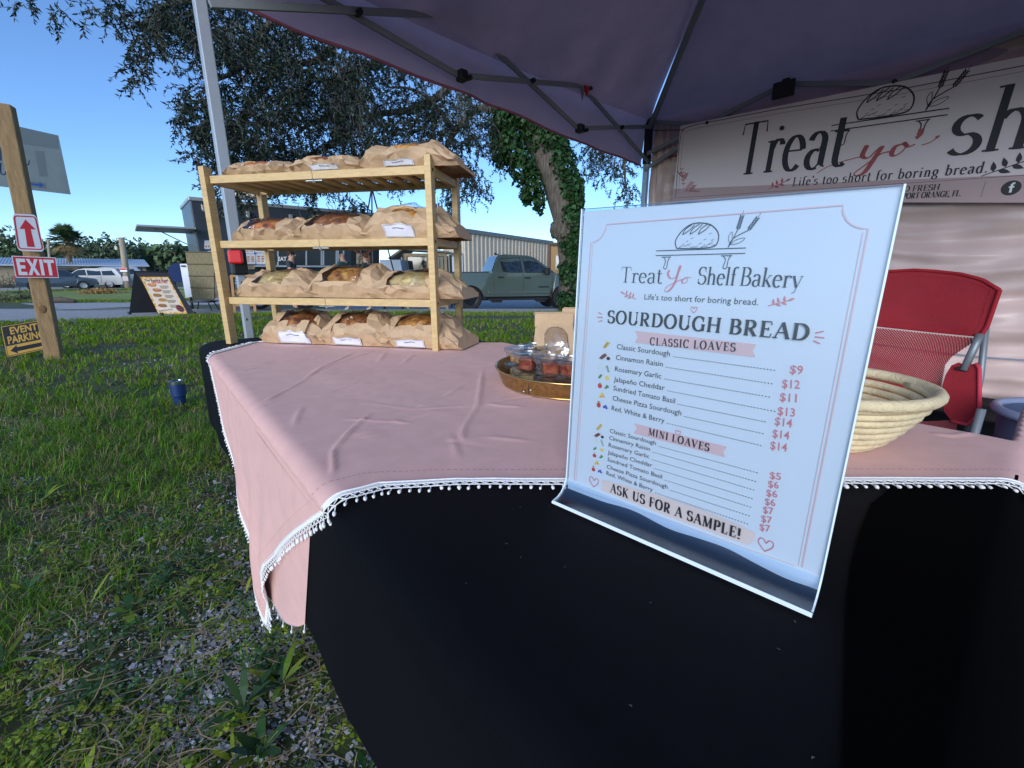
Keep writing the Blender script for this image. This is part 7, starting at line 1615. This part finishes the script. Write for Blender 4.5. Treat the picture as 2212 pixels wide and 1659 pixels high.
for _ in range(620):
    y = random.uniform(.5, 4.2); x = random.uniform(-1.15*y-.1, .1)
    if under_cover(x, y): continue
    p = Vector((x, y, gz(x, y))); k = random.random()
    if k < .62: weed_patch(p, random.uniform(.02, .07)*(1+.2*y), random.randint(4, 12), random.uniform(.010, .019)*(1+.1*y), 0 if random.random() < .6 else 1)
    elif k < .9:
        n_ = random.randint(4, 8)
        for q in range(n_): leaf(weeds, (x, y, p.z+.006), q*6.283/n_+random.uniform(-.4, .4), random.uniform(.1, .8), random.uniform(.025, .06)*(1+.12*y), random.uniform(.006, .013), 1 if random.random() < .7 else 0)
wo_ = weeds.build('weeds', [M_WEED, M_WEED2], None, False); stuff(wo_, 'low leafy weeds and clover spreading between the grass tufts', 'weeds')
c = 0
for _ in range(120000):
    y = random.uniform(.22, 1)**1.0*random.choice((1.2, 1.6, 2.4, 3.6, 5, 6)); x = random.uniform(-1.15*y-.2, .25)
    if under_cover(x, y) or abs(x) > 1.25*y+.3: continue
    m_ = nz((x*2.3, y*2.3, 9.1))+.6*nz((x*7, y*7, 4.4))
    if random.random() > max(.28, m_*1.7)*ss(2.6, 1.1, math.hypot(x, y))+(.22 if y > 1.4 and nz((x*.9, y*1.3, 6.1)) > .22 else 0): continue
    s_ = random.uniform(.0015, .0052)*(1 if random.random() < .93 else 2.0)*(1+.12*y); a = random.uniform(0, 6.28); n_ = random.randint(4, 6); tx, ty = random.uniform(-.7, .7), random.uniform(-.7, .7); z = gz(x, y)+.002+s_*.4
    ring = []
    for k in range(n_):
        t = a+k*6.283/n_; r_ = s_*random.uniform(.6, 1.15); dx, dy = r_*math.cos(t), r_*math.sin(t)*.75; ring.append((x+dx, y+dy, z+dx*tx+dy*ty))
    if c > 15000 and y < 1.5: continue
    shell.add(ring+[(q[0], q[1], q[2]-s_*.35) for q in ring], [tuple(range(n_))]+[(k, n_+k, n_+(k+1) % n_, (k+1) % n_) for k in range(n_)]); c += 1
    if c > 30000: break
so_ = shell.build('shell_gravel', M_SHELL); stuff(so_, 'pale broken shell chips scattered over the bare dark soil', 'gravel')
# ------------------------------------------------------------ live oak with ivy and moss
M_BARK = ramp_mat('oak bark', 7, [(.3, (.035, .028, .022)), (.55, (.11, .095, .075)), (.75, (.17, .15, .12))], .95, stretch=(3, 3, .6), bump=1., dist=.06, detail=8)
M_OAKL = mat('oak leaves', (.014, .030, .018), .55, island=.6, transl=.12, spec=.3)
M_IVY = mat('ivy leaves', (.020, .062, .016), .5, island=.7, transl=.2, spec=.25)
M_MOSS = mat('spanish moss', (.17, .19, .17), .9, island=.4)
OD = 11.6
def od(px, py, d=OD): return atd(px, py, d)
ob = gp(1236, 673); ob = Vector((ob.x, ob.y, gz(ob.x, ob.y)))
oak = thing('oak_tree', 'big live oak with ivy covered trunk and drooping lacy crown over the lot', 'tree', ob)
DB = FW.dot(ob-EYEV)
def os_(px, py, d=0.): return atd(px, py, DB+d)
b = MB(); b.tube([ob-ZV*.2, os_(1236, 640), os_(1234, 560), os_(1226, 490), os_(1204, 400), os_(1176, 330), os_(1140, 260), os_(1120, 170), os_(1100, 60), os_(1060, -80)], [.42, .36, .33, .36, .40, .38, .36, .34, .30, .22], 20)
tk = b.build('trunk', M_BARK, oak, True)
for v in tk.data.vertices: v.co += v.co.normalized()*.0+Vector((nz(v.co, 2.2), nz(v.co, 2.2, 5), 0))*.07
b = MB(); b.blob(os_(1203, 497)-Vector((.0, .1, 0)), (.2, .2, .26), 3, jit=.3); b.build('burl', M_BARK, oak, True)
rnd = random.Random(21)
LIMBS = [([(1120, 170, 0), (1020, 60, -.8), (880, -10, -1.8), (700, -40, -3), (520, -60, -4)], .24), ([(1135, 240, 0), (1050, 230, -.3), (985, 290, -.5), (940, 360, -.6), (930, 400, -.6)], .13), ([(1110, 120, 0), (1000, 170, -.6), (900, 240, -.8), (800, 250, -1.1), (700, 330, -1.4)], .15),
    ([(1060, 90, -.4), (900, 110, -1.2), (760, 160, -1.6), (720, 240, -1.8), (640, 300, -2.)], .15), ([(880, -10, -1.8), (770, 60, -2.), (690, 120, -2.2), (600, 160, -2.6), (520, 260, -3)], .13), ([(700, -40, -3), (600, 40, -3.2), (520, 120, -3.4), (450, 190, -3.6)], .11),
    ([(520, -60, -4), (420, 0, -4), (330, 40, -4.1), (270, 60, -4.2)], .07), ([(985, 290, -.5), (960, 250, -.8), (900, 200, -1), (840, 190, -1)], .08), ([(1100, 60, 0), (1250, 120, .4), (1340, 300, .6), (1350, 400, .5)], .12), ([(700, 330, -1.4), (620, 360, -1.6), (560, 420, -1.8)], .05)]
for pts, r0 in LIMBS:
    P_ = crom([tuple(os_(*q)) for q in pts], 6); P_ = [Vector(p)+Vector((nz(p, 1.1), nz(p, 1.1, 3), nz(p, 1.1, 7)))*.14 for p in P_]; n_ = len(P_)
    b = MB(); b.tube(P_, [r0*(1-.8*i/n_) for i in range(n_)], 8); b.build('limb', M_BARK, oak, True)
lv = MB(); tw = MB()
def oleaf(mb, p, d, L, wd):
    s_ = d.cross(Vector((rnd.uniform(-1, 1), rnd.uniform(-1, 1), rnd.uniform(-1, 1)))); s_ = s_.normalized()*wd/2 if s_.length > 1e-4 else Vector((wd/2, 0, 0))
    mb.add([p, p+d*L*.35+s_, p+d*L, p+d*L*.35-s_], [(0, 1, 2, 3)])
def sprig_(c, n_, L, spread, droop):
    d0 = Vector((rnd.gauss(0, 1), rnd.gauss(0, 1), rnd.gauss(0, .7)-droop)).normalized(); p = Vector(c); ln_ = spread*rnd.uniform(.6, 1.3); q = [p]
    for k in range(3): d0 = (d0+Vector((rnd.gauss(0, .35), rnd.gauss(0, .35), rnd.gauss(0, .3)-droop*.25))).normalized(); q.append(q[-1]+d0*ln_/3)
    tw.tube(q, [.008, .006, .005, .003], 3, False)
    for k in range(n_):
        t = (k+rnd.random())/n_*3; i = min(2, int(t)); pp = q[i].lerp(q[i+1], t-i); dd = (q[i+1]-q[i]).normalized()
        d = (dd*.5+Vector((rnd.gauss(0, .7), rnd.gauss(0, .7), rnd.gauss(0, .6)-.15))).normalized(); oleaf(lv, pp, d, L*rnd.uniform(.7, 1.25), L*rnd.uniform(.26, .4))
BL = [(430, 55, 130, 110, -3.6, 150, .6), (330, 50, 55, 60, -4.2, 22, .9), (300, 105, 30, 45, -4.2, 14, 1), (525, 190, 140, 130, -3.2, 200, .6), (440, 230, 70, 70, -3.6, 50, .8), (500, 300, 80, 70, -3., 70, .8), (600, 60, 130, 110, -3., 130, .5), (700, 110, 130, 120, -2.4, 150, .5),
    (640, 240, 140, 110, -2.4, 170, .6), (560, 340, 90, 60, -2.8, 100, .8), (760, 230, 150, 110, -1.9, 180, .6), (820, 130, 120, 90, -1.8, 110, .5), (720, 330, 130, 70, -1.8, 130, .8), (850, 290, 110, 80, -1.2, 120, .7), (930, 230, 90, 90, -1., 110, .6), (960, 330, 80, 70, -.7, 90, .9),
    (1000, 260, 70, 80, -.6, 80, .6), (1010, 390, 50, 50, -.6, 40, 1.2), (1060, 300, 60, 70, -.2, 50, .7), (640, 395, 100, 25, -1.9, 32, 1.1), (530, 425, 26, 36, -2.2, 16, 1.4), (760, 445, 30, 28, -1.4, 18, 1.3), (470, 390, 40, 60, -3., 26, 1.), (1330, 350, 60, 60, .6, 60, .8), (1290, 330, 40, 50, .6, 36, .8), (1355, 410, 22, 30, .5, 14, 1.2),
    (670, 460, 12, 40, -1.6, 8, 2), (980, 430, 25, 40, -.5, 14, 1.4), (200, 20, 22, 26, -4.4, 5, 1), (110, 20, 16, 26, -4.6, 4, 1.2), (50, 4, 30, 10, -4.6, 4, .6), (290, 165, 35, 18, -4., 7, .5), (430, 275, 35, 25, -3.4, 12, .8), (430, 325, 28, 22, -3.2, 9, .7), (250, 20, 40, 30, -4.3, 10, .8), (370, 20, 70, 50, -4., 50, .7), (860, 350, 120, 50, -1.1, 80, .9)]
for cx, cy, rx, ry, d, n_, dr in BL:
    for _ in range(int(n_*2.3)):
        a = rnd.uniform(0, 6.283); q = rnd.random()**.55; k = nz((cx*.1+q*3*math.cos(a), cy*.1+q*3*math.sin(a), .5))
        if q > .55 and k < -.12: continue
        sprig_(os_(cx+rx*q*math.cos(a), cy+ry*q*math.sin(a), d+rnd.gauss(0, .75)), rnd.randint(16, 26), .092, .42, dr)
lv.build('crown', M_OAKL, oak); tw.build('twigs', M_BARK, oak)
ms = MB()
def moss(cx, cy, d, n_, L):
    c0 = os_(cx, cy, d)
    for _ in range(n_):
        p = c0+Vector((rnd.gauss(0, .2), rnd.gauss(0, .2), rnd.gauss(0, .16))); q = [p]; l = L*rnd.uniform(.4, 1.1)
        for k in range(6): q.append(q[-1]+Vector((rnd.gauss(0, .045), rnd.gauss(0, .045), -l/6)))
        ms.tube(q, [.006, .008, .008, .007, .006, .005, .003], 3, False)
for c in ((745, 150, -2.2, 150, 1.), (775, 205, -2., 130, .9), (720, 230, -2.1, 110, .8), (760, 260, -2., 70, .8), (690, 320, -1.9, 14, 1.), (580, 230, -2.9, 36, 1.), (1000, 210, -.7, 60, 1.), (935, 120, -1.2, 60, .9), (870, 100, -1.3, 70, .8), (670, 425, -1.6, 12, .5), (480, 60, -3.4, 30, .8), (1050, 240, -.2, 50, .8), (620, 100, -2.9, 50, .8), (760, 330, -2., 3, 1.6), (510, 60, -3.3, 30, .8)): moss(*c)
ms.build('hanging_moss', M_MOSS, oak)
iv = MB()
def ileaf(mb, p, nrm_, L):
    nrm_ = (nrm_+Vector((rnd.gauss(0, .5), rnd.gauss(0, .5), rnd.gauss(0, .4)))).normalized(); dn_ = Vector((rnd.gauss(0, .5), rnd.gauss(0, .5), -1)); d = (dn_-nrm_*dn_.dot(nrm_)).normalized(); s_ = nrm_.cross(d)
    mb.add([p, p+s_*L*.5+d*L*.3+nrm_*L*.1, p+d*L, p-s_*L*.5+d*L*.3+nrm_*L*.1], [(0, 1, 2, 3)])
IV = [(1226, 650, .40, .16, 260), (1228, 590, .38, .18, 320), (1230, 530, .40, .2, 340), (1232, 470, .42, .24, 360), (1230, 410, .46, .28, 380), (1215, 360, .55, .3, 380), (1190, 300, .6, .35, 420), (1150, 260, .7, .35, 420), (1110, 240, .6, .32, 340), (1085, 270, .5, .3, 300), (1105, 320, .5, .3, 320), (1130, 360, .45, .28, 260), (1150, 400, .36, .24, 180), (1165, 430, .22, .2, 80), (1170, 290, .6, .34, 300), (1080, 320, .34, .3, 160), (1135, 420, .2, .14, 60), (1245, 440, .3, .22, 160), (1210, 320, .4, .3, 200)]
IV += [(1243, y_, .30, .13, 130) for y_ in range(395, 672, 17)]
for cx, cy, r_, dz, n_ in IV:
    c0 = os_(cx, cy, -.15)
    for _ in range(int(n_*2.1)):
        d = Vector((rnd.gauss(0, 1), rnd.gauss(0, 1), rnd.gauss(0, 1))).normalized(); p = c0+Vector((d.x*r_*.8, d.y*r_, d.z*dz*2.0))*rnd.uniform(.55, 1.05)
        if cy > 430 and p.x < c0.x-.26: continue
        ileaf(iv, p, d, rnd.uniform(.06, .16))
iv.build('ivy', M_IVY, oak)
# ------------------------------------------------------------ tree line, palm, shrubs
M_PINEL = mat('pine needles', (.060, .100, .052), .7, island=.5); M_PINEL2 = mat('broadleaf crowns', (.075, .125, .05), .7, island=.5); M_PTR = mat('pine trunk', (.16, .12, .09), .9)
def clump_tree(name, label, base, H_, crown, n_, sz, m_, trunk_r, flat=.7, group=None, cat='tree'):
    root = thing(name, label, cat, base, group); rr_ = random.Random(int(base.x*37+base.y)); b = MB()
    b.tube([base-ZV*.3, base+ZV*H_*.45+Vector((rr_.gauss(0, .2), 0, 0)), base+ZV*H_*.92], [trunk_r, trunk_r*.75, trunk_r*.3], 8); b.build('trunk', M_PTR, root, True)
    b = MB()
    for cx, cz, r_ in crown:
        c0 = base+Vector((cx*H_, rr_.gauss(0, .12)*H_, cz*H_))
        for _ in range(int(n_*r_*r_*60)):
            d = Vector((rr_.gauss(0, 1), rr_.gauss(0, 1), rr_.gauss(0, 1))).normalized(); p = c0+Vector((d.x, d.y, d.z*flat))*r_*H_*rr_.uniform(.4, 1.05); t = d.cross(Vector((rr_.gauss(0, 1), rr_.gauss(0, 1), rr_.gauss(0, 1)))).normalized(); s_ = d.cross(t); L = sz*rr_.uniform(.6, 1.3)
            b.add([p-t*L/2, p+s_*L*.4+d*L*.2, p+t*L/2, p-s_*L*.4+d*L*.2], [(0, 1, 2, 3)])
    b.build('crown', m_, root); return root
rr_ = random.Random(4)
TRE = []
for i, (px, top) in enumerate(((-60, 520), (-25, 505), (8, 500), (25, 495), (45, 512), (62, 498), (85, 507), (112, 522), (185, 528), (205, 520), (222, 530), (238, 524), (252, 512), (275, 520), (296, 530), (316, 521), (334, 533), (352, 538), (368, 529), (385, 534), (402, 532), (420, 528), (450, 525))):
    Y = rr_.uniform(72, 88); bs_ = groundY(px, Y); hgt = aty(px, top-14, Y).z-bs_.z
    tall = i % 3 != 1
    cr_l = [(0, .9, .09), (-.07, .8, .1), (.08, .76, .11), (0, .68, .13), (-.12, .6, .12), (.13, .55, .12), (0, .45, .14)] if tall else [(0, .82, .16), (-.14, .66, .18), (.15, .6, .18), (0, .5, .2), (-.15, .4, .18), (.16, .36, .18)]
    TRE.append(clump_tree('pine_tree' if tall else 'broadleaf_tree', 'tall dark pine in the far tree line behind the low building' if tall else 'rounder mid green tree in the far tree line behind the low building', bs_, hgt, cr_l, 26, .62, M_PINEL if tall else M_PINEL2, .22, .75, 'trees of the far tree line'))
b = MB()
for _ in range(9000):
    px = rr_.uniform(-150, 470); Y = rr_.uniform(76, 100); t = rr_.random()**1.2; top = 535+9*nz((px*.03, 0, 0)); p = groundY(px, Y); zt_ = aty(px, top, Y).z; p.z = p.z+(zt_-p.z)*t
    d = Vector((rr_.gauss(0, 1), -abs(rr_.gauss(0, 1)), rr_.gauss(0, 1))).normalized(); tq = d.orthogonal().normalized(); s_ = d.cross(tq); L = rr_.uniform(.6, 1.5); b.add([p-tq*L/2, p+s_*L*.4, p+tq*L/2, p-s_*L*.4], [(0, 1, 2, 3)])
stuff(b.build('undergrowth', M_PINEL2), 'dense dark undergrowth filling the far wood behind the low building', 'undergrowth')
b = MB()
for _ in range(6500):
    px = rr_.uniform(760, 1700); Y = rr_.uniform(95, 110); top = 566+6*nz((px*.05, 1, 0)); p = groundY(px, Y); zt_ = aty(px, top, Y).z; p.z = p.z+(zt_-p.z)*rr_.random()
    d = Vector((rr_.gauss(0, 1), -abs(rr_.gauss(0, 1)), rr_.gauss(0, 1))).normalized(); tq = d.orthogonal().normalized(); s_ = d.cross(tq); L = rr_.uniform(.6, 1.5); b.add([p-tq*L/2, p+s_*L*.4, p+tq*L/2, p-s_*L*.4], [(0, 1, 2, 3)])
stuff(b.build('far_thicket', M_PINEL2), 'far low thicket seen between trailer and metal building', 'thicket')
bt = groundY(770, 46.); clump_tree('bright_tree', 'bright green tree top showing above the right end of the food trailer', bt, aty(770, 449, 46.).z-bt.z, [(0, .86, .11), (-.1, .8, .12), (.1, .78, .12), (0, .68, .16), (-.16, .66, .12), (.17, .62, .12), (0, .5, .2)], 34, .42, mat('bright green leaves', (.07, .14, .03), .6, island=.5, transl=.2), .2, .8)  # bright green crown, tone varied leaf by leaf
# palm
pbv = groundY(151, 58.); palm = thing('palm_tree', 'cabbage palm with round green crown behind the low building', 'tree', pbv)
pc = aty(146, 520, 58.); b = MB(); b.tube([pbv, pbv.lerp(pc, .5), pc], [.33, .28, .26], 10); b.build('trunk', M_PTR, palm, True)
fr_, dd_ = MB(), MB(); rp_ = random.Random(8)
for k in range(120):
    el = rp_.uniform(-.95, 1.35); az = rp_.uniform(0, 6.283); d = Vector((math.cos(az)*math.cos(el), math.sin(az)*math.cos(el), math.sin(el))); L = rp_.uniform(1.3, 2.0); c0 = pc+d*L*.75; tgt = fr_ if el > -.45 else dd_
    tgt.beam(pc, c0, .04, .04); s_ = d.cross(ZV).normalized(); u_ = s_.cross(d)
    for j in range(13):
        a = R(-80+160*j/12); f = (d*math.cos(a)+s_*math.sin(a)).normalized(); tip = c0+f*rp_.uniform(.7, 1.0)-ZV*.25*rp_.random(); wv = f.cross(u_).normalized()*.06
        tgt.add([c0, c0+f*.4+wv, tip, c0+f*.4-wv], [(0, 1, 2, 3)])
fr_.build('fronds', mat('palm fronds', (.045, .085, .028), .5, island=.4), palm); dd_.build('dead_fronds', mat('dead fronds', (.26, .19, .08), .8, island=.4), palm)
# dry shrubs and brush heap by the road
def shrub(name, label, cat, px, py, w_, h_, n_, m1, m2):
    c = gp(px, py); root = thing(name, label, cat, c); rs = random.Random(int(px)); a_, b2 = MB(), MB()
    for _ in range(n_):
        d = Vector((rs.gauss(0, 1), rs.gauss(0, 1), abs(rs.gauss(0, .8)))).normalized(); L = rs.uniform(.5, 1); p0 = c+Vector((rs.gauss(0, .2)*w_, rs.gauss(0, .2)*w_, 0)); p1_ = p0+Vector((d.x*w_*.5, d.y*w_*.5, d.z*h_))*L
        a_.tube([p0, p0.lerp(p1_, .5)+Vector((rs.gauss(0, .05), 0, .03)), p1_], [.012, .008, .004], 3, False)
        for k in range(6):
            q = p0.lerp(p1_, rs.uniform(.4, 1)); t = Vector((rs.gauss(0, 1), rs.gauss(0, 1), rs.gauss(0, 1))).normalized(); s_ = t.orthogonal().normalized(); b2.add([q, q+t*.05+s_*.03, q+t*.12, q+t*.05-s_*.03], [(0, 1, 2, 3)])
    a_.build('stems', m1, root); b2.build('leaves', m2, root)
M_TWIG = mat('dry twigs', (.13, .10, .07), .9)
shrub('dry_shrub', 'scraggly half dry shrub at the road edge below the parked cars', 'shrub', 28, 651, 2.2, .75, 120, M_TWIG, mat('dull shrub leaves', (.10, .12, .05), .8, island=.4))
shrub('yellow_bush', 'taller dull bush at the left edge beside the dark SUV', 'shrub', 8, 622, 3., 1.9, 110, M_TWIG, mat('olive leaves', (.13, .14, .06), .8, island=.4))
shrub('brush_heap', 'small heap of dry brown brush near the utility pole', 'brush heap', 219, 634, 1.9, .55, 150, mat('brown brush', (.24, .13, .06), .9), mat('dead leaves', (.36, .21, .08), .9, island=.4))
lg_ = gp(90, 655); b = MB(); b.tube([lg_+Vector((.1, 0, .1)), lg_+Vector((.9, .1, .16)), lg_+Vector((1.7, -.1, .1))], [.12, .14, .08], 8); tag(b.build('fallen_log', M_BARK, None, True), 'short dark fallen log lying at the gravel edge', 'log')
